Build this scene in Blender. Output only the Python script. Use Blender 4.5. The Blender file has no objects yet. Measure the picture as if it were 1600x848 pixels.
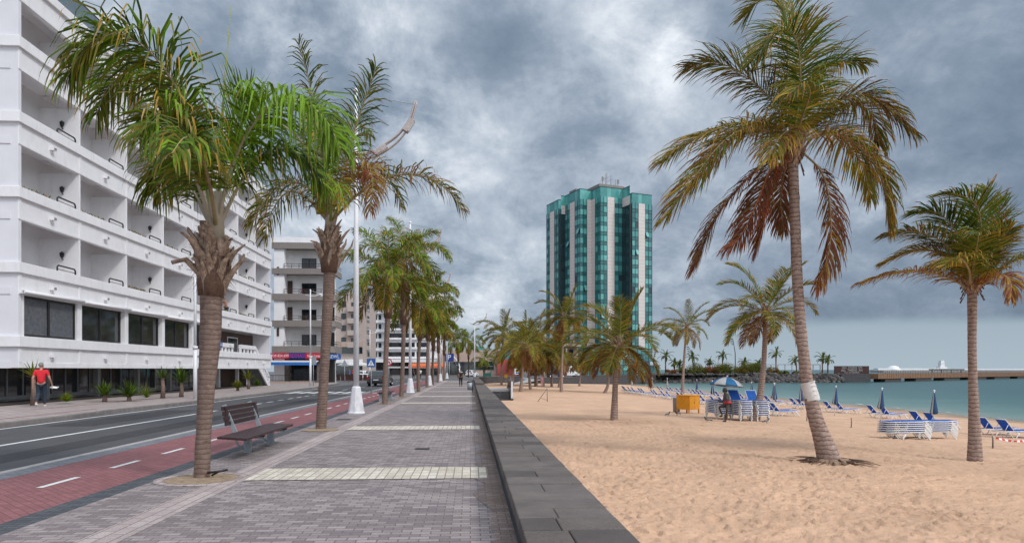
import bpy, bmesh, math, random
from mathutils import Vector, Matrix, noise
R = math.radians
SC = bpy.context.scene
COL = SC.collection
# ------------------------------------------------------------------ survey of the place: camera and its rays
FPX, VPX, HY, EYE = 1067.0, 735.0, 577.0, 1.65
TH = math.atan((800 - VPX) / FPX)
CT, ST = math.cos(TH), math.sin(TH)
CAM = Vector((0, 0, EYE))
def ray(px, py):
    xc = (px - 800) / FPX
    return Vector((ST + xc * CT, CT - xc * ST, (HY - py) / FPX))
def at_d(px, py, d): return CAM + ray(px, py) * d
def at_z(px, py, z):
    r = ray(px, py); return CAM + r * ((z - EYE) / r.z)
def at_y(px, py, Y):
    r = ray(px, py); return CAM + r * (Y / r.y)
def flat(px, d, z=0.0):
    p = at_d(px, HY, d); p.z = z; return p
def sand_z(x, y):
    b = -0.90 - 0.036 * max(0.0, x - 8.0)
    if x > 41: b -= 0.10 * (x - 41)
    k = min(1.0, max(0.0, (y - 90) / 45.0))
    if x < 16: b += 0.22 * k * (1 - x / 16)
    return b
def at_sand(px, py):
    z = -1.0
    for _ in range(12):
        p = at_z(px, py, z); z = sand_z(p.x, p.y)
    return p
# ------------------------------------------------------------------ mesh builder
ORG = {}
class MB:
    def __init__(s): s.v, s.f, s.m, s.s = [], [], [], []
    def face(s, pts, m=0, sm=False):
        n = len(s.v); s.v.extend(Vector(p) for p in pts)
        s.f.append(tuple(range(n, n + len(pts)))); s.m.append(m); s.s.append(sm)
    def idx(s, f, m=0, sm=False): s.f.append(tuple(f)); s.m.append(m); s.s.append(sm)
    def box(s, x0, x1, y0, y1, z0, z1, m=0):
        if x0 > x1: x0, x1 = x1, x0
        if y0 > y1: y0, y1 = y1, y0
        n = len(s.v)
        s.v.extend(Vector(p) for p in ((x0,y0,z0),(x1,y0,z0),(x1,y1,z0),(x0,y1,z0),(x0,y0,z1),(x1,y0,z1),(x1,y1,z1),(x0,y1,z1)))
        for f in ((0,3,2,1),(4,5,6,7),(0,1,5,4),(1,2,6,5),(2,3,7,6),(3,0,4,7)): s.idx([n + i for i in f], m)
    def obox(s, c, ax, ay, az, m=0):
        c, ax, ay, az = Vector(c), Vector(ax), Vector(ay), Vector(az); n = len(s.v)
        for k in ((-1,-1,-1),(1,-1,-1),(1,1,-1),(-1,1,-1),(-1,-1,1),(1,-1,1),(1,1,1),(-1,1,1)):
            s.v.append(c + ax*k[0] + ay*k[1] + az*k[2])
        for f in ((0,3,2,1),(4,5,6,7),(0,1,5,4),(1,2,6,5),(2,3,7,6),(3,0,4,7)): s.idx([n + i for i in f], m)
    def bar(s, p, q, w, h, m=0, up=(0,0,1)):
        p, q, up = Vector(p), Vector(q), Vector(up); t = q - p; L = t.length
        if L < 1e-6: return
        t /= L; sd = t.cross(up)
        if sd.length < 1e-4: sd = t.cross(Vector((1,0,0)))
        sd.normalize(); u = sd.cross(t)
        s.obox((p+q)/2, t*L/2, sd*w/2, u*h/2, m)
    def tube(s, pts, rad, n=8, m=0, caps=True, sm=True, jit=None):
        pts = [Vector(p) for p in pts]
        if not isinstance(rad, (list, tuple)): rad = [rad]*len(pts)
        base = len(s.v); ref = None
        for i, p in enumerate(pts):
            t = (pts[min(i+1,len(pts)-1)] - pts[max(i-1,0)]).normalized()
            if ref is None:
                ref = t.cross(Vector((0,1,0)))
                if ref.length < .1: ref = t.cross(Vector((1,0,0)))
            ref = (ref - t*ref.dot(t)).normalized(); b = t.cross(ref)
            for k in range(n):
                a = 2*math.pi*k/n; r = rad[i]*(jit(i,k) if jit else 1)
                s.v.append(p + (ref*math.cos(a) + b*math.sin(a))*r)
        for i in range(len(pts)-1):
            for k in range(n):
                k2 = (k+1) % n
                s.idx((base+i*n+k, base+i*n+k2, base+(i+1)*n+k2, base+(i+1)*n+k), m, sm)
        if caps:
            s.idx([base+k for k in range(n-1,-1,-1)], m); e = base+(len(pts)-1)*n
            s.idx([e+k for k in range(n)], m)
    def lathe(s, prof, n=16, m=0, c=(0,0,0), sm=True, mf=None, rf=None):
        c = Vector(c); base = len(s.v)
        for i, (r, z) in enumerate(prof):
            for k in range(n):
                a = 2*math.pi*k/n; rr = r*(rf(i,k) if rf else 1)
                s.v.append(c + Vector((rr*math.cos(a), rr*math.sin(a), z)))
        for i in range(len(prof)-1):
            for k in range(n):
                k2 = (k+1) % n
                s.idx((base+i*n+k, base+i*n+k2, base+(i+1)*n+k2, base+(i+1)*n+k), mf(i,k) if mf else m, sm)
    def prism(s, poly, z0, z1, m=0, mside=None):
        n = len(poly); b = len(s.v)
        s.v.extend(Vector((p[0],p[1],z0)) for p in poly); s.v.extend(Vector((p[0],p[1],z1)) for p in poly)
        s.idx([b+i for i in range(n-1,-1,-1)], m); s.idx([b+n+i for i in range(n)], m)
        for i in range(n):
            j = (i+1) % n; s.idx((b+i, b+j, b+n+j, b+n+i), m if mside is None else mside)
    def yzprism(s, poly, x0, x1, m=0):      # poly of (y,z), extruded along x
        n = len(poly); b = len(s.v)
        s.v.extend(Vector((x0,p[0],p[1])) for p in poly); s.v.extend(Vector((x1,p[0],p[1])) for p in poly)
        s.idx([b+i for i in range(n-1,-1,-1)], m); s.idx([b+n+i for i in range(n)], m)
        for i in range(n):
            j = (i+1) % n; s.idx((b+i, b+j, b+n+j, b+n+i), m)
    def ball(s, c, rx, ry, rz, n=12, k=8, m=0, f=None):
        c = Vector(c); base = len(s.v)
        for i in range(k+1):
            ph = math.pi*i/k
            for j in range(n):
                a = 2*math.pi*j/n
                d = Vector((math.sin(ph)*math.cos(a), math.sin(ph)*math.sin(a), -math.cos(ph)))
                q = f(d) if f else 1
                s.v.append(c + Vector((d.x*rx*q, d.y*ry*q, d.z*rz*q)))
        for i in range(k):
            for j in range(n):
                j2 = (j+1) % n
                s.idx((base+i*n+j, base+i*n+j2, base+(i+1)*n+j2, base+(i+1)*n+j), m, True)
    def xform(s, M):
        s.v = [M @ p for p in s.v]; return s
    def build(s, name, mats, parent=None, loc=None, local=False, bevel=0):
        org = Vector((0,0,0))
        if parent is not None: org = Vector(ORG.get(parent.name, (0,0,0))) if not local else org
        elif loc is not None: org = Vector(loc)
        me = bpy.data.meshes.new(name)
        me.from_pydata([tuple(p - org) for p in s.v], [], s.f)
        if not isinstance(mats, (list, tuple)): mats = [mats]
        for m in mats: me.materials.append(m)
        me.polygons.foreach_set('material_index', s.m)
        me.polygons.foreach_set('use_smooth', s.s)
        me.update()
        o = bpy.data.objects.new(name, me); COL.objects.link(o)
        if parent is not None: o.parent = parent; ORG[o.name] = tuple(org)
        elif loc is not None: o.location = org; ORG[o.name] = tuple(org)
        if bevel:
            b = o.modifiers.new('Bevel', 'BEVEL'); b.width = bevel; b.segments = 2; b.limit_method = 'ANGLE'; b.angle_limit = R(40)
        return o
def tag(o, label=None, cat=None, group=None, kind=None):
    if label: o['label'] = label
    if cat: o['category'] = cat
    if group: o['group'] = group
    if kind: o['kind'] = kind
    return o
def thing(name, label, cat, loc=(0,0,0), rz=0.0, group=None, zero=False):
    o = bpy.data.objects.new(name, None); COL.objects.link(o); o.empty_display_size = .2
    o.location = loc; o.rotation_euler = (0,0,rz)
    ORG[o.name] = (0,0,0) if zero else tuple(loc)
    return tag(o, label, cat, group)
def structure(o): o['kind'] = 'structure'; return o
KIDS = {}
def copy_tree(o, parent=None):
    c = o.copy(); COL.objects.link(c)
    if parent is not None: c.parent = parent
    for ch in list(o.children): copy_tree(ch, c)
    return c
def place(o, loc, rz=0.0, label=None, first=False, rx=0.0, ry=0.0):
    c = o if first else copy_tree(o)
    c.location = loc; c.rotation_euler = (rx, ry, rz)
    if label: c['label'] = label
    return c
def words(name, text, size, M, mat, parent, depth=.01, align='CENTER', sx=1.0):
    cu = bpy.data.curves.new(name, 'FONT'); cu.body = text; cu.size = size; cu.extrude = depth
    cu.align_x = align; cu.align_y = 'CENTER'
    cu.materials.append(mat)
    t = bpy.data.objects.new(name, cu); COL.objects.link(t); bpy.context.view_layer.update()
    me = bpy.data.meshes.new_from_object(t.evaluated_get(bpy.context.evaluated_depsgraph_get())); bpy.data.objects.remove(t); bpy.data.curves.remove(cu)
    o = bpy.data.objects.new(name, me); COL.objects.link(o); o.parent = parent
    o.matrix_local = M @ Matrix.Diagonal((sx,1,1,1)); return o
# ------------------------------------------------------------------ materials
def S(r, g, b):
    f = lambda c: (c/255/12.92) if c/255 <= .04045 else ((c/255+.055)/1.055)**2.4
    return (f(r), f(g), f(b))
def nt(m): m.use_nodes = True; t = m.node_tree; return t, t.nodes, t.links
def mat(name, col, rough=.7, var=.15, vs=3.0, bump=0.0, bs=40.0, metal=0.0, spec=.4, col2=None, stain=None, detail=6, coat=0.0, transl=0.0):
    m = bpy.data.materials.new(name); t, N, L = nt(m); N.clear()
    out = N.new('ShaderNodeOutputMaterial'); p = N.new('ShaderNodeBsdfPrincipled')
    p.inputs['Roughness'].default_value = rough; p.inputs['Metallic'].default_value = metal
    p.inputs['Specular IOR Level'].default_value = spec; p.inputs['Coat Weight'].default_value = coat
    L.new(p.outputs[0], out.inputs[0])
    tc = N.new('ShaderNodeTexCoord'); nz = N.new('ShaderNodeTexNoise')
    nz.inputs['Scale'].default_value = vs; nz.inputs['Detail'].default_value = detail; nz.inputs['Roughness'].default_value = .6
    L.new(tc.outputs['Object'], nz.inputs['Vector'])
    mr = N.new('ShaderNodeMapRange'); mr.inputs[1].default_value = .3; mr.inputs[2].default_value = .7
    L.new(nz.outputs['Fac'], mr.inputs[0])
    mx = N.new('ShaderNodeMix'); mx.data_type = 'RGBA'
    a = tuple(c*(1-var) for c in col); b = tuple(min(1,c*(1+var)) for c in (col2 or col))
    mx.inputs[6].default_value = (*a,1); mx.inputs[7].default_value = (*b,1)
    L.new(mr.outputs[0], mx.inputs[0]); cout = mx.outputs[2]
    if stain:
        sc, amt, scol = stain
        n2 = N.new('ShaderNodeTexNoise'); n2.inputs['Scale'].default_value = sc; n2.inputs['Detail'].default_value = 8; n2.inputs['Roughness'].default_value = .7
        mp = N.new('ShaderNodeMapping'); mp.inputs['Scale'].default_value = (1,1,.25)
        L.new(tc.outputs['Object'], mp.inputs[0]); L.new(mp.outputs[0], n2.inputs['Vector'])
        m2 = N.new('ShaderNodeMapRange'); m2.inputs[1].default_value = .52; m2.inputs[2].default_value = .75; m2.inputs[4].default_value = amt
        L.new(n2.outputs['Fac'], m2.inputs[0])
        mx2 = N.new('ShaderNodeMix'); mx2.data_type = 'RGBA'; L.new(m2.outputs[0], mx2.inputs[0]); L.new(cout, mx2.inputs[6])
        mx2.inputs[7].default_value = (*scol,1); cout = mx2.outputs[2]
    L.new(cout, p.inputs['Base Color'])
    if bump:
        nb = N.new('ShaderNodeTexNoise'); nb.inputs['Scale'].default_value = bs; nb.inputs['Detail'].default_value = 5
        L.new(tc.outputs['Object'], nb.inputs['Vector'])
        bp = N.new('ShaderNodeBump'); bp.inputs['Strength'].default_value = bump; bp.inputs['Distance'].default_value = .02
        L.new(nb.outputs['Fac'], bp.inputs['Height']); L.new(bp.outputs[0], p.inputs['Normal'])
    if transl:
        tr = N.new('ShaderNodeBsdfTranslucent'); L.new(cout, tr.inputs['Color'])
        ms = N.new('ShaderNodeMixShader'); ms.inputs[0].default_value = transl
        L.new(p.outputs[0], ms.inputs[1]); L.new(tr.outputs[0], ms.inputs[2]); L.new(ms.outputs[0], out.inputs[0])
    return m
def brick(name, c1, c2, mortar, bw, bh, ms=.006, rot=0.0, rough=.75, off=.5, dirt=.25, dcol=(.05,.045,.045), big=.25, squash=1.0, bump=.5, dscale=.5):
    m = bpy.data.materials.new(name); t, N, L = nt(m); N.clear()
    out = N.new('ShaderNodeOutputMaterial'); p = N.new('ShaderNodeBsdfPrincipled'); p.inputs['Roughness'].default_value = rough
    p.inputs['Specular IOR Level'].default_value = .35
    L.new(p.outputs[0], out.inputs[0])
    tc = N.new('ShaderNodeTexCoord'); mp = N.new('ShaderNodeMapping'); mp.inputs['Rotation'].default_value = (0,0,rot)
    L.new(tc.outputs['Object'], mp.inputs[0])
    b = N.new('ShaderNodeTexBrick'); b.offset = off; b.squash = squash
    b.inputs['Scale'].default_value = 1; b.inputs['Mortar Size'].default_value = ms; b.inputs['Mortar Smooth'].default_value = .3
    b.inputs['Brick Width'].default_value = bw; b.inputs['Row Height'].default_value = bh; b.inputs['Bias'].default_value = -.1
    b.inputs['Color1'].default_value = (*c1,1); b.inputs['Color2'].default_value = (*c2,1); b.inputs['Mortar'].default_value = (*mortar,1)
    L.new(mp.outputs[0], b.inputs['Vector'])
    n1 = N.new('ShaderNodeTexNoise'); n1.inputs['Scale'].default_value = dscale; n1.inputs['Detail'].default_value = 8; n1.inputs['Roughness'].default_value = .65
    L.new(tc.outputs['Object'], n1.inputs['Vector'])
    m1 = N.new('ShaderNodeMapRange'); m1.inputs[1].default_value = .45; m1.inputs[2].default_value = .75; m1.inputs[4].default_value = dirt
    L.new(n1.outputs['Fac'], m1.inputs[0])
    x1 = N.new('ShaderNodeMix'); x1.data_type = 'RGBA'; L.new(m1.outputs[0], x1.inputs[0]); L.new(b.outputs['Color'], x1.inputs[6]); x1.inputs[7].default_value = (*dcol,1)
    n2 = N.new('ShaderNodeTexNoise'); n2.inputs['Scale'].default_value = 60; n2.inputs['Detail'].default_value = 3
    L.new(tc.outputs['Object'], n2.inputs['Vector'])
    m2 = N.new('ShaderNodeMapRange'); m2.inputs[1].default_value = .3; m2.inputs[2].default_value = .7; m2.inputs[3].default_value = 1-big; m2.inputs[4].default_value = 1+big
    L.new(n2.outputs['Fac'], m2.inputs[0])
    vm = N.new('ShaderNodeVectorMath'); vm.operation = 'SCALE'; L.new(x1.outputs[2], vm.inputs[0]); L.new(m2.outputs[0], vm.inputs['Scale'])
    L.new(vm.outputs[0], p.inputs['Base Color'])
    inv = N.new('ShaderNodeMath'); inv.operation = 'MULTIPLY_ADD'; inv.inputs[1].default_value = -1; L.new(b.outputs['Fac'], inv.inputs[0])
    L.new(m2.outputs[0], inv.inputs[2])
    bp = N.new('ShaderNodeBump'); bp.inputs['Strength'].default_value = bump; bp.inputs['Distance'].default_value = .006
    L.new(inv.outputs[0], bp.inputs['Height']); L.new(bp.outputs[0], p.inputs['Normal'])
    return m
M = {}
M['white'] = mat('white_paint', (.74,.725,.735), .6, .05, 1.2, .12, 30, stain=(3.6,.42,(.50,.47,.46)))
M['white2'] = mat('white_render', (.79,.78,.79), .7, .06, .8, .1, 20, stain=(.8,.30,(.50,.47,.47)))
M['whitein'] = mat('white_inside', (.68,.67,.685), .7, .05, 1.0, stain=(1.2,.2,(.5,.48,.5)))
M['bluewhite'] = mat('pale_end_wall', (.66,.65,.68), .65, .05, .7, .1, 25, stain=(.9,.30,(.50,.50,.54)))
M['black'] = mat('black_paint', (.015,.015,.017), .4, .2)
M['darkframe'] = mat('dark_frame', (.02,.018,.018), .4, .2)
M['glass'] = mat('dark_glass', (.018,.022,.026), .06, .5, 1.5, spec=.8)
M['curtain'] = mat('grey_curtain', (.10,.105,.115), .5, .35, 6)
M['glassbal'] = mat('tinted_balustrade', (.12,.16,.18), .08, .1, spec=.8)
M['pole'] = mat('white_pole', (.68,.68,.70), .45, .06, 4, stain=(5,.4,(.40,.35,.32)))
M['concrete_w'] = mat('white_concrete', (.66,.65,.67), .8, .1, 5, .3, 30, stain=(6,.6,(.36,.31,.28)))
M['steel'] = mat('galvanised_steel', (.42,.44,.46), .4, .15, 8, metal=.7)
M['galv'] = mat('grey_painted_steel', (.30,.33,.35), .5, .15, 8, metal=.2)
M['wood'] = mat('dark_red_wood', (.045,.022,.022), .5, .35, 20, .2, 60)
M['asphalt'] = mat('asphalt', (.072,.070,.073), .85, .16, 1.2, .5, 150, stain=(.35,.35,(.034,.033,.036)))
M['ground'] = mat('plaza_asphalt', (.12,.115,.115), .85, .2, .3, .3, 60)
M['paint'] = mat('road_paint', (.62,.62,.60), .7, .12, 6, stain=(9,.6,(.22,.21,.21)))
M['kerb'] = mat('kerb_stone', (.20,.175,.165), .8, .2, 3, .4, 40)
M['kerb_l'] = mat('pale_kerb', (.33,.31,.30), .8, .15, 3, .3, 40)
M['pave'] = brick('promenade_pavers', (.185,.155,.158), (.37,.315,.305), (.12,.092,.08), .20, .10, .007, dirt=.55, dcol=(.15,.12,.115))
M['pave_r'] = brick('rusty_pavers', (.185,.145,.135), (.31,.245,.22), (.13,.085,.06), .20, .10, .007, dirt=.8, dcol=(.16,.10,.075), dscale=1.6)
M['pave_l'] = brick('pale_edge_pavers', (.36,.29,.275), (.44,.37,.35), (.16,.13,.12), .30, .15, .008, rot=R(90), dirt=.35, dcol=(.2,.165,.16))
M['yellow'] = brick('cream_pavers', (.52,.46,.38), (.70,.64,.55), (.24,.185,.135), .26, .13, .009, off=0, rot=R(90), rough=.7, dirt=.55, dcol=(.32,.275,.20), dscale=2.0)
M['cycle'] = brick('red_cycle_pavers', (.215,.082,.086), (.275,.110,.112), (.12,.05,.053), .20, .10, .006, rot=R(45), dirt=.5, dcol=(.175,.062,.066))
M['slate'] = brick('dark_strip_pavers', (.055,.06,.07), (.10,.105,.115), (.03,.03,.033), .2, .1, .008, dirt=.35, dcol=(.05,.05,.055))
M['slate_l'] = brick('grey_strip_pavers', (.14,.155,.17), (.21,.22,.24), (.07,.07,.08), .2, .1, .008, dirt=.3, dcol=(.1,.1,.11))
M['pave_far'] = brick('far_pavement_tiles', (.30,.245,.225), (.37,.315,.295), (.20,.165,.155), .4, .4, .02, off=0, rot=R(45), dirt=.55, dcol=(.215,.18,.17))
M['redtile'] = mat('red_tile_strip', (.25,.085,.085), .8, .2, 4)
M['stone'] = mat('basalt_masonry', (.060,.056,.058), .85, .4, 4, .8, 18, stain=(3,.4,(.12,.11,.11)))
M['pink_stone'] = mat('reddish_stone', (.16,.135,.125), .85, .25, 3, .5, 25)
M['rubber'] = mat('tyre_rubber', (.012,.012,.012), .8, .2)
M['chrome'] = mat('alloy', (.5,.5,.52), .3, .1, metal=.8)
M['carwhite'] = mat('white_car_paint', (.70,.70,.71), .3, .03, coat=.5)
M['cargrey'] = mat('dark_grey_car_paint', (.045,.05,.056), .25, .08, coat=.8)
M['redlamp'] = mat('red_lamp', (.35,.02,.02), .25, .1)
M['lampglass'] = mat('lamp_glass', (.6,.6,.58), .15, .05)
M['sign_blue'] = mat('sign_blue', (.02,.10,.34), .4, .05)
M['sign_navy'] = mat('sign_navy', (.025,.045,.22), .4, .05)
M['sign_red'] = mat('sign_red', (.52,.03,.06), .4, .05)
M['sign_white'] = mat('sign_white', (.75,.75,.75), .4, .03)
M['awn_blue'] = mat('blue_awning', (.03,.16,.50), .6, .08)
M['fab_blue'] = mat('blue_sling_fabric', (.03,.165,.58), .75, .18, 4, .2, 200, transl=.4)
M['fab_blue2'] = mat('blue_parasol_fabric', (.03,.19,.42), .7, .12, 4, transl=.2)
M['fab_navy'] = mat('dark_blue_parasol_fabric', (.025,.075,.18), .75, .2, 6)
M['fab_white'] = mat('white_parasol_fabric', (.66,.65,.64), .75, .08, 4, transl=.2)
M['fab_grey'] = mat('grey_parasol_fabric', (.34,.33,.33), .8, .12, 4)
M['plastic'] = mat('white_plastic', (.70,.70,.69), .4, .06, 6)
M['orange'] = mat('orange_paint', (.66,.27,.012), .5, .12, 3, .15, 20, stain=(3,.35,(.45,.17,.02)))
M['hay'] = mat('pit_sand', (.30,.215,.14), .9, .3, 12, .8, 60)
M['soil'] = mat('garden_soil', (.04,.03,.025), .9, .3, 6, .8, 30)
M['teal_l'] = mat('teal_pane_pale', (.12,.37,.345), .12, .2, .25, spec=.6)
M['teal_m'] = mat('teal_pane', (.055,.245,.235), .10, .25, .25, spec=.7)
M['teal_d'] = mat('teal_spandrel', (.027,.138,.14), .10, .25, .25, spec=.7)
M['teal_k'] = mat('dark_pane', (.012,.03,.036), .08, .3, .25, spec=.8)
M['mull'] = mat('teal_mullion', (.012,.06,.066), .4, .1)
M['towerstone'] = brick('tower_panels', (.56,.49,.47), (.60,.53,.51), (.38,.33,.32), 1.6, .95, .05, dirt=.12, dcol=(.4,.36,.35), big=.05, bump=.2)
M['beige'] = mat('beige_render', (.44,.36,.32), .8, .07, .4, .1, 10, stain=(.4,.25,(.33,.27,.24)))
M['pinkbeige'] = mat('pinkish_render', (.42,.31,.255), .8, .07, .4)
M['band'] = mat('grey_pebbledash', (.225,.20,.185), .85, .15, 8, .5, 60)
M['redwall'] = mat('red_wall', (.36,.075,.06), .75, .1, .5)
M['brownst'] = mat('brown_stone_cladding', (.075,.045,.035), .7, .4, 6, .4, 30)
M['grey'] = mat('mid_grey', (.22,.22,.225), .7, .1)
M['roofgrey'] = mat('flat_roof', (.25,.24,.24), .85, .1)
M['brownwin'] = mat('brown_shutter', (.06,.035,.028), .6, .2)
M['rust'] = mat('weathered_red_steel', (.048,.017,.015), .7, .3, 2)
M['deck'] = mat('pier_timber', (.26,.13,.065), .75, .3, 3, .3, 20)
M['deck_g'] = mat('grey_timber', (.17,.13,.115), .8, .3, 3, .3, 20)
M['rock'] = mat('boulder_basalt', (.042,.037,.036), .85, .5, .9, .9, 6, col2=(.08,.07,.066))
M['skin'] = mat('skin', (.42,.22,.15), .55, .08); M['skind'] = mat('dark_skin', (.05,.028,.02), .5, .1)
M['shirt_red'] = mat('red_cotton', (.56,.018,.028), .8, .12, 8); M['jeans'] = mat('dark_jeans', (.02,.035,.055), .8, .25, 10)
M['hair_g'] = mat('grey_hair', (.22,.21,.20), .7, .3, 60); M['hair_k'] = mat('black_hair', (.012,.01,.01), .6, .3, 60)
M['cloth_k'] = mat('black_cloth', (.012,.012,.014), .8, .2); M['cloth_g'] = mat('grey_cloth', (.075,.07,.072), .85, .15, 8)
M['cloth_r'] = mat('bright_red_cloth', (.60,.02,.03), .75, .1); M['cloth_w'] = mat('white_cloth', (.62,.59,.57), .85, .12, 8, .3, 25)
M['pink'] = mat('pink_cloth', (.55,.28,.30), .8, .1)
M['pigeon'] = mat('pigeon_feathers', (.05,.05,.055), .7, .4, 30)
M['green_k'] = mat('dark_green_paint', (.02,.10,.08), .5, .1)
# foliage
def leaf(name, col, var=.25): return mat(name, col, .55, var, 1.2, spec=.22, transl=.34, detail=2)
LF = [leaf('leaf_dark', (.045,.075,.012)), leaf('leaf_green', (.095,.150,.012)), leaf('leaf_bright', (.17,.30,.014)), leaf('leaf_olive', (.195,.165,.020)),
      leaf('leaf_ochre', (.38,.225,.026)), leaf('leaf_brown', (.19,.090,.038)), leaf('leaf_rust', (.25,.075,.034)), leaf('leaf_straw', (.42,.29,.12))]
DK, GR, BR, OL, OC, BN, RU, STR = range(8)
def trunkmat(name, c1, c2, c3, freq, dist=1.5):
    m = bpy.data.materials.new(name); t, N, L = nt(m); N.clear()
    out = N.new('ShaderNodeOutputMaterial'); p = N.new('ShaderNodeBsdfPrincipled'); p.inputs['Roughness'].default_value = .85
    p.inputs['Specular IOR Level'].default_value = .25; L.new(p.outputs[0], out.inputs[0])
    tc = N.new('ShaderNodeTexCoord'); w = N.new('ShaderNodeTexWave'); w.bands_direction = 'Z'; w.wave_profile = 'SAW'
    w.inputs['Scale'].default_value = freq; w.inputs['Distortion'].default_value = dist; w.inputs['Detail'].default_value = 4; w.inputs['Detail Scale'].default_value = 2.0
    L.new(tc.outputs['Object'], w.inputs['Vector'])
    n = N.new('ShaderNodeTexNoise'); n.inputs['Scale'].default_value = 9; n.inputs['Detail'].default_value = 8; n.inputs['Roughness'].default_value = .7
    L.new(tc.outputs['Object'], n.inputs['Vector'])
    cr = N.new('ShaderNodeValToRGB'); e = cr.color_ramp.elements
    e[0].position = .0; e[0].color = (*c3,1); e[1].position = 1; e[1].color = (*c2,1)
    k = e.new(.16); k.color = tuple((x+y)/2 for x, y in zip(c1,c3))+(1,); k = e.new(.30); k.color = (*c1,1)
    L.new(w.outputs['Fac'], cr.inputs[0])
    mr = N.new('ShaderNodeMapRange'); mr.inputs[1].default_value = .3; mr.inputs[2].default_value = .7; mr.inputs[3].default_value = .70; mr.inputs[4].default_value = 1.25
    L.new(n.outputs['Fac'], mr.inputs[0])
    n3 = N.new('ShaderNodeTexNoise'); n3.inputs['Scale'].default_value = 7; n3.inputs['Detail'].default_value = 4; mp3 = N.new('ShaderNodeMapping'); mp3.inputs['Scale'].default_value = (1,1,2.2); L.new(tc.outputs['Object'], mp3.inputs[0]); L.new(mp3.outputs[0], n3.inputs['Vector'])
    m3 = N.new('ShaderNodeMapRange'); m3.inputs[1].default_value = .60; m3.inputs[2].default_value = .68; m3.inputs[4].default_value = .75; L.new(n3.outputs['Fac'], m3.inputs[0])     # scattered dark scars
    x3 = N.new('ShaderNodeMix'); x3.data_type = 'RGBA'; L.new(m3.outputs[0], x3.inputs[0]); L.new(cr.outputs[0], x3.inputs[6]); x3.inputs[7].default_value = (*c3,1)
    vm = N.new('ShaderNodeVectorMath'); vm.operation = 'SCALE'; L.new(x3.outputs[2], vm.inputs[0]); L.new(mr.outputs[0], vm.inputs['Scale'])
    L.new(vm.outputs[0], p.inputs['Base Color'])
    ad = N.new('ShaderNodeMath'); ad.operation = 'MULTIPLY_ADD'; ad.inputs[1].default_value = .5; L.new(n.outputs['Fac'], ad.inputs[0]); L.new(w.outputs['Fac'], ad.inputs[2])
    bp = N.new('ShaderNodeBump'); bp.inputs['Strength'].default_value = .8; bp.inputs['Distance'].default_value = .02
    L.new(ad.outputs[0], bp.inputs['Height']); L.new(bp.outputs[0], p.inputs['Normal'])
    return m
M['trunk_q'] = trunkmat('queen_palm_bark', (.215,.147,.118), (.265,.19,.158), (.12,.077,.06), 4.2, 3.0)
M['trunk_c'] = trunkmat('coconut_palm_bark', (.31,.225,.19), (.39,.295,.255), (.12,.075,.058), 2.5, 4.5)
M['boot'] = mat('old_leaf_base', (.24,.145,.098), .85, .45, 10, .6, 40, col2=(.38,.27,.20)); M['fibre'] = mat('palm_fibre', (.13,.075,.05), .9, .4, 20)
M['rach'] = mat('leaf_stalk', (.32,.24,.12), .55, .2, 3); M['rach_g'] = mat('green_stalk', (.22,.24,.06), .5, .2, 3); M['rach_p'] = mat('pale_stalk', (.40,.33,.25), .6, .15, 3)
M['rach_o'] = mat('orange_stalk', (.50,.16,.045), .55, .15, 3)
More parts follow.
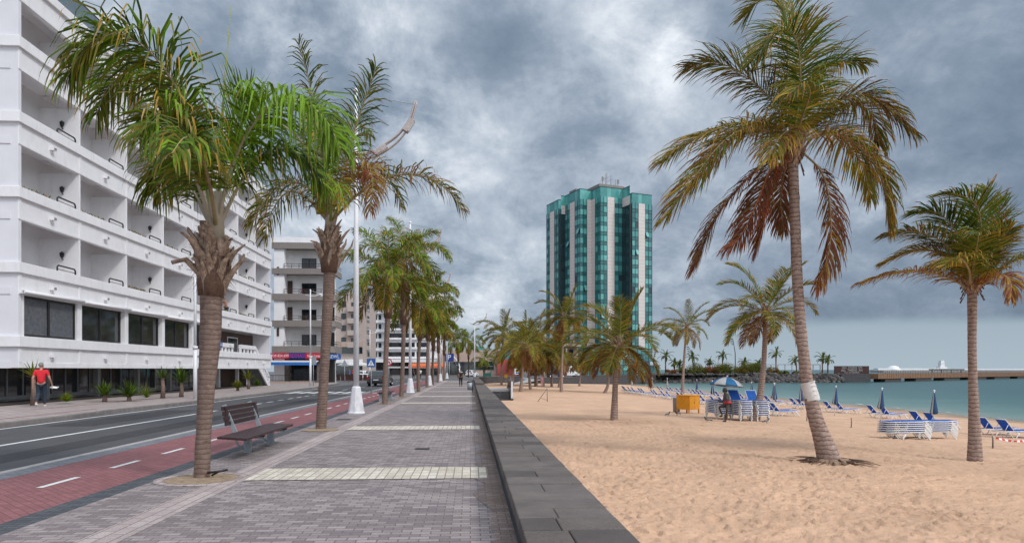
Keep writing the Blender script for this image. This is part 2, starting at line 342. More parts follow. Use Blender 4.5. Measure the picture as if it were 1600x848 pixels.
# ------------------------------------------------------------------ world, sun, camera
def make_world():
    w = bpy.data.worlds.new('World'); SC.world = w; w.use_nodes = True
    t = w.node_tree; N, L = t.nodes, t.links; N.clear()
    out = N.new('ShaderNodeOutputWorld'); bg = N.new('ShaderNodeBackground'); bg.inputs['Strength'].default_value = .1
    L.new(bg.outputs[0], out.inputs[0])
    sky = N.new('ShaderNodeTexSky'); sky.sky_type = 'NISHITA'; sky.sun_disc = False
    sky.sun_elevation = SUN_EL; sky.sun_rotation = SUN_ROT
    tc = N.new('ShaderNodeTexCoord'); D = tc.outputs['Generated']
    def mth(op, a, b=None, c=None):
        n = N.new('ShaderNodeMath'); n.operation = op
        for i, x in enumerate((a, b, c)):
            if x is None: continue
            if isinstance(x, (int, float)): n.inputs[i].default_value = x
            else: L.new(x, n.inputs[i])
        return n.outputs[0]
    sep = N.new('ShaderNodeSeparateXYZ'); L.new(D, sep.inputs[0]); X, Y, Z = sep.outputs
    zz = mth('ADD', mth('MAXIMUM', Z, 0.0), .62)
    cmb = N.new('ShaderNodeCombineXYZ'); L.new(mth('DIVIDE', X, zz), cmb.inputs[0]); L.new(mth('DIVIDE', Y, zz), cmb.inputs[1])
    cmb.inputs[2].default_value = SEED_Z
    def noi(scale, det, rough, dist):
        n = N.new('ShaderNodeTexNoise'); n.inputs['Scale'].default_value = scale; n.inputs['Detail'].default_value = det
        n.inputs['Roughness'].default_value = rough; n.inputs['Distortion'].default_value = dist
        L.new(cmb.outputs[0], n.inputs['Vector']); return n.outputs['Fac']
    mid = mth('SUBTRACT', noi(3.6, 12, .66, .12), .5); low = mth('SUBTRACT', noi(1.35, 5, .5, .1), .5)
    wisp = mth('SUBTRACT', noi(8.5, 8, .62, .6), .5)
    v = mth('MULTIPLY_ADD', mid, 1.0, mth('MULTIPLY_ADD', low, .80, mth('MULTIPLY_ADD', wisp, .38, .505)))
    mod = mth('MULTIPLY_ADD', mid, 3.2, mth('MULTIPLY_ADD', wisp, 1.6, 1.0))     # the gaps are as ragged as the cloud itself
    mod = mth('MINIMUM', mth('MAXIMUM', mod, .12), 2.0)
    for (px, py, k, amp) in BLOBS:
        d = ray(px, py).normalized()
        dot = N.new('ShaderNodeVectorMath'); dot.operation = 'DOT_PRODUCT'; L.new(D, dot.inputs[0]); dot.inputs[1].default_value = d
        g = mth('POWER', mth('MAXIMUM', dot.outputs['Value'], 0.0), k)
        if amp > 0: g = mth('MULTIPLY', g, mod)
        v = mth('MULTIPLY_ADD', g, amp, v)
    cr = N.new('ShaderNodeValToRGB'); cr.color_ramp.interpolation = 'B_SPLINE'
    e = cr.color_ramp.elements
    e[0].position = 0.12; e[0].color = (.10,.145,.205,1); e[1].position = 1.0; e[1].color = (.92,.94,.97,1)
    for pos, c in ((.34,(.15,.202,.272,1)),(.50,(.215,.272,.35,1)),(.62,(.32,.378,.455,1)),(.80,(.55,.605,.675,1))):
        q = e.new(pos); q.color = c
    L.new(v, cr.inputs[0])
    # low clear strip under the cloud base near the horizon
    sm = N.new('ShaderNodeMapRange'); sm.interpolation_type = 'SMOOTHSTEP'
    edge = mth('MULTIPLY_ADD', mth('SUBTRACT', noi(1.1, 4, .5, 0), .5), .035, .0555)
    L.new(mth('SUBTRACT', Z, edge), sm.inputs[0]); sm.inputs[1].default_value = -.006; sm.inputs[2].default_value = .012
    st = N.new('ShaderNodeValToRGB'); q = st.color_ramp.elements
    q[0].position = 0; q[0].color = (.34,.42,.485,1); q[1].position = .07; q[1].color = (.29,.365,.43,1)
    L.new(Z, st.inputs[0])
    mx = N.new('ShaderNodeMix'); mx.data_type = 'RGBA'; L.new(sm.outputs[0], mx.inputs[0]); L.new(st.outputs[0], mx.inputs[6]); L.new(cr.outputs[0], mx.inputs[7])
    # an overcast sky grows brighter towards the zenith and away behind the viewer
    up = N.new('ShaderNodeMapRange'); up.interpolation_type = 'SMOOTHSTEP'; up.inputs[1].default_value = .45; up.inputs[2].default_value = .95; up.inputs[3].default_value = 1; up.inputs[4].default_value = ZEN
    L.new(Z, up.inputs[0])
    bk = N.new('ShaderNodeMapRange'); bk.interpolation_type = 'SMOOTHSTEP'; bk.inputs[1].default_value = -.1; bk.inputs[2].default_value = .9; bk.inputs[3].default_value = 1; bk.inputs[4].default_value = BACK
    L.new(mth('MULTIPLY_ADD', Y, -.8, mth('MULTIPLY', X, .45)), bk.inputs[0])
    mul = mth('MULTIPLY', mth('MULTIPLY', up.outputs[0], bk.outputs[0]), 10.0)
    vm = N.new('ShaderNodeVectorMath'); vm.operation = 'SCALE'; L.new(mx.outputs[2], vm.inputs[0]); L.new(mul, vm.inputs['Scale'])
    tn = N.new('ShaderNodeMix'); tn.data_type = 'RGBA'; tn.blend_type = 'MULTIPLY'     # the thick high cloud overhead and behind is neutral, not blue
    L.new(mth('MINIMUM', mth('ADD', mth('MULTIPLY', mth('SUBTRACT', up.outputs[0], 1.0), 1.0/(ZEN-1)), mth('MULTIPLY', mth('SUBTRACT', bk.outputs[0], 1.0), 1.0/(BACK-1))), 1.0), tn.inputs[0])
    L.new(vm.outputs[0], tn.inputs[6]); tn.inputs[7].default_value = (1.13,1.0,.89,1)
    m2 = N.new('ShaderNodeMix'); m2.data_type = 'RGBA'; m2.inputs[0].default_value = .04; L.new(tn.outputs[2], m2.inputs[6]); L.new(sky.outputs[0], m2.inputs[7])
    L.new(m2.outputs[2], bg.inputs[0])
SUN_DIR = Vector((.55, -.40, .66)).normalized()
SUN_EL = math.asin(SUN_DIR.z); SUN_ROT = math.atan2(SUN_DIR.x, SUN_DIR.y)
SEED_Z = 3.7; ZEN = 3.3; BACK = 2.9
BLOBS = [(1060,62,1300,.22),(985,20,900,.10),(1040,130,500,.05),(985,235,350,-.10),(900,200,500,-.05),(150,40,260,.24),(600,40,700,.16),(450,40,500,.20),(630,200,300,.20),(790,80,500,-.17),(690,110,900,-.12),
         (1380,60,160,-.03),(1400,300,160,-.10),(1150,420,300,-.05),(840,260,500,-.07),(930,110,900,-.07),(560,330,500,.14),(760,480,300,.08),(1560,470,200,-.11),(300,250,400,.12),(1520,260,400,.06)]
make_world()
sl = bpy.data.lights.new('Sun', 'SUN'); sl.energy = 1.5; sl.angle = R(10); sl.color = (1,.965,.92)
so = bpy.data.objects.new('Sun', sl); COL.objects.link(so); so.rotation_euler = SUN_DIR.to_track_quat('Z','Y').to_euler()
cam = bpy.data.cameras.new('Camera'); cam.sensor_width = 36; cam.lens = 36*FPX/1600; cam.shift_y = (HY-424)/1600; cam.clip_end = 9000; cam.clip_start = .05
co = bpy.data.objects.new('Camera', cam); COL.objects.link(co); co.location = CAM; co.rotation_euler = (R(90), 0, -TH)
SC.camera = co
SC.view_settings.view_transform = 'Standard'; SC.view_settings.look = 'None'; SC.view_settings.exposure = 0.26; SC.view_settings.gamma = 1; SC.view_settings.use_curve_mapping = False
SC.render.engine = 'CYCLES'; SC.cycles.use_denoising = True; SC.cycles.max_bounces = 6; SC.cycles.transparent_max_bounces = 6
# ------------------------------------------------------------------ the ground, promenade, road, beach and sea
def sheet(name, poly, z, m):
    b = MB(); b.face([(p[0],p[1],z) for p in poly], 0); return structure(b.build(name, m))
def rect(name, x0, x1, y0, y1, z, m): return sheet(name, [(x0,y0),(x1,y0),(x1,y1),(x0,y1)], z, m)
wp = [flat(745,108), flat(752,116), flat(775,126), flat(812,132), flat(836,136), flat(899,147), flat(960,161), flat(1004,177), flat(1020,190), flat(1362,201)]
land = [(-900,-200),(.45,-200),(.45,108)] + [(p.x,p.y+.3) for p in wp[1:]] + [(wp[-1].x+2, 232), (62,232), (62,420), (-900,900)]
sheet('ground', land, -.04, M['ground'])
PY = 104.0
rect('promenade_paving', -4.68, .45, -4, PY, 0, M['pave'])
rect('promenade_edge_strip', -3.78, -3.36, -4, PY, .004, M['pave_l'])
PALM_Y = [10.4, 18.9, 33.2, 41.4, 50.7, 63.8, 72.0, 88.0, 97.0]
for y in PALM_Y:
    rect('promenade_cross_band', -3.36, .27, y-.05, y+1.15, .010, M['yellow'])
rr_ = random.Random(31); b = MB(); yy = 1.0       # rust coloured dirt lying along the foot of the wall
pts_ = [(.44,yy)]
while yy < 60: pts_.append((.44-rr_.uniform(.12,.42), yy)); yy += rr_.uniform(.3,.9)
pts_.append((.44,yy)); b.face([(p[0],p[1],.008) for p in pts_[::-1]]); structure(b.build('promenade_wall_edge', M['pave_r']))
for (px, py, w_, h_) in ((745,641,.55,.35),(537,654.5,.45,.45),(660,700,.30,.30)):
    p_ = at_z(px, py, .012); structure_ = rect('drain_cover', p_.x-w_/2, p_.x+w_/2, p_.y-h_/2, p_.y+h_/2, .012, M['stone'])
for (px, py, w_) in ((420,640,.36),):
    p_ = at_z(px, py, -.024); bb = MB(); bb.face([(p_.x+w_*math.cos(2*math.pi*k/20), p_.y+w_*math.sin(2*math.pi*k/20), -.024) for k in range(20)]); structure(bb.build('manhole_cover', M['stone']))
M['patch'] = mat('road_patch', (.040,.039,.042), .9, .15, 2, .5, 150); M['worn'] = mat('worn_wheel_track', (.078,.075,.077), .8, .2, .9, .4, 150, stain=(.6,.5,(.058,.056,.058)))
rect('road_patch', -12.6,-11.2, 21.0, 29.0, -.026, M['patch']); rect('road_patch', -9.2,-8.4, 12.0, 40.0, -.0265, M['patch'])
for x_ in (-8.9,-12.0): pass
for y in (18.9,33.2,41.4,50.7,63.8,72.0,88.0):
    b = MB(); rq = random.Random(int(y)); b.face([(-4.06+.52*math.cos(6.283*k/16)*rq.uniform(.85,1.1), y+.52*math.sin(6.283*k/16)*rq.uniform(.85,1.1), .013) for k in range(16)]); structure(b.build('tree_pit_soil', M['hay']))
rect('promenade_dark_strip', -5.02, -4.68, -4, PY, 0, M['slate'])
rect('cycle_lane', -7.02, -5.02, -4, PY, -.002, M['cycle'])
rect('cycle_lane_border', -7.40, -7.02, -4, PY, 0, M['slate_l'])
b = MB(); b.box(-7.55,-7.40,-4,PY,-.2,.012); structure(b.build('kerb', M['kerb_l'], bevel=.01))
rect('road', -13.42, -7.55, -30, 128, -.03, M['asphalt'])
def marks():
    for i in range(24):          # cycle lane centre dashes
        y = 8.0 + i*1.92
        if y < PY-2: yield ('cycle_lane_marking', -6.06, -5.96, y, y+.95, .003)
    yield ('road_marking', -10.42, -10.28, -10, 26.5, -.025)
    for i in range(10): yield ('road_marking', -10.42, -10.28, 27.5+i*2.0, 28.6+i*2.0, -.025)
    for i in range(7):  yield ('zebra_crossing', -13.0+i*.78, -12.55+i*.78, 48.5, 52.5, -.025)
    yield ('stop_line', -10.2, -7.7, 47.0, 47.4, -.025)
    for i in range(3): yield ('zebra_crossing', -6.9+i*.62, -6.55+i*.62, 48.3, 49.0, .003)
    for i in range(12): yield ('road_marking', -10.42, -10.28, 56+i*5, 58.5+i*5, -.025)
    yield ('gutter_line', -13.26, -13.14, -10, 60, -.025)
    yield ('road_edge_line', -7.85, -7.76, 53, 110, -.025)
for nm, x0, x1, y0, y1, z in marks(): rect(nm, x0, x1, y0, y1, z, M['paint'])
def smooth_path(pts, n=6):
    pts = [Vector(p) for p in pts]; out = []
    P = [pts[0]*2-pts[1]] + pts + [pts[-1]*2-pts[-2]]
    for i in range(1, len(P)-2):
        for k in range(n):
            t = k/n; a, b_, c, d = P[i-1], P[i], P[i+1], P[i+2]
            out.append(.5*((2*b_) + (c-a)*t + (2*a-5*b_+4*c-d)*t*t + (3*b_-a-3*c+d)*t**3))
    return out + [pts[-1]]
edge = smooth_path([(-13.55,-30,0),(-13.5,20,0),(-13.75,27,0),(-13.5,36,0),(-13.55,58,0),(-14.1,68,0),(-15.2,80,0),(-18,90,0),(-24,97,0),(-34,100,0)], 6)
b = MB(); b.prism([(p.x-.15,p.y) for p in edge] + [(-60,100),(-60,-30)], -.2, .12); structure(b.build('far_pavement', M['pave_far']))
b = MB()
for p, q in zip(edge, edge[1:]): b.bar(p+Vector((0,0,-.03)), q+Vector((0,0,-.03)), .17, .315)
structure(b.build('kerb', M['kerb'], bevel=.02))
rect('pavement_tile_strip', -14.55, -14.40, 16, 27.5, .124, M['redtile']); rect('pavement_tile_strip', -16.7, -16.55, 27, 46, .124, M['redtile'])
b = MB(); b.box(-22,-19.55,26,66,.1,.17); structure(b.build('planting_bed', M['soil']))
# sand: a dense grid near the viewer with real footprints
def axis(spec):
    out = []
    for a, b_, st in spec:
        n = max(1, int(round((b_-a)/st))); out += [a+(b_-a)*i/n for i in range(n)]
    return out + [spec[-1][1]]
xs = axis([(1.16,9,.062),(9,18,.10),(18,30,.4),(30,46,.8),(46,90,6)])
ys = axis([(-6,7.5,.6),(7.5,17,.062),(17,30,.12),(30,60,.5),(60,110,1.2),(110,200,4)])
rs = random.Random(5); feet = {}
for _ in range(26000):
    x, y = rs.uniform(1.2,26), rs.uniform(7,34)
    if rs.random() < .45 and abs(x-(1.6+.3*y)) > 5: continue
    a = rs.uniform(0,6.28); e = rs.uniform(.06,.15); q = rs.uniform(.03,.075)*(1 if y < 22 else .85)
    feet.setdefault((int(x*2),int(y*2)), []).append((x,y,math.cos(a),math.sin(a),e,q))
def dimple(x, y):
    h = 0.0; cx, cy = int(x*2), int(y*2)
    for i in (-1,0,1):
        for j in (-1,0,1):
            for (fx,fy,c,s,e,q) in feet.get((cx+i,cy+j), ()):
                dx, dy = x-fx, y-fy; u = (dx*c+dy*s)/e; v = (-dx*s+dy*c)/(e*.5); r2 = u*u+v*v
                if r2 < 4: h += q*(-math.exp(-r2*1.6) + .45*math.exp(-(math.sqrt(r2)-1.25)**2*5))
    return max(-.13, min(.08, h))
b = MB(); nx, ny = len(xs), len(ys)
for y in ys:
    for x in xs:
        z = sand_z(x,y)
        if y < 70 and x < 40:
            z += .06*noise.noise((x*.35,y*.35,0)) + .03*noise.noise((x*1.4,y*1.4,3))
        if 6.5 < y < 36 and x < 28: z += dimple(x,y) + .012*noise.noise((x*5,y*5,7))
        b.v.append(Vector((x,y,z)))
for j in range(ny-1):
    for i in range(nx-1): b.idx((j*nx+i, j*nx+i+1, (j+1)*nx+i+1, (j+1)*nx+i), 0, True)
def sandmat():
    m = mat('beach_sand', (.555,.356,.235), .9, .12, .6, .9, 16, spec=.2, stain=(.4,.40,(.40,.225,.135)))
    t, N, L = nt(m); p = [n for n in N if n.type == 'BSDF_PRINCIPLED'][0]
    base = p.inputs['Base Color'].links[0].from_socket
    tc = [n for n in N if n.type == 'TEX_COORD'][0]
    sp = N.new('ShaderNodeSeparateXYZ'); L.new(tc.outputs['Object'], sp.inputs[0])
    mr = N.new('ShaderNodeMapRange'); mr.interpolation_type = 'SMOOTHSTEP'; mr.inputs[1].default_value = -1.80; mr.inputs[2].default_value = -2.05   # wet sand by the water line
    L.new(sp.outputs[2], mr.inputs[0]); mx = N.new('ShaderNodeMix'); mx.data_type = 'RGBA'; L.new(mr.outputs[0], mx.inputs[0]); L.new(base, mx.inputs[6])
    mx.inputs[7].default_value = (.23,.17,.125,1); L.new(mx.outputs[2], p.inputs['Base Color'])
    def nz(sc, det): n = N.new('ShaderNodeTexNoise'); n.inputs['Scale'].default_value = sc; n.inputs['Detail'].default_value = det; n.inputs['Roughness'].default_value = .6; L.new(tc.outputs['Object'], n.inputs['Vector']); return n.outputs['Fac']
    vo = N.new('ShaderNodeTexVoronoi'); vo.inputs['Scale'].default_value = 4.6; vo.inputs['Randomness'].default_value = 1; L.new(tc.outputs['Object'], vo.inputs['Vector'])
    a1 = N.new('ShaderNodeMath'); a1.operation = 'MULTIPLY_ADD'; a1.inputs[1].default_value = .35; L.new(vo.outputs['Distance'], a1.inputs[0]); L.new(nz(8.5, 7), a1.inputs[2])
    a2 = N.new('ShaderNodeMath'); a2.operation = 'MULTIPLY_ADD'; a2.inputs[1].default_value = .18; L.new(nz(45, 3), a2.inputs[0]); L.new(a1.outputs[0], a2.inputs[2])
    bp = N.new('ShaderNodeBump'); bp.inputs['Strength'].default_value = 1.0; bp.inputs['Distance'].default_value = .045; L.new(a2.outputs[0], bp.inputs['Height']); L.new(bp.outputs[0], p.inputs['Normal'])
    return m
structure(b.build('beach_sand', sandmat()))
SEA = -2.03
def seamat():
    m = bpy.data.materials.new('sea_water'); t, N, L = nt(m); N.clear()
    out = N.new('ShaderNodeOutputMaterial'); p = N.new('ShaderNodeBsdfPrincipled'); L.new(p.outputs[0], out.inputs[0])
    p.inputs['Roughness'].default_value = .3; p.inputs['Specular IOR Level'].default_value = .12
    tc = N.new('ShaderNodeTexCoord'); sp = N.new('ShaderNodeSeparateXYZ'); L.new(tc.outputs['Object'], sp.inputs[0])
    mp = N.new('ShaderNodeMapping'); mp.inputs['Scale'].default_value = (.35,1.2,1); L.new(tc.outputs['Object'], mp.inputs[0])
    n = N.new('ShaderNodeTexNoise'); n.inputs['Scale'].default_value = .10; n.inputs['Detail'].default_value = 7; n.inputs['Roughness'].default_value = .65; L.new(mp.outputs[0], n.inputs['Vector'])
    ad = N.new('ShaderNodeMath'); ad.operation = 'MULTIPLY_ADD'; ad.inputs[1].default_value = 26; L.new(n.outputs['Fac'], ad.inputs[0]); L.new(sp.outputs[0], ad.inputs[2])
    mr = N.new('ShaderNodeMapRange'); mr.inputs[1].default_value = 50; mr.inputs[2].default_value = 100; L.new(ad.outputs[0], mr.inputs[0])
    cr = N.new('ShaderNodeValToRGB'); e = cr.color_ramp.elements   # shallow sandy water deepening from the shore
    e[0].position = 0; e[0].color = (.22,.255,.21,1); e[1].position = 1; e[1].color = (.034,.098,.099,1)
    q = e.new(.14); q.color = (.11,.195,.172,1); q = e.new(.45); q.color = (.050,.125,.118,1)
    L.new(mr.outputs[0], cr.inputs[0]); L.new(cr.outputs[0], p.inputs['Base Color'])
    m2 = N.new('ShaderNodeMapping'); m2.inputs['Scale'].default_value = (.5,1.6,1); L.new(tc.outputs['Object'], m2.inputs[0])
    nb = N.new('ShaderNodeTexNoise'); nb.inputs['Scale'].default_value = 1.1; nb.inputs['Detail'].default_value = 6; L.new(m2.outputs[0], nb.inputs['Vector'])
    bp = N.new('ShaderNodeBump'); bp.inputs['Strength'].default_value = .6; bp.inputs['Distance'].default_value = .12
    L.new(nb.outputs['Fac'], bp.inputs['Height']); L.new(bp.outputs[0], p.inputs['Normal'])
    return m
rect('sea', 30, 5200, -400, 7800, SEA, seamat())
b = MB(); rf = random.Random(3)
for seg in range(26):
    y = 30 + seg*6.2; x = 40.6 + .6*math.sin(y*.11) + .35*math.sin(y*.37)
    if rf.random() < .3: continue
    n = 9; w = rf.uniform(.12,.5); Ls = rf.uniform(2.5,6)
    for i in range(n):
        t0, t1 = i/n, (i+1)/n
        f = lambda t: (x + .35*math.sin((y+t*Ls)*.9) , y+t*Ls, w*math.sin(math.pi*t)**.7*(.6+.4*math.sin(t*17+seg)))
        a, c = f(t0), f(t1)
        b.face([(a[0]-a[2]/2,a[1],SEA+.03),(a[0]+a[2]/2,a[1],SEA+.02),(c[0]+c[2]/2,c[1],SEA+.02),(c[0]-c[2]/2,c[1],SEA+.03)])
tag(b.build('wave_foam', mat('foam', (.8,.8,.8), .8, .1)), 'thin broken line of white foam along the water edge', 'foam', kind='stuff')
b = MB()
lowland = [flat(1380,900), flat(1700,900), flat(1750,960), flat(1360,960)]
b.prism([(p.x,p.y) for p in lowland], SEA-.5, .9); structure(b.build('harbour_land', M['kerb_l']))
b = MB()
for i in range(9): pass
# ------------------------------------------------------------------ promenade sea wall, steps, far walls, ramp
def slab_mat():
    return brick('basalt_coping', (.050,.048,.053), (.085,.080,.086), (.018,.017,.018), .42, .81, .008, rot=R(90), off=.0, dirt=.35, dcol=(.10,.088,.088), big=.22, bump=.7, dscale=1.4)
COPE = mat('basalt_coping', (.105,.084,.073), .8, .25, 2.2, 1.0, 28, stain=(1.6,.55,(.15,.125,.115)), spec=.5)
COPE2 = mat('basalt_coping_worn', (.122,.101,.090), .8, .25, 2.4, .6, 50, stain=(1.2,.4,(.12,.10,.10)), spec=.5)
COPE3 = mat('basalt_coping_dark', (.074,.060,.054), .8, .25, 2.0, .6, 50, spec=.5)
w = thing('sea_wall', 'long low black stone wall between the paved promenade and the sand', 'wall', (.8,6,0))
b = MB(); b.box(.47,1.15,-4,55,-1.6,.30); b.build('wall_body', M['stone'], w)
rs = random.Random(8); b = MB(); y = -3.8
while y < 54.9:
    d = rs.uniform(.36,.52) if y < 30 else .9; y2 = min(55, y+d); g = .005
    h = .42 + rs.uniform(-.004,.004)
    if rs.random() < .5:
        xm = rs.uniform(.62,.98); parts = ((.40,xm-g/2),(xm+g/2,1.21))
    else: parts = ((.40,1.21),)
    for x0, x1 in parts: b.box(x0, x1, y+g, y2-g, .30, h + rs.uniform(-.003,.003), rs.choice((0,0,1,1,2)))
    y = y2
b.build('coping', [COPE, COPE2, COPE3], w, bevel=.012)
w2 = thing('sea_wall', 'raised far stretch of the black stone promenade wall beyond the beach steps', 'wall', (.8,56,0))
b = MB(); b.box(.47,1.05,55.02,104,-1.6,.44); b.build('wall_body', M['stone'], w2)
b = MB(); b.box(.40,1.12,55.01,104,.44,.58); b.build('coping', COPE, w2, bevel=.01)
def wall_path(name, label, pts, z0, z1, t, cap=.12):
    r = thing(name, label, 'wall', (pts[0].x, pts[0].y, 0)); a = MB(); c = MB()
    for p, q in zip(pts, pts[1:]):
        for mb, za, zb, tt in ((a, z0, z1-cap, t), (c, z1-cap, z1, t+.12)):
            p0 = Vector((p.x,p.y,(za+zb)/2)); q0 = Vector((q.x,q.y,(za+zb)/2)); mb.bar(p0, q0, tt, zb-za)
    a.build('wall_body', M['stone'], r); c.build('coping', COPE, r); return r
pa = smooth_path([Vector((.76,104,0)), flat(745,110), flat(757,119), flat(785,126), flat(812,129)], 5)
wall_path('beach_wall', 'black stone beach wall curving away right from the end of the promenade', pa, -1.6, .42, .5)
pb = smooth_path([flat(836,133), flat(868,139), flat(899,147)], 4)
wall_path('beach_wall', 'low black stone wall beside the ramp below the parked white vans', pb, -1.8, .10, .5)
pc = smooth_path([flat(898,147.2), flat(930,154), flat(960,161), flat(1004,177)], 4)
wall_path('beach_wall', 'tall dark stone wall behind the far sand, left of the boulders', pc, -2.4, .40, .6)
pd = [flat(1004,177.2), flat(1020,190), flat(1200,194), flat(1309,198)]
wall_path('breakwater_wall', 'long dark parapet running along the top of the boulder bank', pd, -2.4, .42, .7)
b = MB(); A, B_, C_, D_ = flat(806,126,-.72), flat(826,126,-.72), flat(862,139,-.03), flat(832,138,-.03)
A2, B2 = flat(797,119,-.80), flat(812,117,-.84)
b.face([A2,B2,B_,A]); b.face([A,B_,C_,D_]); structure(b.build('beach_ramp', M['kerb_l']))
st = thing('beach_steps', 'short flight of dark stone steps with metal handrail down to the sand', 'steps', (2.4,58,-.9))
b = MB(); b.box(1.16,3.3,57.6,62,-1.5,.0); b.build('landing', M['kerb_l'], st)
for i in range(4):
    b = MB(); b.box(1.16,3.3,57.6-.36*(i+1),57.6-.36*i,-1.5,-.19*(i+1)); b.build('step', M['stone'], st)
b = MB(); b.yzprism([(62,-1.4),(62,.12),(57.6,.12),(56.1,-.72),(55.6,-.72),(55.6,-1.4)], 3.3, 3.5); b.build('side_wall', M['stone'], st)
b = MB()
tops = [(3.4,62,.98),(3.4,57.6,.98),(3.4,56.1,.22)]
b.tube(tops, .045, 8); b.tube([(p[0],p[1],p[2]-.42) for p in tops], .035, 8)
for i in range(8):
    y = 62-.62*i; z = .12 if y > 57.6 else .12-(57.6-y)*.56; b.tube([(3.4,y,z),(3.4,y,z+.86)], .035, 6)
b.build('handrail', M['deck_g'], st)
b = MB(); b.box(3.34,3.47,55.95,56.08,-1.2,.60); b.ball((3.405,56.015,.62),.08,.08,.05); b.build('white_post', M['pole'], st)
# ------------------------------------------------------------------ seafront hotel with balconies (left)
HX, HY0, BP, NB = -19.35, 30.5, 4.63, 8
HYE = HY0 + BP*NB
ht = thing('hotel_building', 'long white seafront hotel with four rows of open balconies', 'building', (HX,HY0,.12))
W, WI, BW = M['white'], M['whitein'], M['bluewhite']
LV = [5.80, 9.02, 12.24, 15.46]            # underside of each ledge
TOPZ = 18.9
b = MB()
b.box(-42, HX-1.9, HY0+.2, HYE, 1.72, TOPZ-.1)                                     # main block behind the balconies
b.box(-42, HX-2.4, HY0+.2, HYE, .05, 1.72)
b.build('wall', WI, ht)
b = MB(); b.box(-42, HX, HY0, HY0+.22, 1.72, TOPZ); b.build('end_wall', BW, ht, bevel=.01)
b = MB(); b.box(-42, HX-.02, HYE-.2, HYE, 1.72, TOPZ); b.build('end_wall', BW, ht)
b = MB(); b.box(-41.9, HX+.02, HY0-.02, HYE+.02, TOPZ-.3, TOPZ+.05); b.build('roof', W, ht, bevel=.02)
# fascia panels and ledges
for z0 in [2.63] + LV + [18.45]:
    h = .46 if z0 < 18 else .4
    for (pz0, pz1) in ((z0-.92, z0),):
        if z0 > 3:
            b = MB(); b.box(HX-.22, HX-.001, HY0+.23, HYE-.21, pz0, pz1)
            for k in range(NB+1):
                yk = min(max(HY0+BP*k, HY0+.1), HYE-.1); b.box(HX-.02, HX+.035, yk-.09, yk+.09, pz0+.004, pz1)
            b.box(HX-.02, HX+.02, HY0+.24, HYE-.22, pz0+.005, pz0+.14)
            b.build('fascia', W, ht, bevel=.008)
    b = MB(); b.box(-42, HX+.13, HY0-.13, HYE+.05, z0, z0+h); b.build('ledge', W, ht, bevel=.015)
    b = MB(); b.box(-42, HX-.3, HY0-.035, HY0+.02, z0-.92, z0-.62); b.build('end_wall_band', BW, ht)
b = MB(); b.box(HX-2.2, HX-.001, HY0+.02, HYE-.02, 1.72, 2.63)
for k in range(NB+1):
    yk = min(max(HY0+BP*k, HY0+.1), HYE-.1); b.box(HX-.02, HX+.04, yk-.09, yk+.09, 1.95, 2.63)
b.box(HX-.02, HX+.03, HY0+.01, HYE-.01, 1.721, 1.95)
b.build('fascia', W, ht, bevel=.008)
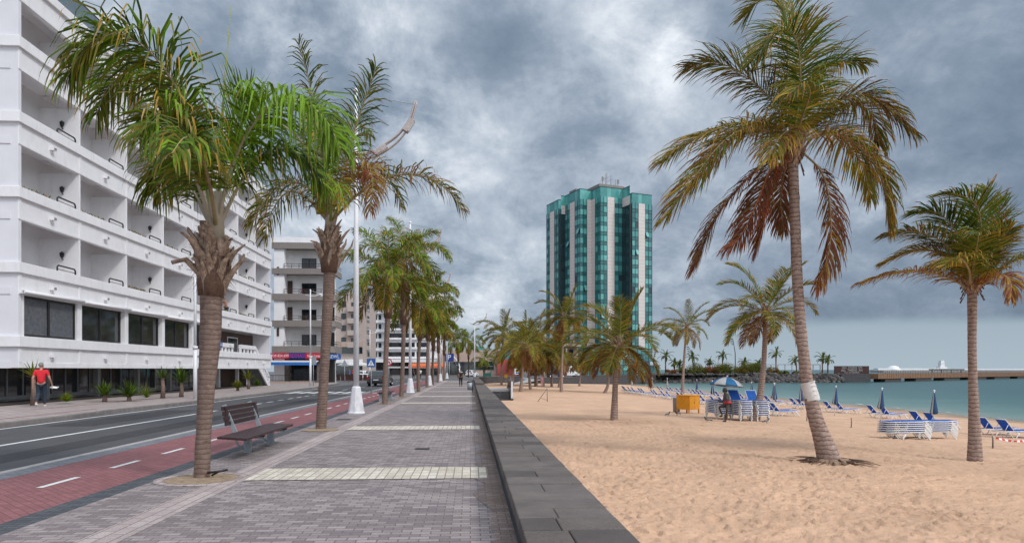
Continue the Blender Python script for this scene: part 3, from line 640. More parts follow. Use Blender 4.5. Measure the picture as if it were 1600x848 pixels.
# balconies
rs = random.Random(2)
for li, z0 in enumerate(LV):
    zt = z0 + .46
    for k in range(NB):
        ya, yb = HY0+BP*k, HY0+BP*(k+1)
        bal = MB()
        bal.box(HX-1.9, HX-.002, ya+.08, yb-.08, z0-.30, z0-.02)                                     # floor slab
        if k > 0: bal.box(HX-1.9, HX-.004, ya-.07, ya+.07, z0-.02, zt+1.84)                             # divider
        bal.box(HX-.24, HX-.003, ya+.08, yb-.08, z0-.02, zt-.02)
        bo = bal.build('balcony', W, ht)
        d = MB(); d.box(HX-1.92, HX-1.86, ya+.35, ya+1.75, z0, zt+1.55); d.box(HX-1.865,HX-1.85,ya+.41,ya+1.02,z0+.05,zt+1.49,1); d.box(HX-1.865,HX-1.85,ya+1.08,ya+1.69,z0+.05,zt+1.49,1)
        d.build('balcony_door', [M['darkframe'], M['curtain'] if (k+li) % 2 else M['glass']], bo)
        r_ = MB(); y0r, y1r = yb-1.75, yb-.28
        r_.tube([(HX-.06,y0r,zt-.05),(HX-.06,y0r,zt+.22),(HX-.06,y0r+.08,zt+.30),(HX-.06,y1r-.08,zt+.30),(HX-.06,y1r,zt+.22),(HX-.06,y1r,zt-.05)], .038, 7)
        r_.tube([(HX-.06,y0r+.06,zt+.12),(HX-.06,y1r-.06,zt+.12)], .014, 5)
        r_.build('balcony_rail', M['black'], bo)
        if (k % 2 == 0) or (li == 3 and k % 3 == 0):
            l_ = MB(); c = Vector((HX-.75, yb-.18, zt+1.0))
            l_.lathe([(.0,.22),(.025,.19),(.115,.12),(.12,.10),(.09,-.05),(.05,-.10),(.015,-.16),(0,-.16)], 6, 0, c, sm=False)
            l_.lathe([(.104,.09),(.086,-.04)], 6, 1, c, sm=False); l_.bar(c+Vector((0,.02,-.18)), c+Vector((0,.16,-.18)), .04,.04); l_.bar(c+Vector((0,.16,-.3)), c+Vector((0,.16,-.02)), .06,.02)
            l_.build('wall_lantern', [M['black'], M['glass']], bo)
        if li < 2 and rs.random() < .55:
            p_ = MB()
            for q in range(8):
                c = Vector((HX-.08, ya+.5+q*.26+rs.uniform(-.05,.05), zt+.05))
                for s_ in range(5):
                    dv = Vector((rs.uniform(-.4,.6),rs.uniform(-1,1),rs.uniform(.2,1))).normalized()*rs.uniform(.1,.2); sd = dv.cross(Vector((0,0,1))).normalized()*.03
                    p_.face([c-sd*.5, c+dv*.5-sd, c+dv, c+dv*.5+sd], rs.choice((0,0,1)))
            p_.box(HX-.14, HX-.03, ya+.35, ya+2.6, zt+.002, zt+.06, 2); p_.build('ledge_plant', [LF[OL], LF[OC], M['soil']], bo)
        f_ = MB(); c = Vector((HX+.06, ya+2.3, z0-.42)); f_.box(c.x-.06,c.x+.14,c.y-.11,c.y+.11,c.z-.07,c.z+.07); f_.box(c.x-.06,c.x,c.y-.03,c.y+.03,c.z-.18,c.z-.06)
        f_.box(c.x+.141,c.x+.15,c.y-.09,c.y+.09,c.z-.05,c.z+.05,1)
        f_.build('floodlight', [W, M['grey']], ht)
for k in range(NB):
    f_ = MB(); c = Vector((HX+.08, HY0+BP*k+2.3, 2.28)); f_.box(c.x-.08,c.x+.12,c.y-.11,c.y+.11,c.z-.07,c.z+.07); f_.box(c.x-.08,c.x-.01,c.y-.03,c.y+.03,c.z-.2,c.z-.06)
    f_.build('floodlight', [W, M['grey']], ht)
# dining-room windows under the first balcony row
for k in range(5):
    ya, yb = HY0+BP*k, HY0+BP*(k+1); a0, a1 = ya+.22, yb-.22
    b = MB(); x = HX-.22; z0, z1 = 3.10, 4.87
    if k == 0: x = HX-.10
    for (p0,p1,q0,q1) in ((a0,a1,z0,z0+.09),(a0,a1,z1-.09,z1),(a0,a0+.1,z0+.09,z1-.09),(a1-.1,a1,z0+.09,z1-.09),((a0+a1)/2-.07,(a0+a1)/2+.07,z0+.09,z1-.09)):
        b.box(x-.1,x,p0,p1,q0,q1)
    wo = b.build('window', M['darkframe'], ht)
    g = MB(); g.box(x-.09,x-.05,a0+.1,(a0+a1)/2-.07,z0+.09,z1-.09); g.build('pane', M['curtain'] if k == 0 else M['glass'], wo)
    g = MB(); g.box(x-.09,x-.05,(a0+a1)/2+.07,a1-.1,z0+.09,z1-.09); g.build('pane', M['glass'] if k else M['curtain'], wo)
    b = MB(); b.box(HX-.24,HX-.003,ya-.2 if k else ya+.23,ya+.2 if k else ya+.4,3.09,4.88); b.build('pilaster', W, ht)
    b = MB(); b.box(HX+.002,HX+.20,ya+.05,yb-.02,4.93,5.10); b.tube([(HX+.22,ya+.05,5.0),(HX+.22,yb-.03,5.0)], .07, 8)
    b.build('rolled_awning', W, ht)
b = MB(); b.box(HX-.24,HX-.003,HY0+BP*5-.2,HY0+BP*5+.15,3.09,4.88); b.build('pilaster', W, ht)
# half-basement glazing behind the planting
b = MB(); gx = HX-2.15
b.box(gx-.1, gx, HY0+.1, HY0+BP*5.2, .25, .42)
for i in range(21): b.box(gx-.1, gx, HY0+.3+i*1.15, HY0+.37+i*1.15, .42, 1.72)
bw = b.build('basement_window', M['grey'], ht)
b = MB(); b.box(gx-.08, gx-.05, HY0+.1, HY0+BP*5.2, .42, 1.72); b.build('pane', M['glass'], bw)
b = MB(); b.box(gx-.1, gx-.02, HY0+BP*5.2, HYE-.4, .1, 1.72); b.build('dark_wall', M['brownst'], ht)
for k in range(0, NB):
    b = MB(); yk = HY0+BP*k + (.9 if k == 0 else 0); b.box(HX-1.75,HX-1.5,yk-.13,yk+.13,.1,1.72); b.build('column', M['grey'] if k < 6 else W, ht)
# entrance terrace, door and outside stair
b = MB(); b.box(HX-2.4,HX-1.6,HY0+BP*5.05,HYE-.3,3.09,4.88); b.build('porch_wall', M['brownst'], ht)
b = MB(); y0 = HY0+BP*5.2; b.box(HX-1.62,HX-1.55,y0,y0+3.6,3.1,4.86); b.box(HX-1.63,HX-1.5,y0+1.75,y0+1.83,3.1,4.86,1); b.box(HX-1.63,HX-1.5,y0+3.6,y0+3.7,3.1,4.86,1); b.build('entrance_door', [M['glass'], M['grey']], ht)
b = MB(); y0 = HY0+BP*6.45; b.box(HX-1.62,HX-1.57,y0,y0+2.4,3.1,4.4); b.box(HX-1.63,HX-1.55,y0-.1,y0,3.1,4.5,1); b.box(HX-1.63,HX-1.55,y0+2.4,y0+2.5,3.1,4.5,1); b.box(HX-1.63,HX-1.55,y0,y0+2.4,4.4,4.5,1); b.build('side_door', [M['glass'], M['white']], ht)
b = MB()
for (ya,yb) in ((HY0+BP*5.05,HY0+BP*5.75),(HY0+BP*6.15,HY0+BP*7.0)):
    b.box(HX-.2,HX+.05,ya,yb,3.42,3.75)
    n = int((yb-ya)/1.0)+1
    for i in range(n+1):
        y = ya+.1+(yb-ya-.2)*i/n; b.box(HX-.15,HX,y-.1,y+.1,3.09,3.42)
b.build('terrace_balustrade', W, ht, bevel=.01)
b = MB(); ys0, ys1 = HY0+BP*7.0, HYE-.3; n = 14
for i in range(n):
    y = ys0+(ys1-ys0)*i/n; z = 3.05-(3.05-.15)*(i+1)/n; b.box(HX-1.5,HX-.12,y,y+(ys1-ys0)/n,z-.22,z)
b.build('stair_flight', M['grey'], ht)
for x0 in (HX-.12, HX-1.62):
    b = MB(); b.yzprism([(ys0,3.05),(ys1,.32),(ys1,.1),(ys1-.5,.1),(ys0,2.3)], x0, x0+.12)
    b.yzprism([(ys0,3.75),(ys1,1.02),(ys1,.76),(ys0,3.45)], x0-.02, x0+.14)
    for i in range(10):
        t = (i+.5)/10; y = ys0+(ys1-ys0)*t; z = 3.05+(.32-3.05)*t; b.box(x0,x0+.12,y-.07,y+.07,z-.1,z+.42)
    b.box(x0-.02,x0+.14,ys1-.12,ys1+.05,.1,1.02)
    b.build('stair_parapet', W, ht)
b = MB(); b.box(HX+.051,HX+.075,HY0+BP*5.05,HY0+BP*5.05+.6,3.38,3.80); b.box(HX+.076,HX+.08,HY0+BP*5.05+.06,HY0+BP*5.05+.54,3.50,3.55,1); b.box(HX+.076,HX+.08,HY0+BP*5.05+.06,HY0+BP*5.05+.4,3.62,3.66,1)
tag(b.build('wall_plaque', [M['sign_blue'], M['sign_white']]), 'small blue plaque fixed at the end of the hotel terrace balustrade', 'sign')
b = MB()
for i in range(24):
    y = HY0+.2+i*1.52; b.box(HX-.16,HX-.13,y,y+1.48,TOPZ+.05,TOPZ+1.05)
gb = b.build('roof_balustrade', M['glassbal'], ht)
b = MB(); b.bar((HX-.145,HY0+.2,TOPZ+1.1),(HX-.145,HYE-.5,TOPZ+1.1),.07,.05); b.build('top_rail', M['brownwin'], gb)
# ------------------------------------------------------------------ the other buildings
def ux(px, Y): return at_y(px, HY, Y).x
def uz(py, px, Y): return at_y(px, py, Y).z
def window(root, x0, x1, y, z0, z1, glass='glass', frame='darkframe', split=True, t=.07):
    b = MB()
    for q in ((x0,x1,z0,z0+t),(x0,x1,z1-t,z1),(x0,x0+t,z0+t,z1-t),(x1-t,x1,z0+t,z1-t)): b.box(q[0],q[1],y-.06,y+.05,q[2],q[3])
    if split: b.box((x0+x1)/2-t*.7,(x0+x1)/2+t*.7,y-.05,y+.05,z0+t,z1-t)
    w = b.build('window', M[frame], root)
    g = MB(); g.box(x0+t,x1-t,y-.02,y+.03,z0+t,z1-t); g.build('pane', M[glass], w); return w
# apartment block with shops
Y = 82.0; X = lambda p: ux(p, Y); Z = lambda p: uz(p, 480, Y)
ap = thing('apartment_building', 'white five storey apartment block with grey balcony bands above blue and red shop signs', 'building', (X(480),Y,.12))
b = MB(); b.prism([(X(425),Y+1.5),(X(521),Y+1.5),(ux(523,Y+4.4),Y+4.4),(ux(523,Y+16),Y+16),(X(425),Y+16)],.1,Z(375)); b.box(X(428),X(444),Y+.05,Y+1.5,.1,Z(375)); b.build('wall', M['white2'], ap)
b = MB(); b.prism([(X(425),Y-.05),(X(523),Y-.05),(X(523),Y+4.3),(ux(524,Y+16),Y+16.1),(X(425),Y+16.1)],Z(379),Z(371)); b.box(X(440),X(450),Y+1,Y+4,Z(371),Z(368)); b.box(X(470),X(480),Y+1,Y+4,Z(371),Z(369)); b.build('parapet', M['white2'], ap)
for i, (ya, yb) in enumerate(((389,379.3),(428.5,419.5),(469,459),(510,500.5),(551,540.5))):
    b = MB(); z0, z1 = Z(ya), Z(yb)
    xr = X(523.5)
    b.box(X(425),xr-.7,Y-.15,Y+.12,z0,z1)
    for k in range(4):   # rounded outer corner
        a0, a1 = R(90*k/4), R(90*(k+1)/4); cx, cy = xr-.7, Y+.55
        p = [(cx+.7*math.sin(a), cy-.7*math.cos(a)) for a in (a0,a1)]; q = [(cx+.44*math.sin(a), cy-.44*math.cos(a)) for a in (a1,a0)]
        b.prism(p+q, z0, z1)
    b.box(xr-.25,xr,Y+.55,Y+4.3,z0,z1); b.box(X(444),xr-.3,Y+.12,Y+1.5,z0+.1,z0+.35)
    bo = b.build('balcony', M['band'], ap)
    if i:
        r_ = MB()
        for h in (.28,.55):
            r_.bar((X(444),Y-.02,z1+h),(xr-.6,Y-.02,z1+h),.05,.05); r_.bar((xr-.05,Y+.6,z1+h),(xr-.05,Y+4.2,z1+h),.05,.05); r_.bar((xr-.6,Y-.02,z1+h),(xr-.05,Y+.6,z1+h),.05,.05)
        for k in range(8): r_.bar((X(444)+k*.86,Y-.02,z1),(X(444)+k*.86,Y-.02,z1+.55),.04,.04)
        r_.build('balcony_rail', M['darkframe'] if i in (1,4) else M['brownwin'], bo)
        window(ap, X(467), X(490), Y+1.48, z1+.18, z1+1.42, 'curtain' if i in (1,4) else 'glass')
        b = MB(); b.box(X(513),X(519),Y+1.42,Y+1.49,z1-.1,z1+1.7); b.build('balcony_door', M['darkframe'], ap)
        if i == 2 or i == 3:
            b = MB(); b.box(X(444.5),X(452),Y+1.42,Y+1.49,z1-.1,z1+1.7); b.build('shutter', M['brownwin'], ap)
            b = MB(); rq = random.Random(i)
            for _ in range(60):
                c = Vector((X(468)+rq.uniform(0,1.2) if _ % 2 else xr-rq.uniform(.1,.9), Y+.1, z1+.1+rq.uniform(0,.4))); d = Vector((rq.uniform(-1,1),rq.uniform(-1,1),rq.uniform(-.3,1)))*.12
                b.face([c-d, c+Vector((.05,0,.06)), c+d, c-Vector((.05,0,.06))], rq.choice((0,1)))
            b.build('balcony_plant', [LF[GR], mat('purple_flowers', (.20,.05,.14))], ap)
for py in (420, 515): 
    b = MB(); b.box(X(432.5),X(436),Y-.01,Y+.06,Z(py+10),Z(py-3)); b.build('shutter', M['brownwin'], ap)
b = MB(); b.box(X(430),X(500),Y+1.4,Y+1.48,.35,2.6)
for p in (447.5, 497): pass
b.build('shop_window', M['glass'], ap)
for p in (443.5, 494.5):
    b = MB(); b.box(X(p),X(p+7),Y+.2,Y+1.4,.1,2.7); b.build('column', M['pink_stone'], ap)
b = MB(); b.box(X(505),X(520),Y+.6,Y+1.45,.1,2.7); b.build('shop_door', M['darkframe'], ap)
b = MB(); b.box(X(425),X(522),Y+.15,Y+1.5,2.75,Z(551.2)); b.build('shop_soffit', M['rust'], ap)
def shopsign(x0, x1, z0, z1, m, text, tm, label, size, sx=.9):
    r = thing('shop_sign', label, 'sign', ((x0+x1)/2, Y-.2, (z0+z1)/2))
    b = MB(); b.box(x0,x1,Y-.26,Y-.16,z0,z1); b.build('sign_panel', M[m], r)
    words('lettering', text, size, Matrix.Translation((0,-.07,0)) @ Matrix.Rotation(R(90),4,'X'), M[tm], r, .005, sx=sx); return r
M['mag'] = mat('magenta_letters', (.42,.03,.20), .5, .05)
z0, z1 = Z(560), Z(551.4)
shopsign(X(405),X(424.3),z0,z1,'sign_navy','RE/MAX','mag','blue shop sign with magenta letters, partly hidden behind the hotel stair',.62)
shopsign(X(425),X(452),z0,z1,'sign_red','928 824 699','sign_white','red shop sign with a white phone number above the awning',.44)
shopsign(X(452.4),X(478),z0,z1,'sign_navy','RE/MAX','mag','blue shop sign with magenta letters, between two red signs',.62)
shopsign(X(478.4),X(512),z0-.02,z1,'sign_red','New Lanzarote','sign_white','red shop sign with white script letters beside the slim palm trunk',.42,.8)
shopsign(X(512.5),X(533),z0-.1,z1-.1,'sign_blue','SEWL','sign_white','blue shop sign with white letters at the block corner',.55)
aw = thing('shop_awning', 'blue and white awning stretched over the shop front', 'awning', (X(470),Y-.5,2.3))
b = MB(); b.face([(X(414),Y-.2,2.72),(X(499),Y-.2,2.72),(X(499),Y-1.5,2.50),(X(414),Y-1.5,2.50)]); b.face([(X(414),Y-.2,2.69),(X(499),Y-.2,2.69),(X(499),Y-1.5,2.47),(X(414),Y-1.5,2.47)]); b.build('awning_top', M['fab_white'], aw)
b = MB(); b.box(X(414),X(499),Y-1.53,Y-1.50,2.16,2.51); b.build('valance', M['awn_blue'], aw)
fn = thing('railing_fence', 'low black railing on a kerb along the shop front', 'fence', (X(470),Y-3,.12))
b = MB(); b.box(X(420),X(500),Y-3.12,Y-2.88,.1,.3); b.build('kerb_base', M['pinkbeige'], fn)
b = MB(); b.bar((X(420),Y-3,1.0),(X(500),Y-3,1.0),.05,.05); b.bar((X(420),Y-3,.42),(X(500),Y-3,.42),.04,.04)
x = X(420)
while x < X(500): b.box(x,x+.022,Y-3.01,Y-2.99,.3,1.0); x += .16
b.build('bars', M['black'], fn)
# beige block further on
Y = 160.0; X = lambda p: ux(p, Y); Z = lambda p: uz(p, 550, Y)
bl = thing('apartment_building', 'beige seven storey apartment block with small box balconies', 'building', (X(555),Y,0))
b = MB(); b.box(X(515),X(567),Y,Y+22,0,Z(460)); b.build('wall', M['beige'], bl)
b = MB(); b.box(X(514.5),X(567.5),Y-.1,Y+22.2,Z(460),Z(457.5)); b.build('roof', M['beige'], bl)
for i, py in enumerate((471,489.5,508,527)):
    window(bl, X(533.5), X(541), Y-.03, Z(py+8.5), Z(py), 'teal_k' if i % 2 else 'glass', t=.12)
    window(bl, X(549), X(556), Y-.03, Z(py+8), Z(py+1), 'glass', 'brownwin', t=.12)
    b = MB(); b.box(X(544),X(562),Y-1.3,Y-.05,Z(py+16),Z(py+8.2)); b.build('balcony', M['beige'], bl)
b = MB(); b.box(X(529),X(566),Y-1.2,Y-.05,Z(542),Z(534)); b.build('balcony', M['pinkbeige'], bl)
for j in range(5):
    py = 471+18.4*j; b = MB(); b.box(X(567)-.02,X(567)+.05,Y+6,Y+10,Z(py+11),Z(py)); b.build('window', M['glass'], bl)
b = MB(); b.box(X(533),X(566.5),Y-.08,Y-.02,Z(552),Z(542.5)); b.build('window_band', M['teal_k'], bl)
b = MB(); b.box(X(520),X(566.5),Y-.08,Y-.02,.1,Z(567)); b.build('shop_window', M['glass'], bl)
b = MB(); b.box(X(520),X(566.8),Y-.3,Y-.09,Z(566.8),Z(561)); b.build('shop_fascia', M['white2'], bl)
# white block with ribbon windows
Y = 200.0; X = lambda p: ux(p, Y); Z = lambda p: uz(p, 610, Y)
wb = thing('apartment_building', 'white building with long ribbon windows behind the palm row', 'building', (X(615),Y,0))
b = MB(); b.box(X(560),X(604),Y+3,Y+26,0,Z(463)); b.box(X(604),X(690),Y,Y+26,0,Z(452)); b.build('wall', M['white2'], wb)
for i in range(7):
    py = 476+14.7*i
    for p in (582.5, 589.5):
        b = MB(); b.box(X(p),X(p+4.2),Y+2.9,Y+3.05,Z(py+7.5),Z(py)); b.build('window', M['teal_k'], wb)
    b = MB(); b.box(X(577),X(602),Y+1.6,Y+2.98,Z(py+12.8),Z(py+9)); b.build('balcony', M['white'], wb)
    for (p,q) in ((606,628),(631,648),(651,668)):
        b = MB(); b.box(X(p),X(q),Y-.06,Y+.05,Z(py+7),Z(py)); b.build('window', M['glass'], wb)
    b = MB(); b.box(X(604.5),X(690),Y-.55,Y-.07,Z(py+10.5),Z(py+8)); b.build('ledge', M['white'], wb)
b = MB(); b.box(X(570),X(690),Y-.12,Y-.06,.1,Z(566)); b.build('shop_window', M['glass'], wb)
b = MB(); b.box(X(570),X(690),Y-1.4,Y-.6,Z(565.8),Z(561)); b.build('canopy', M['white2'], wb)
# shopping centre at the end of the promenade
Y = 186.0; X = lambda p: ux(p, Y); Z = lambda p: uz(p, 780, Y)
sc_ = thing('shopping_centre', 'low sand coloured building with teal glass at the end of the promenade', 'building', (X(755),Y,0))
b = MB(); b.box(X(690),X(776),Y,Y+30,0,Z(546.5)); b.build('wall', M['pinkbeige'], sc_)
b = MB(); b.box(X(742),X(771.5),Y-.08,Y+.05,Z(577.5),Z(564.5)); b.build('window', M['teal_k'], sc_)
b = MB()
for i in range(7): b.box(X(742+i*4.8),X(742.4+i*4.8),Y-.14,Y-.09,Z(577.5),Z(564.5))
b.box(X(742),X(771.5),Y-.14,Y-.09,Z(568.5),Z(567.5)); b.build('mullions', M['mull'], sc_)
b = MB(); b.box(X(736),X(757),Y+2,Y+20,Z(546.5),Z(541)); b.build('rooflight', M['teal_m'], sc_)
b = MB(); b.box(X(695),X(741),Y-.1,Y+.04,.2,Z(565)); b.build('shop_window', M['glass'], sc_)
rb = thing('shopping_centre', 'dark red rendered building with a teal corner window behind the beach palms', 'building', (X(797),Y-1,0))
b = MB(); b.box(X(776.4),X(818),Y-2,Y+25,0,Z(561)); b.box(X(776.4),X(786),Y-2,Y+25,Z(561),Z(548)); b.build('wall', M['redwall'], rb)
b = MB(); b.box(X(786.2),X(818),Y-1.6,Y+20,Z(560.9),Z(547)); b.build('window', M['teal_m'], rb)
b = MB(); b.box(X(785.5),X(818.5),Y-2.1,Y+20.5,Z(547),Z(545.6)); b.build('roof', M['pinkbeige'], rb)
# glass tower
AV = ray(342, HY); AV.z = 0; AV.normalize(); BV = Vector((AV.y, -AV.x, 0))
def meet(P, d, px):
    r = ray(px, HY); r.z = 0
    den = d.x*r.y - d.y*r.x
    s = (-(P.x*r.y - P.y*r.x))/den
    return P + d*s
zx = lambda v: 840 + v/5.655
P0 = flat(zx(555), 193)
segL = [('A',510,'g'),('A',475,'s'),('-B',435,'s'),('-B',375,'g'),('A',330,'g'),('A',285,'s'),('A',243,'g'),('-B',208,'s'),('-B',185,'k'),('A',150,'g'),('A',110,'s'),('A',80,'g')]
segR = [('B',615,'g'),('B',680,'s'),('B',750,'g'),('-A',815,'s'),('-A',835,'k'),('B',890,'g'),('B',950,'s'),('B',1010,'g')]
DV = {'A':AV,'-A':-AV,'B':BV,'-B':-BV}
tw = thing('hotel_tower', 'tall teal glass tower with pale vertical stone stripes and roof antennas', 'building', (P0.x,P0.y,0))
def walk(segs):
    p = P0.copy(); out = []
    for d, v, k in segs:
        q = meet(p, DV[d], zx(v)); out.append((p.copy(), q.copy(), k)); p = q
    return out
wl, wr = walk(segL), walk(segR)
def dep(p): return p.x*ST + p.y*CT
def ztop(p, py): return EYE + (HY-py)/FPX*dep(p)
ZC = ztop(P0, 291.2)
corner1 = wl[3][1]; ZL1 = ztop(corner1, 294.8); corner2 = wl[8][1]; ZL2 = ztop(corner2, 311.9); cr = wr[4][1]; ZR = ztop(cr, 301.5)
tops_l = [ZC]*2 + [ZC] + [ZL1]*4 + [ZL1] + [ZL2]*4
tops_r = [ZC]*4 + [ZR]*4
NF = 17; ZB = 4.0; PAR = 2.7
rt = random.Random(4)
gm = MB(); sm_ = MB(); ml = MB()
def facade(p, q, k, zt):
    L = (q-p).length; zr = min(zt, ZC) - PAR
    t = (q-p).normalized(); n = Vector((t.y,-t.x,0))
    if n.dot(Vector((P0.x,P0.y,0))*-1) < 0: n = -n
    def quad(mb, a, b_, z0, z1, m, off=0.0):
        A = p+t*a+n*off; B_ = p+t*b_+n*off
        mb.face([(A.x,A.y,z0),(B_.x,B_.y,z0),(B_.x,B_.y,z1),(A.x,A.y,z1)], m)
    # glazed parapet band
    np_ = max(1, round(L/1.5))
    for i in range(np_): quad(gm, L*i/np_, L*(i+1)/np_, zr, zt, 1 if rt.random() < .6 else 0)
    ml.bar(p+Vector((0,0,zt)), q+Vector((0,0,zt)), .18, .14)
    if k == 's':
        quad(sm_, 0, L, ZB, zr-.02, 0, .06); return
    ncol = max(1, round(L/1.35)); fh = (zr-ZB)/NF
    for f in range(NF):
        z0 = ZB+f*fh
        quad(gm, 0, L, z0, z0+fh*.36, 2)
        for c in range(ncol):
            r = rt.random(); m = (0 if r < .38 else 1 if r < .84 else 2 if r < .95 else 3)
            if k == 'k': m = 3 if r < .6 else 2
            a, b_ = L*c/ncol, L*(c+1)/ncol
            quad(gm, a, b_, z0+fh*.36, z0+fh, m)
            if r > .975 and k == 'g':      # a window standing open
                A, B_ = p+t*(a+.15), p+t*(b_-.15)
                gm.face([(A.x+n.x*.6,A.y+n.y*.6,z0+fh*.45),(B_.x+n.x*.6,B_.y+n.y*.6,z0+fh*.45),(B_.x+n.x*.08,B_.y+n.y*.08,z0+fh*.98),(A.x+n.x*.08,A.y+n.y*.08,z0+fh*.98)], 0)
        for zz in (z0, z0+fh*.36): ml.bar(p+Vector((0,0,zz))+n*.02, q+Vector((0,0,zz))+n*.02, .10, .12)
    for c in range(ncol+1):
        A = p+t*(L*c/ncol)+n*.03; ml.bar(A+Vector((0,0,ZB)), A+Vector((0,0,zr)), .11, .11, 0, up=n)
for (p,q,k), zt in list(zip(wl,tops_l)) + list(zip(wr,tops_r)): facade(p,q,k,zt)
gm.build('curtain_wall', [M['teal_l'],M['teal_m'],M['teal_d'],M['teal_k']], tw)
sm_.build('stone_cladding', M['beige'] if False else mat('tower_panels', (.60,.535,.51), .7, .05, .3), tw); ml.build('mullions', M['mull'], tw)
for s in tw.children:
    if s.name.startswith('stone_cladding'):
        # fine horizontal panel joints
        t, N, L = nt(s.data.materials[0]); pb_ = [n for n in N if n.type == 'BSDF_PRINCIPLED'][0]
        base = pb_.inputs['Base Color'].links[0].from_socket; tc = [n for n in N if n.type == 'TEX_COORD'][0]
        w_ = N.new('ShaderNodeTexWave'); w_.bands_direction = 'Z'; w_.inputs['Scale'].default_value = .31; L.new(tc.outputs['Object'], w_.inputs['Vector'])
        mr = N.new('ShaderNodeMapRange'); mr.inputs[1].default_value = .0; mr.inputs[2].default_value = .12; mr.inputs[3].default_value = .84; mr.inputs[4].default_value = 1
        L.new(w_.outputs['Fac'], mr.inputs[0]); v_ = N.new('ShaderNodeVectorMath'); v_.operation = 'SCALE'; L.new(base, v_.inputs[0]); L.new(mr.outputs[0], v_.inputs['Scale']); L.new(v_.outputs[0], pb_.inputs['Base Color'])
outline = [w_[1] for w_ in reversed(wl)] + [P0] + [w_[1] for w_ in wr]
end_r, end_l = wr[-1][1], wl[-1][1]
back = [end_r + AV*18, end_l + BV*12 + AV*2]
b = MB(); ring = [(p.x,p.y) for p in outline] + [(p.x,p.y) for p in back]
cx = sum(p[0] for p in ring)/len(ring); cy = sum(p[1] for p in ring)/len(ring)
inner = [(cx+(x-cx)*.97, cy+(y-cy)*.97) for x, y in ring]
b.prism(inner, 0, min(ZL2,ZR)-PAR-.3); b.build('core', M['teal_k'], tw)
b = MB()
for p, q in ((P0+AV*4+BV*2, 1), ): pass
c0 = P0 + AV*7 + BV*5; b.obox(c0+Vector((0,0,ZC-.6)), AV*5.0, BV*4.2, Vector((0,0,2.0))); b.build('roof_plant_room', M['band'], tw)
b = MB(); c1 = corner1 + AV*6 + BV*2; b.obox(c1+Vector((0,0,ZL1+.1)), AV*2, BV*1.2, Vector((0,0,1.0))); b.build('roof_plant_room', M['band'], tw)
for (v, y0_, y1_) in ((600,85,10),(575,95,30),(612,40,0),(710,105,55),(688,90,60),(648,80,20)):
    b = MB(); pz = at_d(zx(v), HY, dep(P0)+7); zb = EYE+(HY-(270+y0_/5.655))/FPX*200; zt = EYE+(HY-(270+y1_/5.655))/FPX*200
    b.tube([(pz.x,pz.y,ZC-1),(pz.x,pz.y,zt)], .10, 5); b.bar((pz.x-.7,pz.y,zt-1.6),(pz.x+.7,pz.y,zt-1.2),.08,.08)
    if v in (575,710): b.box(pz.x-.3,pz.x+.3,pz.y-.1,pz.y+.1,zt-1.2,zt-.2)
    b.build('antenna', M['grey'], tw)
# tower podium
Y = 178.0; X = lambda p: ux(p, Y); Z = lambda p: uz(p, 860, Y)
pod = thing('hotel_podium', 'beige columned wing at the foot of the glass tower', 'building', (X(860),Y,0))
b = MB(); b.box(X(819),X(906),Y+3,Y+11,0,Z(541)); b.build('wall', M['pinkbeige'], pod)
b = MB(); b.box(X(817),X(907),Y-.2,Y+11.2,Z(541),Z(536.5)); b.build('roof', M['beige'], pod)
for p in (822, 846, 866, 884):
    b = MB(); b.tube([(X(p),Y+.4,0),(X(p),Y+.4,Z(541.2))], .42, 12); b.build('column', M['white2'], pod)
for p in (826, 850, 870, 888):
    for q in (545, 563):
        b = MB(); b.box(X(p),X(p+10),Y+2.9,Y+3.05,Z(q+9),Z(q)); b.build('window', M['glass'], pod)
b = MB(); b.box(X(826),X(848),Y+2.8,Y+2.9,.1,Z(574)); b.build('entrance', M['glass'], pod)
gp = thing('glass_pavilion', 'curved teal glass entrance hall at the tower base', 'building', (X(960),Y,0))
g1 = MB(); g2 = MB(); pts = [flat(915,168), flat(925,166.5), flat(940,167), flat(965,168), flat(990,172), flat(1008,182)]
pts = smooth_path(pts, 3); zt = Z(545)
for p, q in zip(pts, pts[1:]):
    for i in range(5):
        z0, z1 = zt*i/5, zt*(i+1)/5; g1.face([(p.x,p.y,z0),(q.x,q.y,z0),(q.x,q.y,z1),(p.x,p.y,z1)], rt.choice((0,1,1,2)))
        g2.bar((p.x,p.y,z1),(q.x,q.y,z1),.15,.15)
    g2.bar((p.x,p.y,0),(p.x,p.y,zt),.15,.15,0,up=(0,1,0))
g1.build('curtain_wall', [M['teal_l'],M['teal_m'],M['teal_d']], gp); g2.build('mullions', M['mull'], gp)
b = MB(); b.prism([(p.x,p.y) for p in pts]+[(pts[-1].x-2,pts[-1].y+6),(pts[0].x+1,pts[0].y+8)], zt, zt+.5); b.build('roof', M['beige'], gp)
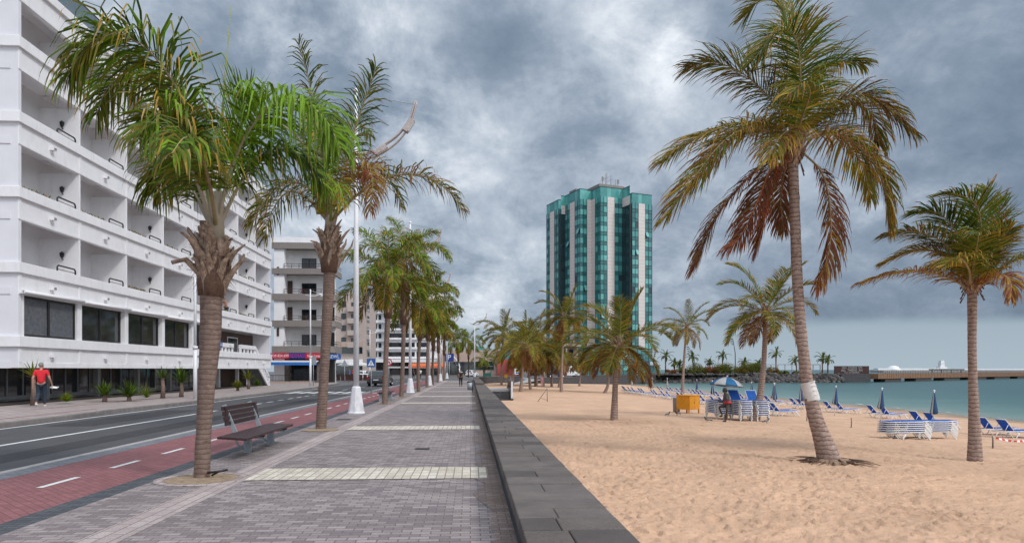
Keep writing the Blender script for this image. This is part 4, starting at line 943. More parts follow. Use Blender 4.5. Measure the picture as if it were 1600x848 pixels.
# ------------------------------------------------------------------ street furniture
def lamp_post(x, y, label, h=12.0):
    r = thing('street_lamp', label, 'street lamp', (x,y,0), 0, 'tall white lamp posts along the palm row')
    b = MB(); b.lathe([(.0,0),(.33,0),(.33,.04),(.30,.08),(.165,.98),(.14,1.02),(0,1.02)], 8, 0, (x,y,0), sm=False); b.build('lamp_base', M['concrete_w'], r, bevel=.01)
    b = MB(); b.tube([(x,y,.95),(x,y,6),(x,y,h)], [.11,.092,.06], 12); b.ball((x,y,h+.08),.1,.1,.1); b.build('mast', M['pole'], r)
    arc = smooth_path([(x-.9,y,9.95),(x-.2,y,9.7),(x+.5,y,9.78),(x+.95,y,10.02),(x+1.5,y,10.42),(x+1.95,y,11.0),(x+2.2,y,11.75)], 5)
    b = MB(); n = len(arc)
    for dy in (-.09,.09):
        b.tube([p+Vector((0,dy*(1-.8*(i/n)**2),0)) for i, p in enumerate(arc)], .035, 6); b.tube([p+Vector((.06,dy*.6,-.22*math.sin(math.pi*min(1,i/(n-1)*.96+.02)))) for i, p in enumerate(arc)], .025, 5)
    b.build('arched_arm', mat('arm', (.42,.38,.37), .5, .1) if 'ARM' not in M else M['ARM'], r)
    for i in (int(n*.48), int(n*.80)):
        p = arc[i]; t = (arc[i+1]-arc[i-1]).normalized(); u = Vector((-t.z,0,t.x))
        b = MB(); b.obox(p-u*.10, t*.26, Vector((0,.15,0)), u*.09); b.obox(p-u*.20, t*.20, Vector((0,.12,0)), u*.015, 1); b.build('lamp_head', [M['ARM'], M['lampglass']], r)
    b = MB(); b.tube([(x,y,h-.05),(arc[-1].x-.05,y,arc[-1].z-.12)], .014, 5); b.build('stay_cable', M['galv'], r)
    return r
M['ARM'] = mat('brownish_lamp_arm', (.40,.345,.33), .5, .12, 6)
for i, (y, lab) in enumerate(((25.9,'tall white lamp post with flared base, the nearest, beside the second palm'),(48.9,'tall white lamp post with curved arm, second along the palm row'),(71.6,'tall white lamp post with curved arm, third along the palm row'),
                              (97.8,'tall white lamp post, fourth along the palm row'),(125,'tall white lamp post, farthest in the palm row'))):
    lamp_post(-4.27, y, lab)
lamp_post(.75, 122, 'tall white lamp post standing alone at the promenade wall end', 11.2)
def side_light(px, d, h, label, rz=0.0):
    p = flat(px, d, .12); r = thing('street_light', label, 'street light', p, rz, 'slim white street lights on the far pavement')
    b = MB(); b.tube([(0,0,0),(0,0,2.6)], .10, 10); b.tube([(0,0,2.6),(0,0,2.75)], .135, 10); b.tube([(0,0,2.75),(0,0,h)], [.08,.055], 10); b.build('pole', M['pole'], r, local=True)
    b = MB(); b.tube([(-.45,0,h-.55),(.4,0,h-.62),(1.0,0,h-.40)], .035, 6); b.tube([(-.02,0,h-.1),(.9,0,h-.42)], .012, 4); b.build('arm', M['pole'], r, local=True)
    b = MB(); b.ball((1.0,0,h-.52),.14,.14,.09); b.ball((1.0,0,h-.6),.11,.11,.12,m=1); b.build('lamp_head', [M['pole'],M['lampglass']], r, local=True)
side_light(305, 35.6, 7.3, 'slim white street light on the hotel pavement behind the nearest palm')
side_light(485, 62.8, 8.9, 'slim white street light at the pavement corner before the shop signs')
side_light(578, 118, 8.4, 'slim white street light far along the road')
def bench(name, label, M_, slanted=True):
    pass
bn = thing('park_bench', 'dark red slatted bench with backrest on grey legs beside the nearest palm', 'bench', (-4.35,14.4,0))
b = MB()
for i in range(6):
    x0 = -4.62+i*.105; b.obox(((x0+.047),14.40-.06*i,.40), (.047,0,0), (0,1.62,0), (0,0,.022))
b.box(-4.62,-4.0,13.55,13.63,.34,.376); b.box(-4.62,-4.0,15.15,15.23,.34,.376); b.build('seat', M['wood'], bn, bevel=.004)
b = MB()
for i in range(4): b.obox((-4.73-.022*i,14.55,.60+.098*i), (.018,0,.0), (0,1.03,0), (0,0,.040))
for y in (13.66,15.44): b.obox((-4.76,y,.745), (.016,0,0), (0,.06,0), (.0,0,.18))
b.build('backrest', M['wood'], bn, bevel=.004)
for y in (13.8,15.35):
    b = MB(); b.box(-4.46,-4.33,y-.06,y+.06,0,.35); b.tube([(-4.66,y,.36),(-4.60,y,.18),(-4.46,y,.06)], .022, 6); b.box(-4.62,-4.06,y-.04,y+.04,.29,.34); b.build('leg', M['galv'], bn, bevel=.008)
    b = MB(); b.bar((-4.60,y+.0,.32),(-4.86,y+.0,.95),.08,.045,0,up=(0,1,0)); b.build('back_support', M['galv'], bn)
for y in (13.8,15.35): b = MB(); b.lathe([(0,.012),(.30,.012),(.31,.004)], 20, 0, (-4.40,y,0)); b.build('foot_plate', M['kerb'], bn)
b2 = thing('park_bench', 'low dark bench without backrest between two palms further along', 'bench', (-4.5,36.5,0))
b = MB()
for i in range(5): b.box(-4.75+i*.11,-4.66+i*.11,35.3,38.3,.42,.47)
b.build('seat', M['wood'], b2, bevel=.006)
for y in (35.6,37.9):
    b = MB(); b.box(-4.7,-4.3,y-.12,y+.12,0,.415); b.build('leg', M['galv'], b2, bevel=.01)
lb = thing('litter_bin', 'dark grey litter bin on a post beside the sea wall', 'litter bin', (-.05,50,0))
b = MB(); b.lathe([(.0,.16),(.17,.16),(.20,.70),(.0,.70)], 14, 0, (-.05,50,0)); b.build('bin_body', M['galv'], lb)
b = MB(); b.lathe([(.20,.70),(.21,.74),(.12,.80),(0,.80)], 14, 0, (-.05,50,0)); b.tube([(.17,50,0),(.17,50,.86)], .03, 8); b.build('hood', M['black'], lb)
def signpost(name, label, px, py, h, parts, rz=0):
    p = at_z(px, py, 0); r = thing(name, label, 'road sign', p, rz)
    b = MB(); b.tube([(0,0,0),(0,0,h)], .035, 8); b.build('post', M['galv'], r, local=True); parts(r, h); return r
def ped(r, h):
    b = MB(); b.box(-.30,.30,-.07,-.045,h-.60,h); b.build('sign_plate', M['sign_blue'], r, local=True)
    b = MB(); y = -.073; zc = h-.31
    b.face([(-.23,y,zc-.19),(.23,y,zc-.19),(0,y,zc+.22)]); t = b.build('white_triangle', M['sign_white'], r, local=True)
    b = MB(); y = -.076
    b.ball((0,y,zc+.085),.026,.004,.03,8,6); b.face([(-.03,y,zc+.05),(.03,y,zc+.05),(.025,y,zc-.04),(-.025,y,zc-.04)])
    for s in (-1,1):
        b.face([(s*.005,y,zc-.04),(s*.028,y,zc-.04),(s*.085,y,zc-.165),(s*.055,y,zc-.165)]); b.face([(s*.022,y,zc+.045),(s*.03,y,zc+.02),(s*.075,y,zc-.05),(s*.06,y,zc-.055)])
    for k in range(3): b.face([(-.15+k*.12,y,zc-.185),(-.09+k*.12,y,zc-.185),(-.085+k*.115,y,zc-.165),(-.13+k*.115,y,zc-.165)])
    b.build('walking_figure', M['black'], t, local=True)
signpost('crossing_sign', 'blue square pedestrian crossing sign on a grey post', 580, 613.5, 2.42, ped)
def noleft(r, h):
    b = MB(); ring = []
    n = 28
    c = h-.30
    b.v = []; 
    def disc(mb, rad, y, m): mb.face([(rad*math.cos(2*math.pi*k/n), y, c+rad*math.sin(2*math.pi*k/n)) for k in range(n)], m)
    disc(b, .30, -.05, 0); disc(b, .30, -.046, 0); disc(b, .205, -.054, 1); pl = b.build('sign_plate', [M['sign_red'],M['sign_white']], r, local=True)
    a = MB(); y = -.058
    a.box(.035,.085,y-.002,y,c-.13,c+.07); a.box(-.05,.085,y-.002,y,c+.03,c+.08); a.face([(-.05,y-.001,c-.0),(-.05,y-.001,c+.11),(-.13,y-.001,c+.055)])
    a.build('arrow', M['black'], pl, local=True)
    s = MB(); s.bar((-.17,-.064,c+.17),(.17,-.064,c-.17),.004,.05,0,up=(0,0,1)); s.build('red_slash', M['sign_red'], pl, local=True)
signpost('turn_sign', 'round red rimmed no left turn sign beyond the crossing', 607.5, 608, 2.55, noleft)
def greyback(r, h):
    b = MB(); b.prism([(-.28,-.05),(.28,-.05),(.28,-.02),(-.28,-.02)], h-.75, h); b.build('sign_plate', M['galv'], r, local=True)
p = flat(489.5, 64, .12); r = thing('road_sign', 'back of a grey road sign beside the slim street light', 'road sign', p); b = MB(); b.tube([(0,0,0),(0,0,2.6)], .035, 8); b.build('post', M['galv'], r, local=True); greyback(r, 2.75)
p = flat(538.5, 92, 0); r = thing('road_sign', 'back of a triangular grey sign in front of the terrace parasols', 'road sign', p); b = MB(); b.tube([(0,0,0),(0,0,2.3)], .04, 8); b.build('post', M['galv'], r, local=True)
b = MB(); b.face([(-.5,-.05,2.1),(.5,-.05,2.1),(0,-.05,3.0)]); b.face([(-.5,-.03,2.1),(.5,-.03,2.1),(0,-.03,3.0)]); b.build('sign_plate', M['galv'], r, local=True)
p = flat(702, 150, 0); r = thing('parking_sign', 'large blue parking sign with a white letter P at the road end', 'sign', p); b = MB(); b.tube([(0,0,0),(0,0,3.4)], .08, 8); b.build('post', M['galv'], r, local=True)
b = MB(); b.box(-1.0,1.0,-.15,-.05,3.4,5.2); b.build('sign_plate', M['sign_navy'], r, local=True); words('lettering', 'P', 1.5, Matrix.Translation((0,-.16,4.3)) @ Matrix.Rotation(R(90),4,'X'), M['sign_white'], r, .004)
# curved white canopy and terrace
cv = thing('curved_canopy', 'white curved canopy roof at the far road end', 'canopy', flat(706,165,0))
b = MB(); o = Vector(ORG[cv.name])
arc = [(1.2*3*math.sin(R(a))-1.6, 1.5+4.0*math.cos(R(a))) for a in range(0,85,8)]
for (x0,z0),(x1,z1) in zip(arc,arc[1:]):
    b.face([(x0,-2,z0),(x1,-2,z1),(x1,8,z1),(x0,8,z0)]); b.bar((x0,-2.1,z0),(x1,-2.1,z1),.2,.25); b.bar((x0,-2.1,z0-1.0),(x1-.4,-2.1,z1-.5),.12,.12)
b.build('roof', M['white2'], cv, local=True); b = MB(); b.tube([(1.9,-2,0),(1.9,-2,2.2)], .12, 8); b.build('column', M['white2'], cv, local=True); b = MB(); b.tube([(-1.6,-2,0),(-1.6,-2,5.4)], .12, 8); b.build('column', M['white2'], cv, local=True)
oa = thing('shop_awning', 'orange awning on the shops under the white building', 'awning', flat(668,185,0))
b = MB(); b.face([(-5,0,3.4),(5,0,3.4),(5,-2.2,2.6),(-5,-2.2,2.6)]); b.face([(-5,-2.2,2.6),(5,-2.2,2.6),(5,-2.22,2.1),(-5,-2.22,2.1)]); b.build('awning_top', mat('orange_fabric', (.55,.13,.05), .8), oa, local=True)
for (px, d, lab, c) in ((547,96,'white terrace parasol outside the café, the left one of two','fab_white'),(562,100,'white terrace parasol outside the café, the right one of two','fab_white')):
    pr = thing('terrace_parasol', lab, 'parasol', flat(px,d,.05)); b = MB(); b.lathe([(0,2.75),(1.75,2.3),(1.75,2.15)], 4, 0, (0,0,0), sm=False); b.build('canopy', M[c], pr, local=True)
    b = MB(); b.tube([(0,0,0),(0,0,2.7)], .04, 6); b.build('pole', M['galv'], pr, local=True)
pl = thing('terrace_screen', 'dark red screen boards around the café terrace', 'screen', flat(556,93,0)); b = MB()
for i in range(9): b.box(-2.6+i*.6,-2.1+i*.6,-.04,.04,.15,.95)
b.bar((-2.7,0,.95),(2.7,0,.95),.06,.06); b.build('panel', M['rust'], pl, local=True)
ks = thing('kiosk', 'small dark green kiosk with a flat roof on the plaza', 'kiosk', flat(761,150,0)); b = MB(); b.box(-.9,.9,-.9,.9,0,.9); b.build('counter', M['green_k'], ks, local=True)
b = MB(); b.box(-1.2,1.2,-1.2,1.2,2.3,2.45); b.build('roof', M['grey'], ks, local=True); b = MB()
for sx in (-.85,.85):
    for sy in (-.85,.85): b.box(sx-.05,sx+.05,sy-.05,sy+.05,.9,2.3)
b.build('post', M['green_k'], ks, local=True)
ad = thing('advert_board', 'white advertising board with yellow, red and blue blocks by the road', 'sign', flat(810,150,0)); b = MB(); b.box(-.85,.85,-.06,.06,.6,1.85); b.build('board', M['sign_white'], ad, local=True)
b = MB(); b.box(-.7,-.1,-.07,-.061,1.1,1.7,0); b.box(0,.5,-.07,-.061,1.3,1.7,1); b.box(-.6,.6,-.07,-.061,.75,1.0,2); b.build('picture', [mat('yellow_print',(.6,.45,.05)),M['sign_red'],M['sign_blue']], ad, local=True)
b = MB()
for x in (-.6,.6): b.box(x-.04,x+.04,-.05,.05,0,.6)
b.build('leg', M['galv'], ad, local=True)
yb = thing('waste_box', 'yellow waste box on a post at the edge of the far sand', 'bin', flat(790.5,114,-.5)); b = MB(); b.box(-.24,.24,-.2,.2,.75,1.35); b.build('box', mat('yellow_plastic',(.65,.42,.02),.5), yb, local=True); b = MB(); b.tube([(0,.1,-.4),(0,.1,.8)], .05, 6); b.build('post', M['galv'], yb, local=True)
for (px, lab, c) in ((930.5,'blue recycling bin behind the far beach wall','sign_blue'),(951,'green rubbish bin behind the far beach wall','green_bin')):
    if c == 'green_bin': M[c] = mat('green_plastic', (.03,.20,.05), .5)
    g = thing('wheelie_bin', lab, 'bin', flat(px,165,0)); b = MB(); b.lathe([(.55,.1),(.75,1.05)], 4, 0, sm=False); b.prism([(-.52,-.36),(.52,-.36),(.52,.36),(-.52,.36)], .12, 1.12); b.v = b.v[8:]; b.f = [tuple(i-8 for i in f) for f in b.f[4:]]; b.m = b.m[4:]; b.s = b.s[4:]; b.build('bin_body', M[c], g, local=True)
    b = MB(); b.box(-.56,.56,-.40,.40,1.12,1.2); b.build('lid', M[c], g, local=True)
rs_ = thing('market_stall', 'red roofed stall behind the far beach wall', 'stall', flat(965,172,0)); b = MB(); b.box(-5,5,-1,1,2.1,2.75); b.build('roof', M['sign_red'], rs_, local=True); b = MB(); b.box(-4.8,4.8,.6,.9,0,2.1); b.build('back_panel', M['grey'], rs_, local=True)
b = MB()
for x in (-4.8,0,4.8): b.box(x-.06,x+.06,-.9,-.8,0,2.1)
b.build('post', M['white'], rs_, local=True)
gb_ = thing('glass_shelter', 'grey framed glass shelter at the start of the breakwater', 'shelter', flat(1019,196,.3)); b = MB()
for i in range(6): b.box(-2.1+i*.84-.06,-2.1+i*.84+.06,-.06,.06,0,2.5)
b.box(-2.3,2.3,-1,1,2.5,2.65); b.build('frame', M['grey'], gb_, local=True); b = MB(); b.box(-2.1,2.1,.08,.1,.2,2.5); b.build('pane', M['teal_m'], gb_, local=True)
# ------------------------------------------------------------------ vehicles (length along +Y local, front at +Y)
def wheel(parent, x, y, r, w):
    s = 1 if x > 0 else -1
    b = MB(); b.lathe([(r*.62,-w/2),(r*.95,-w/2),(r,-w*.3),(r,w*.3),(r*.95,w/2),(r*.62,w/2)], 20); b.xform(Matrix.Translation((x,y,r)) @ Matrix.Rotation(R(90),4,'Y')); t = b.build('wheel', M['rubber'], parent, local=True)
    b = MB(); b.lathe([(0,w*.30),(r*.2,w*.36),(r*.6,w*.22),(r*.64,w*.46)], 20); b.xform(Matrix.Translation((x,y,r)) @ Matrix.Rotation(R(90)*s,4,'Y')); b.build('rim', M['chrome'], t, local=True)
def car(name, label, loc, rz, paint, L=4.4, Wd=1.8, Hh=1.5, van=False):
    r = thing(name, label, 'car' if not van else 'van', loc, rz)
    h = L/2; w = Wd/2
    if not van:
        low = [(-h,.35),(-h+.04,.55),(-h+.08,.92),(-h+.4,.98),(h-1.25,.95),(h-.25,.78),(h,.60),(h,.30),(-h,.28)]
        gh = [(-h+.16,.96),(-h+.55,Hh-.05),(-h+.9,Hh),(h-2.0,Hh-.02),(h-1.15,.95)]
    else:
        low = [(-h,.35),(-h,1.15),(h-1.3,1.15),(h-.2,1.0),(h,.75),(h,.32)]
        gh = [(-h,1.15),(-h+.05,Hh-.08),(-h+.3,Hh),(h-1.8,Hh),(h-.95,1.13)]
    b = MB()
    b.yzprism(low, -w, w); b.build('body', paint, r, local=True, bevel=.07)
    b = MB(); n = len(gh); inset = .16 if not van else .09
    def ring(x, s): return [(x*(1 if p[1] < 1.2 else (w-inset)/w), p[0], p[1]) for p in gh]
    A = ring(-w+.02,0); B_ = ring(w-.02,0); k = len(b.v); b.v.extend(Vector(p) for p in A+B_)
    b.idx(range(n)[::-1]); b.idx([n+i for i in range(n)])
    for i in range(n): j = (i+1)%n; b.idx((i,j,n+j,n+i))
    b.build('cabin', paint, r, local=True, bevel=.05)
    # glass panels a little proud of the cabin
    zb, zt = (1.02, Hh-.12) if not van else (1.22, Hh-.42)
    g = MB(); y0 = gh[0][0]; y1 = gh[1][0]; f0 = (zb-gh[0][1])/(gh[1][1]-gh[0][1]); f1 = (zt-gh[0][1])/(gh[1][1]-gh[0][1])
    g.face([(-w+.18,y0+(y1-y0)*f0-.012,zb),(w-.18,y0+(y1-y0)*f0-.012,zb),(w-.30,y0+(y1-y0)*f1-.012,zt),(-w+.30,y0+(y1-y0)*f1-.012,zt)]); g.build('rear_window', M['glass'], r, local=True)
    g = MB(); a, c = gh[-1], gh[-2]; q0 = (zb-a[1])/(c[1]-a[1]); q1 = (zt+.03-a[1])/(c[1]-a[1])
    g.face([(-w+.16,a[0]+(c[0]-a[0])*q0+.03,zb),(w-.16,a[0]+(c[0]-a[0])*q0+.03,zb),(w-.26,a[0]+(c[0]-a[0])*q1+.03,zt+.03),(-w+.26,a[0]+(c[0]-a[0])*q1+.03,zt+.03)]); g.build('windscreen', M['glass'], r, local=True)
    for s in (-1,1):
        segs = ((-h+.55,-h+1.45),(-h+1.55,h-2.25),(h-2.15,h-1.55)) if not van else ((h-2.3,h-1.4),)
        for p0, p1 in segs:
            g = MB(); x0 = s*(w+.006); x1 = s*(w-inset+.022)
            g.face([(x0-s*.02,p0,zb),(x0-s*.02,p1,zb),(x1,p1-.1,zt),(x1,p0+.12,zt)]); g.build('side_window', M['glass'], r, local=True)
        b = MB(); b.box(s*(w-.34),s*(w+.008),-h-.015,-h+.16,.72 if not van else .9,.93 if not van else 1.3); b.build('tail_light', M['redlamp'], r, local=True)
        b = MB(); b.box(s*(w-.42),s*(w-.06),h-.22,h+.012,.58,.72); b.build('headlight', M['lampglass'], r, local=True)
        b = MB(); b.box(s*w,s*(w+.17),h-1.55,h-1.42,1.0,1.13); b.build('mirror', paint, r, local=True, bevel=.02)
    b = MB(); b.box(-w+.06,w-.06,-h-.05,-h+.2,.30,.52); b.build('rear_bumper', M['black'] if paint is M['cargrey'] else paint, r, local=True, bevel=.03)
    b = MB(); b.box(-.26,.26,-h-.07,-h-.05,.60,.71); b.build('number_plate', M['sign_white'], r, local=True)
    for s in (-1,1):
        for y in (-h+.85,h-.85): wheel(r, s*(w-.1), y, .34, .24)
    return r
p = flat(594.5, 70.2, -.03); car('parked_car', 'dark grey estate car seen from behind on the road past the crossing', (p.x,p.y,-.03), R(-4), M['cargrey'], 4.6, 1.84, 1.58)
p = flat(571, 112, 0); car('parked_car', 'small white car across the road behind the crossing sign', (p.x,p.y,0), R(-70), M['carwhite'], 3.9, 1.68, 1.5)
p = flat(737.5, 165, 0); car('parked_car', 'white hatchback parked beyond the end of the promenade', (p.x,p.y,0), R(-25), M['carwhite'], 4.1, 1.75, 1.5)
p = flat(887, 150, 0); car('parked_van', 'white high roofed van beside the blue pickup on the far road', (p.x,p.y,0), R(-84), M['carwhite'], 5.0, 1.95, 2.45, True)
p = flat(979, 172, 0); car('parked_van', 'white van parked behind the far beach wall right of the stall', (p.x,p.y,0), R(-60), M['carwhite'], 3.2, 1.85, 1.95, True)
p = flat(944, 176, .1); car('parked_van', 'white camper van in front of the red stall', (p.x,p.y,0), R(-150), M['carwhite'], 4.6, 1.9, 2.5, True)
p = flat(867, 147.5, 0); pk = thing('pickup_truck', 'dark blue flatbed pickup standing left of the white van', 'pickup', (p.x,p.y,0), R(-84))
b = MB(); b.box(-.9,.9,-1.9,.6,.62,.75); b.box(-.9,-.84,-1.9,.6,.75,1.25); b.box(.84,.9,-1.9,.6,.75,1.25); b.box(-.84,.84,-1.9,-1.84,.75,1.25); b.build('truck_bed', mat('navy_paint',(.02,.03,.07),.5), pk, local=True)
b = MB(); b.yzprism([(.65,.5),(.65,1.9),(1.5,1.9),(1.9,1.2),(2.5,1.05),(2.5,.5)], -.85, .85); b.build('cab', M['sign_blue'], pk, local=True, bevel=.05)
for s in (-1,1):
    for y in (-1.1,1.75): wheel(pk, s*.8, y, .34, .22)
# ------------------------------------------------------------------ palms
ZV = Vector((0,0,1)); PMUL = 1.75; LMUL = 1.22
def resample(pts, n):
    sp = smooth_path(pts, 8); L = [0]
    for a, c in zip(sp, sp[1:]): L.append(L[-1] + (c-a).length)
    out = []; j = 0
    for i in range(n+1):
        t = L[-1]*i/n
        while j < len(L)-2 and L[j+1] < t: j += 1
        f = (t-L[j])/max(1e-6, L[j+1]-L[j]); out.append(sp[j].lerp(sp[j+1], min(1,f)))
    return out, L[-1]
def pick(rnd, pal):
    r = rnd.random()*sum(w for _, w in pal)
    for i, w in pal:
        r -= w
        if r <= 0: return i
    return pal[-1][0]
NR = len(LF)
def frond(mb, pts, rnd, ll=.6, pairs=48, pal=((GR,1),), tip=((OC,1),), droop=.8, w=.035, wind=Vector((0,0,0)), rach=0, r0=.035, start=.14, segs=3, plume=.15, tipp=.35, gap=.0, lift=.25, ang=(68,24), fold=0.0, lenj=.18, mul=1.0):
    """one feather leaf: a tapering stalk with two ranks of drooping leaflets"""
    n = 30; P, L = resample(pts, n); pairs = int(pairs*PMUL); ll = ll*LMUL*mul; pairs = int(pairs*max(1,mul*.9))
    mb.tube(P, [max(.006, r0*(1-i/n*.9)) for i in range(n+1)], 6, NR+rach, caps=False)
    h = P[-1]-P[0]; h.z = 0
    if h.length < .2: h = Vector((rnd.uniform(-1,1),rnd.uniform(-1,1),0))
    S0 = h.normalized().cross(ZV).normalized()
    roll = rnd.uniform(-.35,.35)
    for k in range(pairs):
        t = start + (1-start)*(k+rnd.uniform(-.3,.3))/pairs; t = min(.995, max(start, t))
        if gap and noise.noise((t*9+pts[-1].x*3, pts[-1].z*3, 1.7)) > .5-gap: continue
        i = min(n-1, int(t*n)); p = P[i].lerp(P[i+1], t*n-i); T = (P[i+1]-P[i]).normalized()
        Sd = (S0 - T*S0.dot(T)).normalized(); U = Sd.cross(T)
        if U.z < 0 and abs(T.z) < .7: U = -U
        Sd = (Sd*math.cos(roll*t) + U*math.sin(roll*t)).normalized(); U = Sd.cross(T) if Sd.cross(T).dot(U) > 0 else T.cross(Sd)
        u = (t-start)/(1-start)
        shp = (math.sin(math.pi*(.10+.80*u)))**.65*(1-.35*u)
        for s in (-1,1):
            if rnd.random() < .04: continue
            a = R(ang[0] + (ang[1]-ang[0])*u + rnd.uniform(-9,9)); l = ll*shp*rnd.uniform(1-lenj,1+lenj)
            d0 = Sd*s*math.sin(a) + T*math.cos(a) + U*(lift+rnd.uniform(-plume,plume)*2)
            d0 = (d0 - ZV*fold).normalized()
            W_ = T - d0*T.dot(d0)
            if W_.length < .1: W_ = U.copy()
            W_ = (W_.normalized() + U*rnd.uniform(-.5,.5)).normalized()*w*.5
            pts_ = [p]; d = d0; q = p
            fr = (.34,.30,.22,.14) if segs == 4 else (.42,.34,.24)
            for si in range(segs):
                q = q + d*l*fr[si]; pts_.append(q)
                d = (d - ZV*droop*(.45+.4*si)*rnd.uniform(.7,1.3) + wind*(.4+.4*si)).normalized()
            ws = (.55,1.0,.85,.55,0) if segs == 4 else (.55,1.0,.75,0)
            m = pick(rnd, pal); mt = pick(rnd, tip) if rnd.random() < tipp else m
            base = len(mb.v)
            for q, ww in zip(pts_[:-1], ws): mb.v.append(q-W_*ww); mb.v.append(q+W_*ww)
            mb.v.append(pts_[-1])
            for si in range(segs-1):
                b0 = base+si*2; mb.idx((b0,b0+1,b0+3,b0+2), m if si < segs-2 else (m if rnd.random() < .5 else mt))
            b0 = base+(segs-1)*2; mb.idx((b0,b0+1,b0+2), mt)
LMATS = LF + [M['rach'], M['rach_g'], M['rach_p'], M['rach_o']]
def trunk(root, path, rad, m, rings=.11, n=18, seed=0, amp=.05):
    rnd = random.Random(seed); P, L = resample(path, max(12, int(L_len(path)/ (rings/2)))); b = MB(); k = len(P)
    radii = []
    for i in range(k):
        t = i/(k-1); j = t*(len(rad)-1); a = min(len(rad)-2, int(j)); radii.append((rad[a]*(1-(j-a)) + rad[a+1]*(j-a))*(1+amp*(.6 if i % 2 else -.6) + rnd.uniform(-amp,amp)*.5))
    b.tube(P, radii, n, 0, jit=lambda i, q: 1+.05*noise.noise((q*.7,i*.22,seed)))
    return b.build('trunk', m, root)
def L_len(path):
    sp = smooth_path(path, 4); return sum((c-a).length for a, c in zip(sp, sp[1:]))
def boots(root, c0, c1, r, seed, n=26, big=.32):
    """the collar of old cut leaf bases and fibre under a feather palm's crown"""
    rnd = random.Random(seed); b = MB(); ax = c1-c0
    b.tube([c0-ax*.06, c0+ax*.25, c0+ax*.6, c1], [r*.85,r*1.0,r*.95,r*.65], 14, 1)
    for i in range(n):
        t = i/n; a = i*2.4+rnd.uniform(-.5,.5); o = Vector((math.cos(a),math.sin(a),0)); sd = Vector((-o.y,o.x,0)); sd = (sd+ZV*rnd.uniform(-.35,.35)).normalized()
        p = c0+ax*(t*.85)+o*r*.78; l = big*rnd.choice((.6,.75,.9,1.0,1.15,1.5))*(1.15-.35*t); wd = r*rnd.uniform(.6,1.05)
        fl = rnd.uniform(.12,.58)*(1-.3*t); lean = sd*rnd.uniform(-.25,.25)*l
        Q = [p-ZV*.05, p+o*l*fl*.30+ZV*l*.30, p+o*l*fl*.65+ZV*l*.62+lean*.4, p+o*l*(fl*1.05)+ZV*l*.90+lean*.8, p+o*l*(fl*1.3+rnd.uniform(-.1,.25))+ZV*l*rnd.uniform(.95,1.2)+lean]
        Wd = [wd*1.05, wd, wd*.62, wd*.40, wd*rnd.uniform(.08,.3)]
        k = len(b.v)
        for j, (q, w0) in enumerate(zip(Q, Wd)):
            tn = (Q[min(j+1,4)]-Q[max(j-1,0)]).normalized(); nn = sd.cross(tn).normalized()
            if nn.dot(o) < 0: nn = -nn
            cup = w0*.30*(1-j*.15); th = .018 if j < 4 else .008
            b.v.extend([q-sd*w0/2-nn*cup, q+nn*th, q+sd*w0/2-nn*cup, q+sd*w0*.42-nn*(cup+th*1.2), q-nn*th*1.6, q-sd*w0*.42-nn*(cup+th*1.2)])
        for j in range(4):
            for e in range(6): e2 = (e+1) % 6; b.idx((k+j*6+e, k+j*6+e2, k+(j+1)*6+e2, k+(j+1)*6+e), 0 if e in (0,1) and rnd.random() < .85 else 1 if e in (3,4) else 0, e in (0,1))
        b.idx([k+24+e for e in range(6)], 0)
        for _ in range(9 if big > .3 else 5):
            u = rnd.uniform(.05,.9); j = int(u*4); s0 = Q[j].lerp(Q[j+1], u*4-j)+sd*rnd.choice((-.5,.5))*Wd[j]*rnd.uniform(.5,1); dv = (o*rnd.uniform(-.1,.7)+sd*rnd.uniform(-.9,.9)-ZV*rnd.uniform(-.5,1)).normalized()*rnd.uniform(.08,.26)
            m1 = s0+dv*.5+ZV*.03; b.face([s0, s0+sd*.007+ZV*.004, m1+sd*.006, m1], 1); b.face([m1, m1+sd*.006, s0+dv-ZV*.03], 1)
    return b.build('old_leaf_bases', [M['boot'], M['fibre']], root)
def stalks(c, n, r, seed, h=.6):
    pass
def auto_fronds(c, n, L, seed, wind=Vector((0,0,0)), grav=.9, lo=-15, hi=80, jit=.18):
    rnd = random.Random(seed); out = []
    for i in range(n):
        az = i*2.39996+rnd.uniform(-.3,.3); t = (i+.5)/n; el = R(hi+(lo-hi)*t**.85+rnd.uniform(-13,13)); l = L*rnd.uniform(1-jit,1+jit)*(.75+.35*math.sin(math.pi*min(1,t*1.2+.15)))
        d = Vector((math.cos(az)*math.cos(el), math.sin(az)*math.cos(el), math.sin(el))); p = c+d*.05; P = [p.copy()]
        for k in range(7):
            p = p+d*l/7; P.append(p.copy()); d = (d - ZV*grav*(.09+.045*k)*(1.15-.35*d.z) + wind*.13).normalized()
        out.append((P, t))
    return out
GREENQ = ((GR,5),(DK,1),(BR,3.5),(OL,3.5),(OC,.4)); TIPQ = ((OL,2),(OC,2),(BN,1.2))
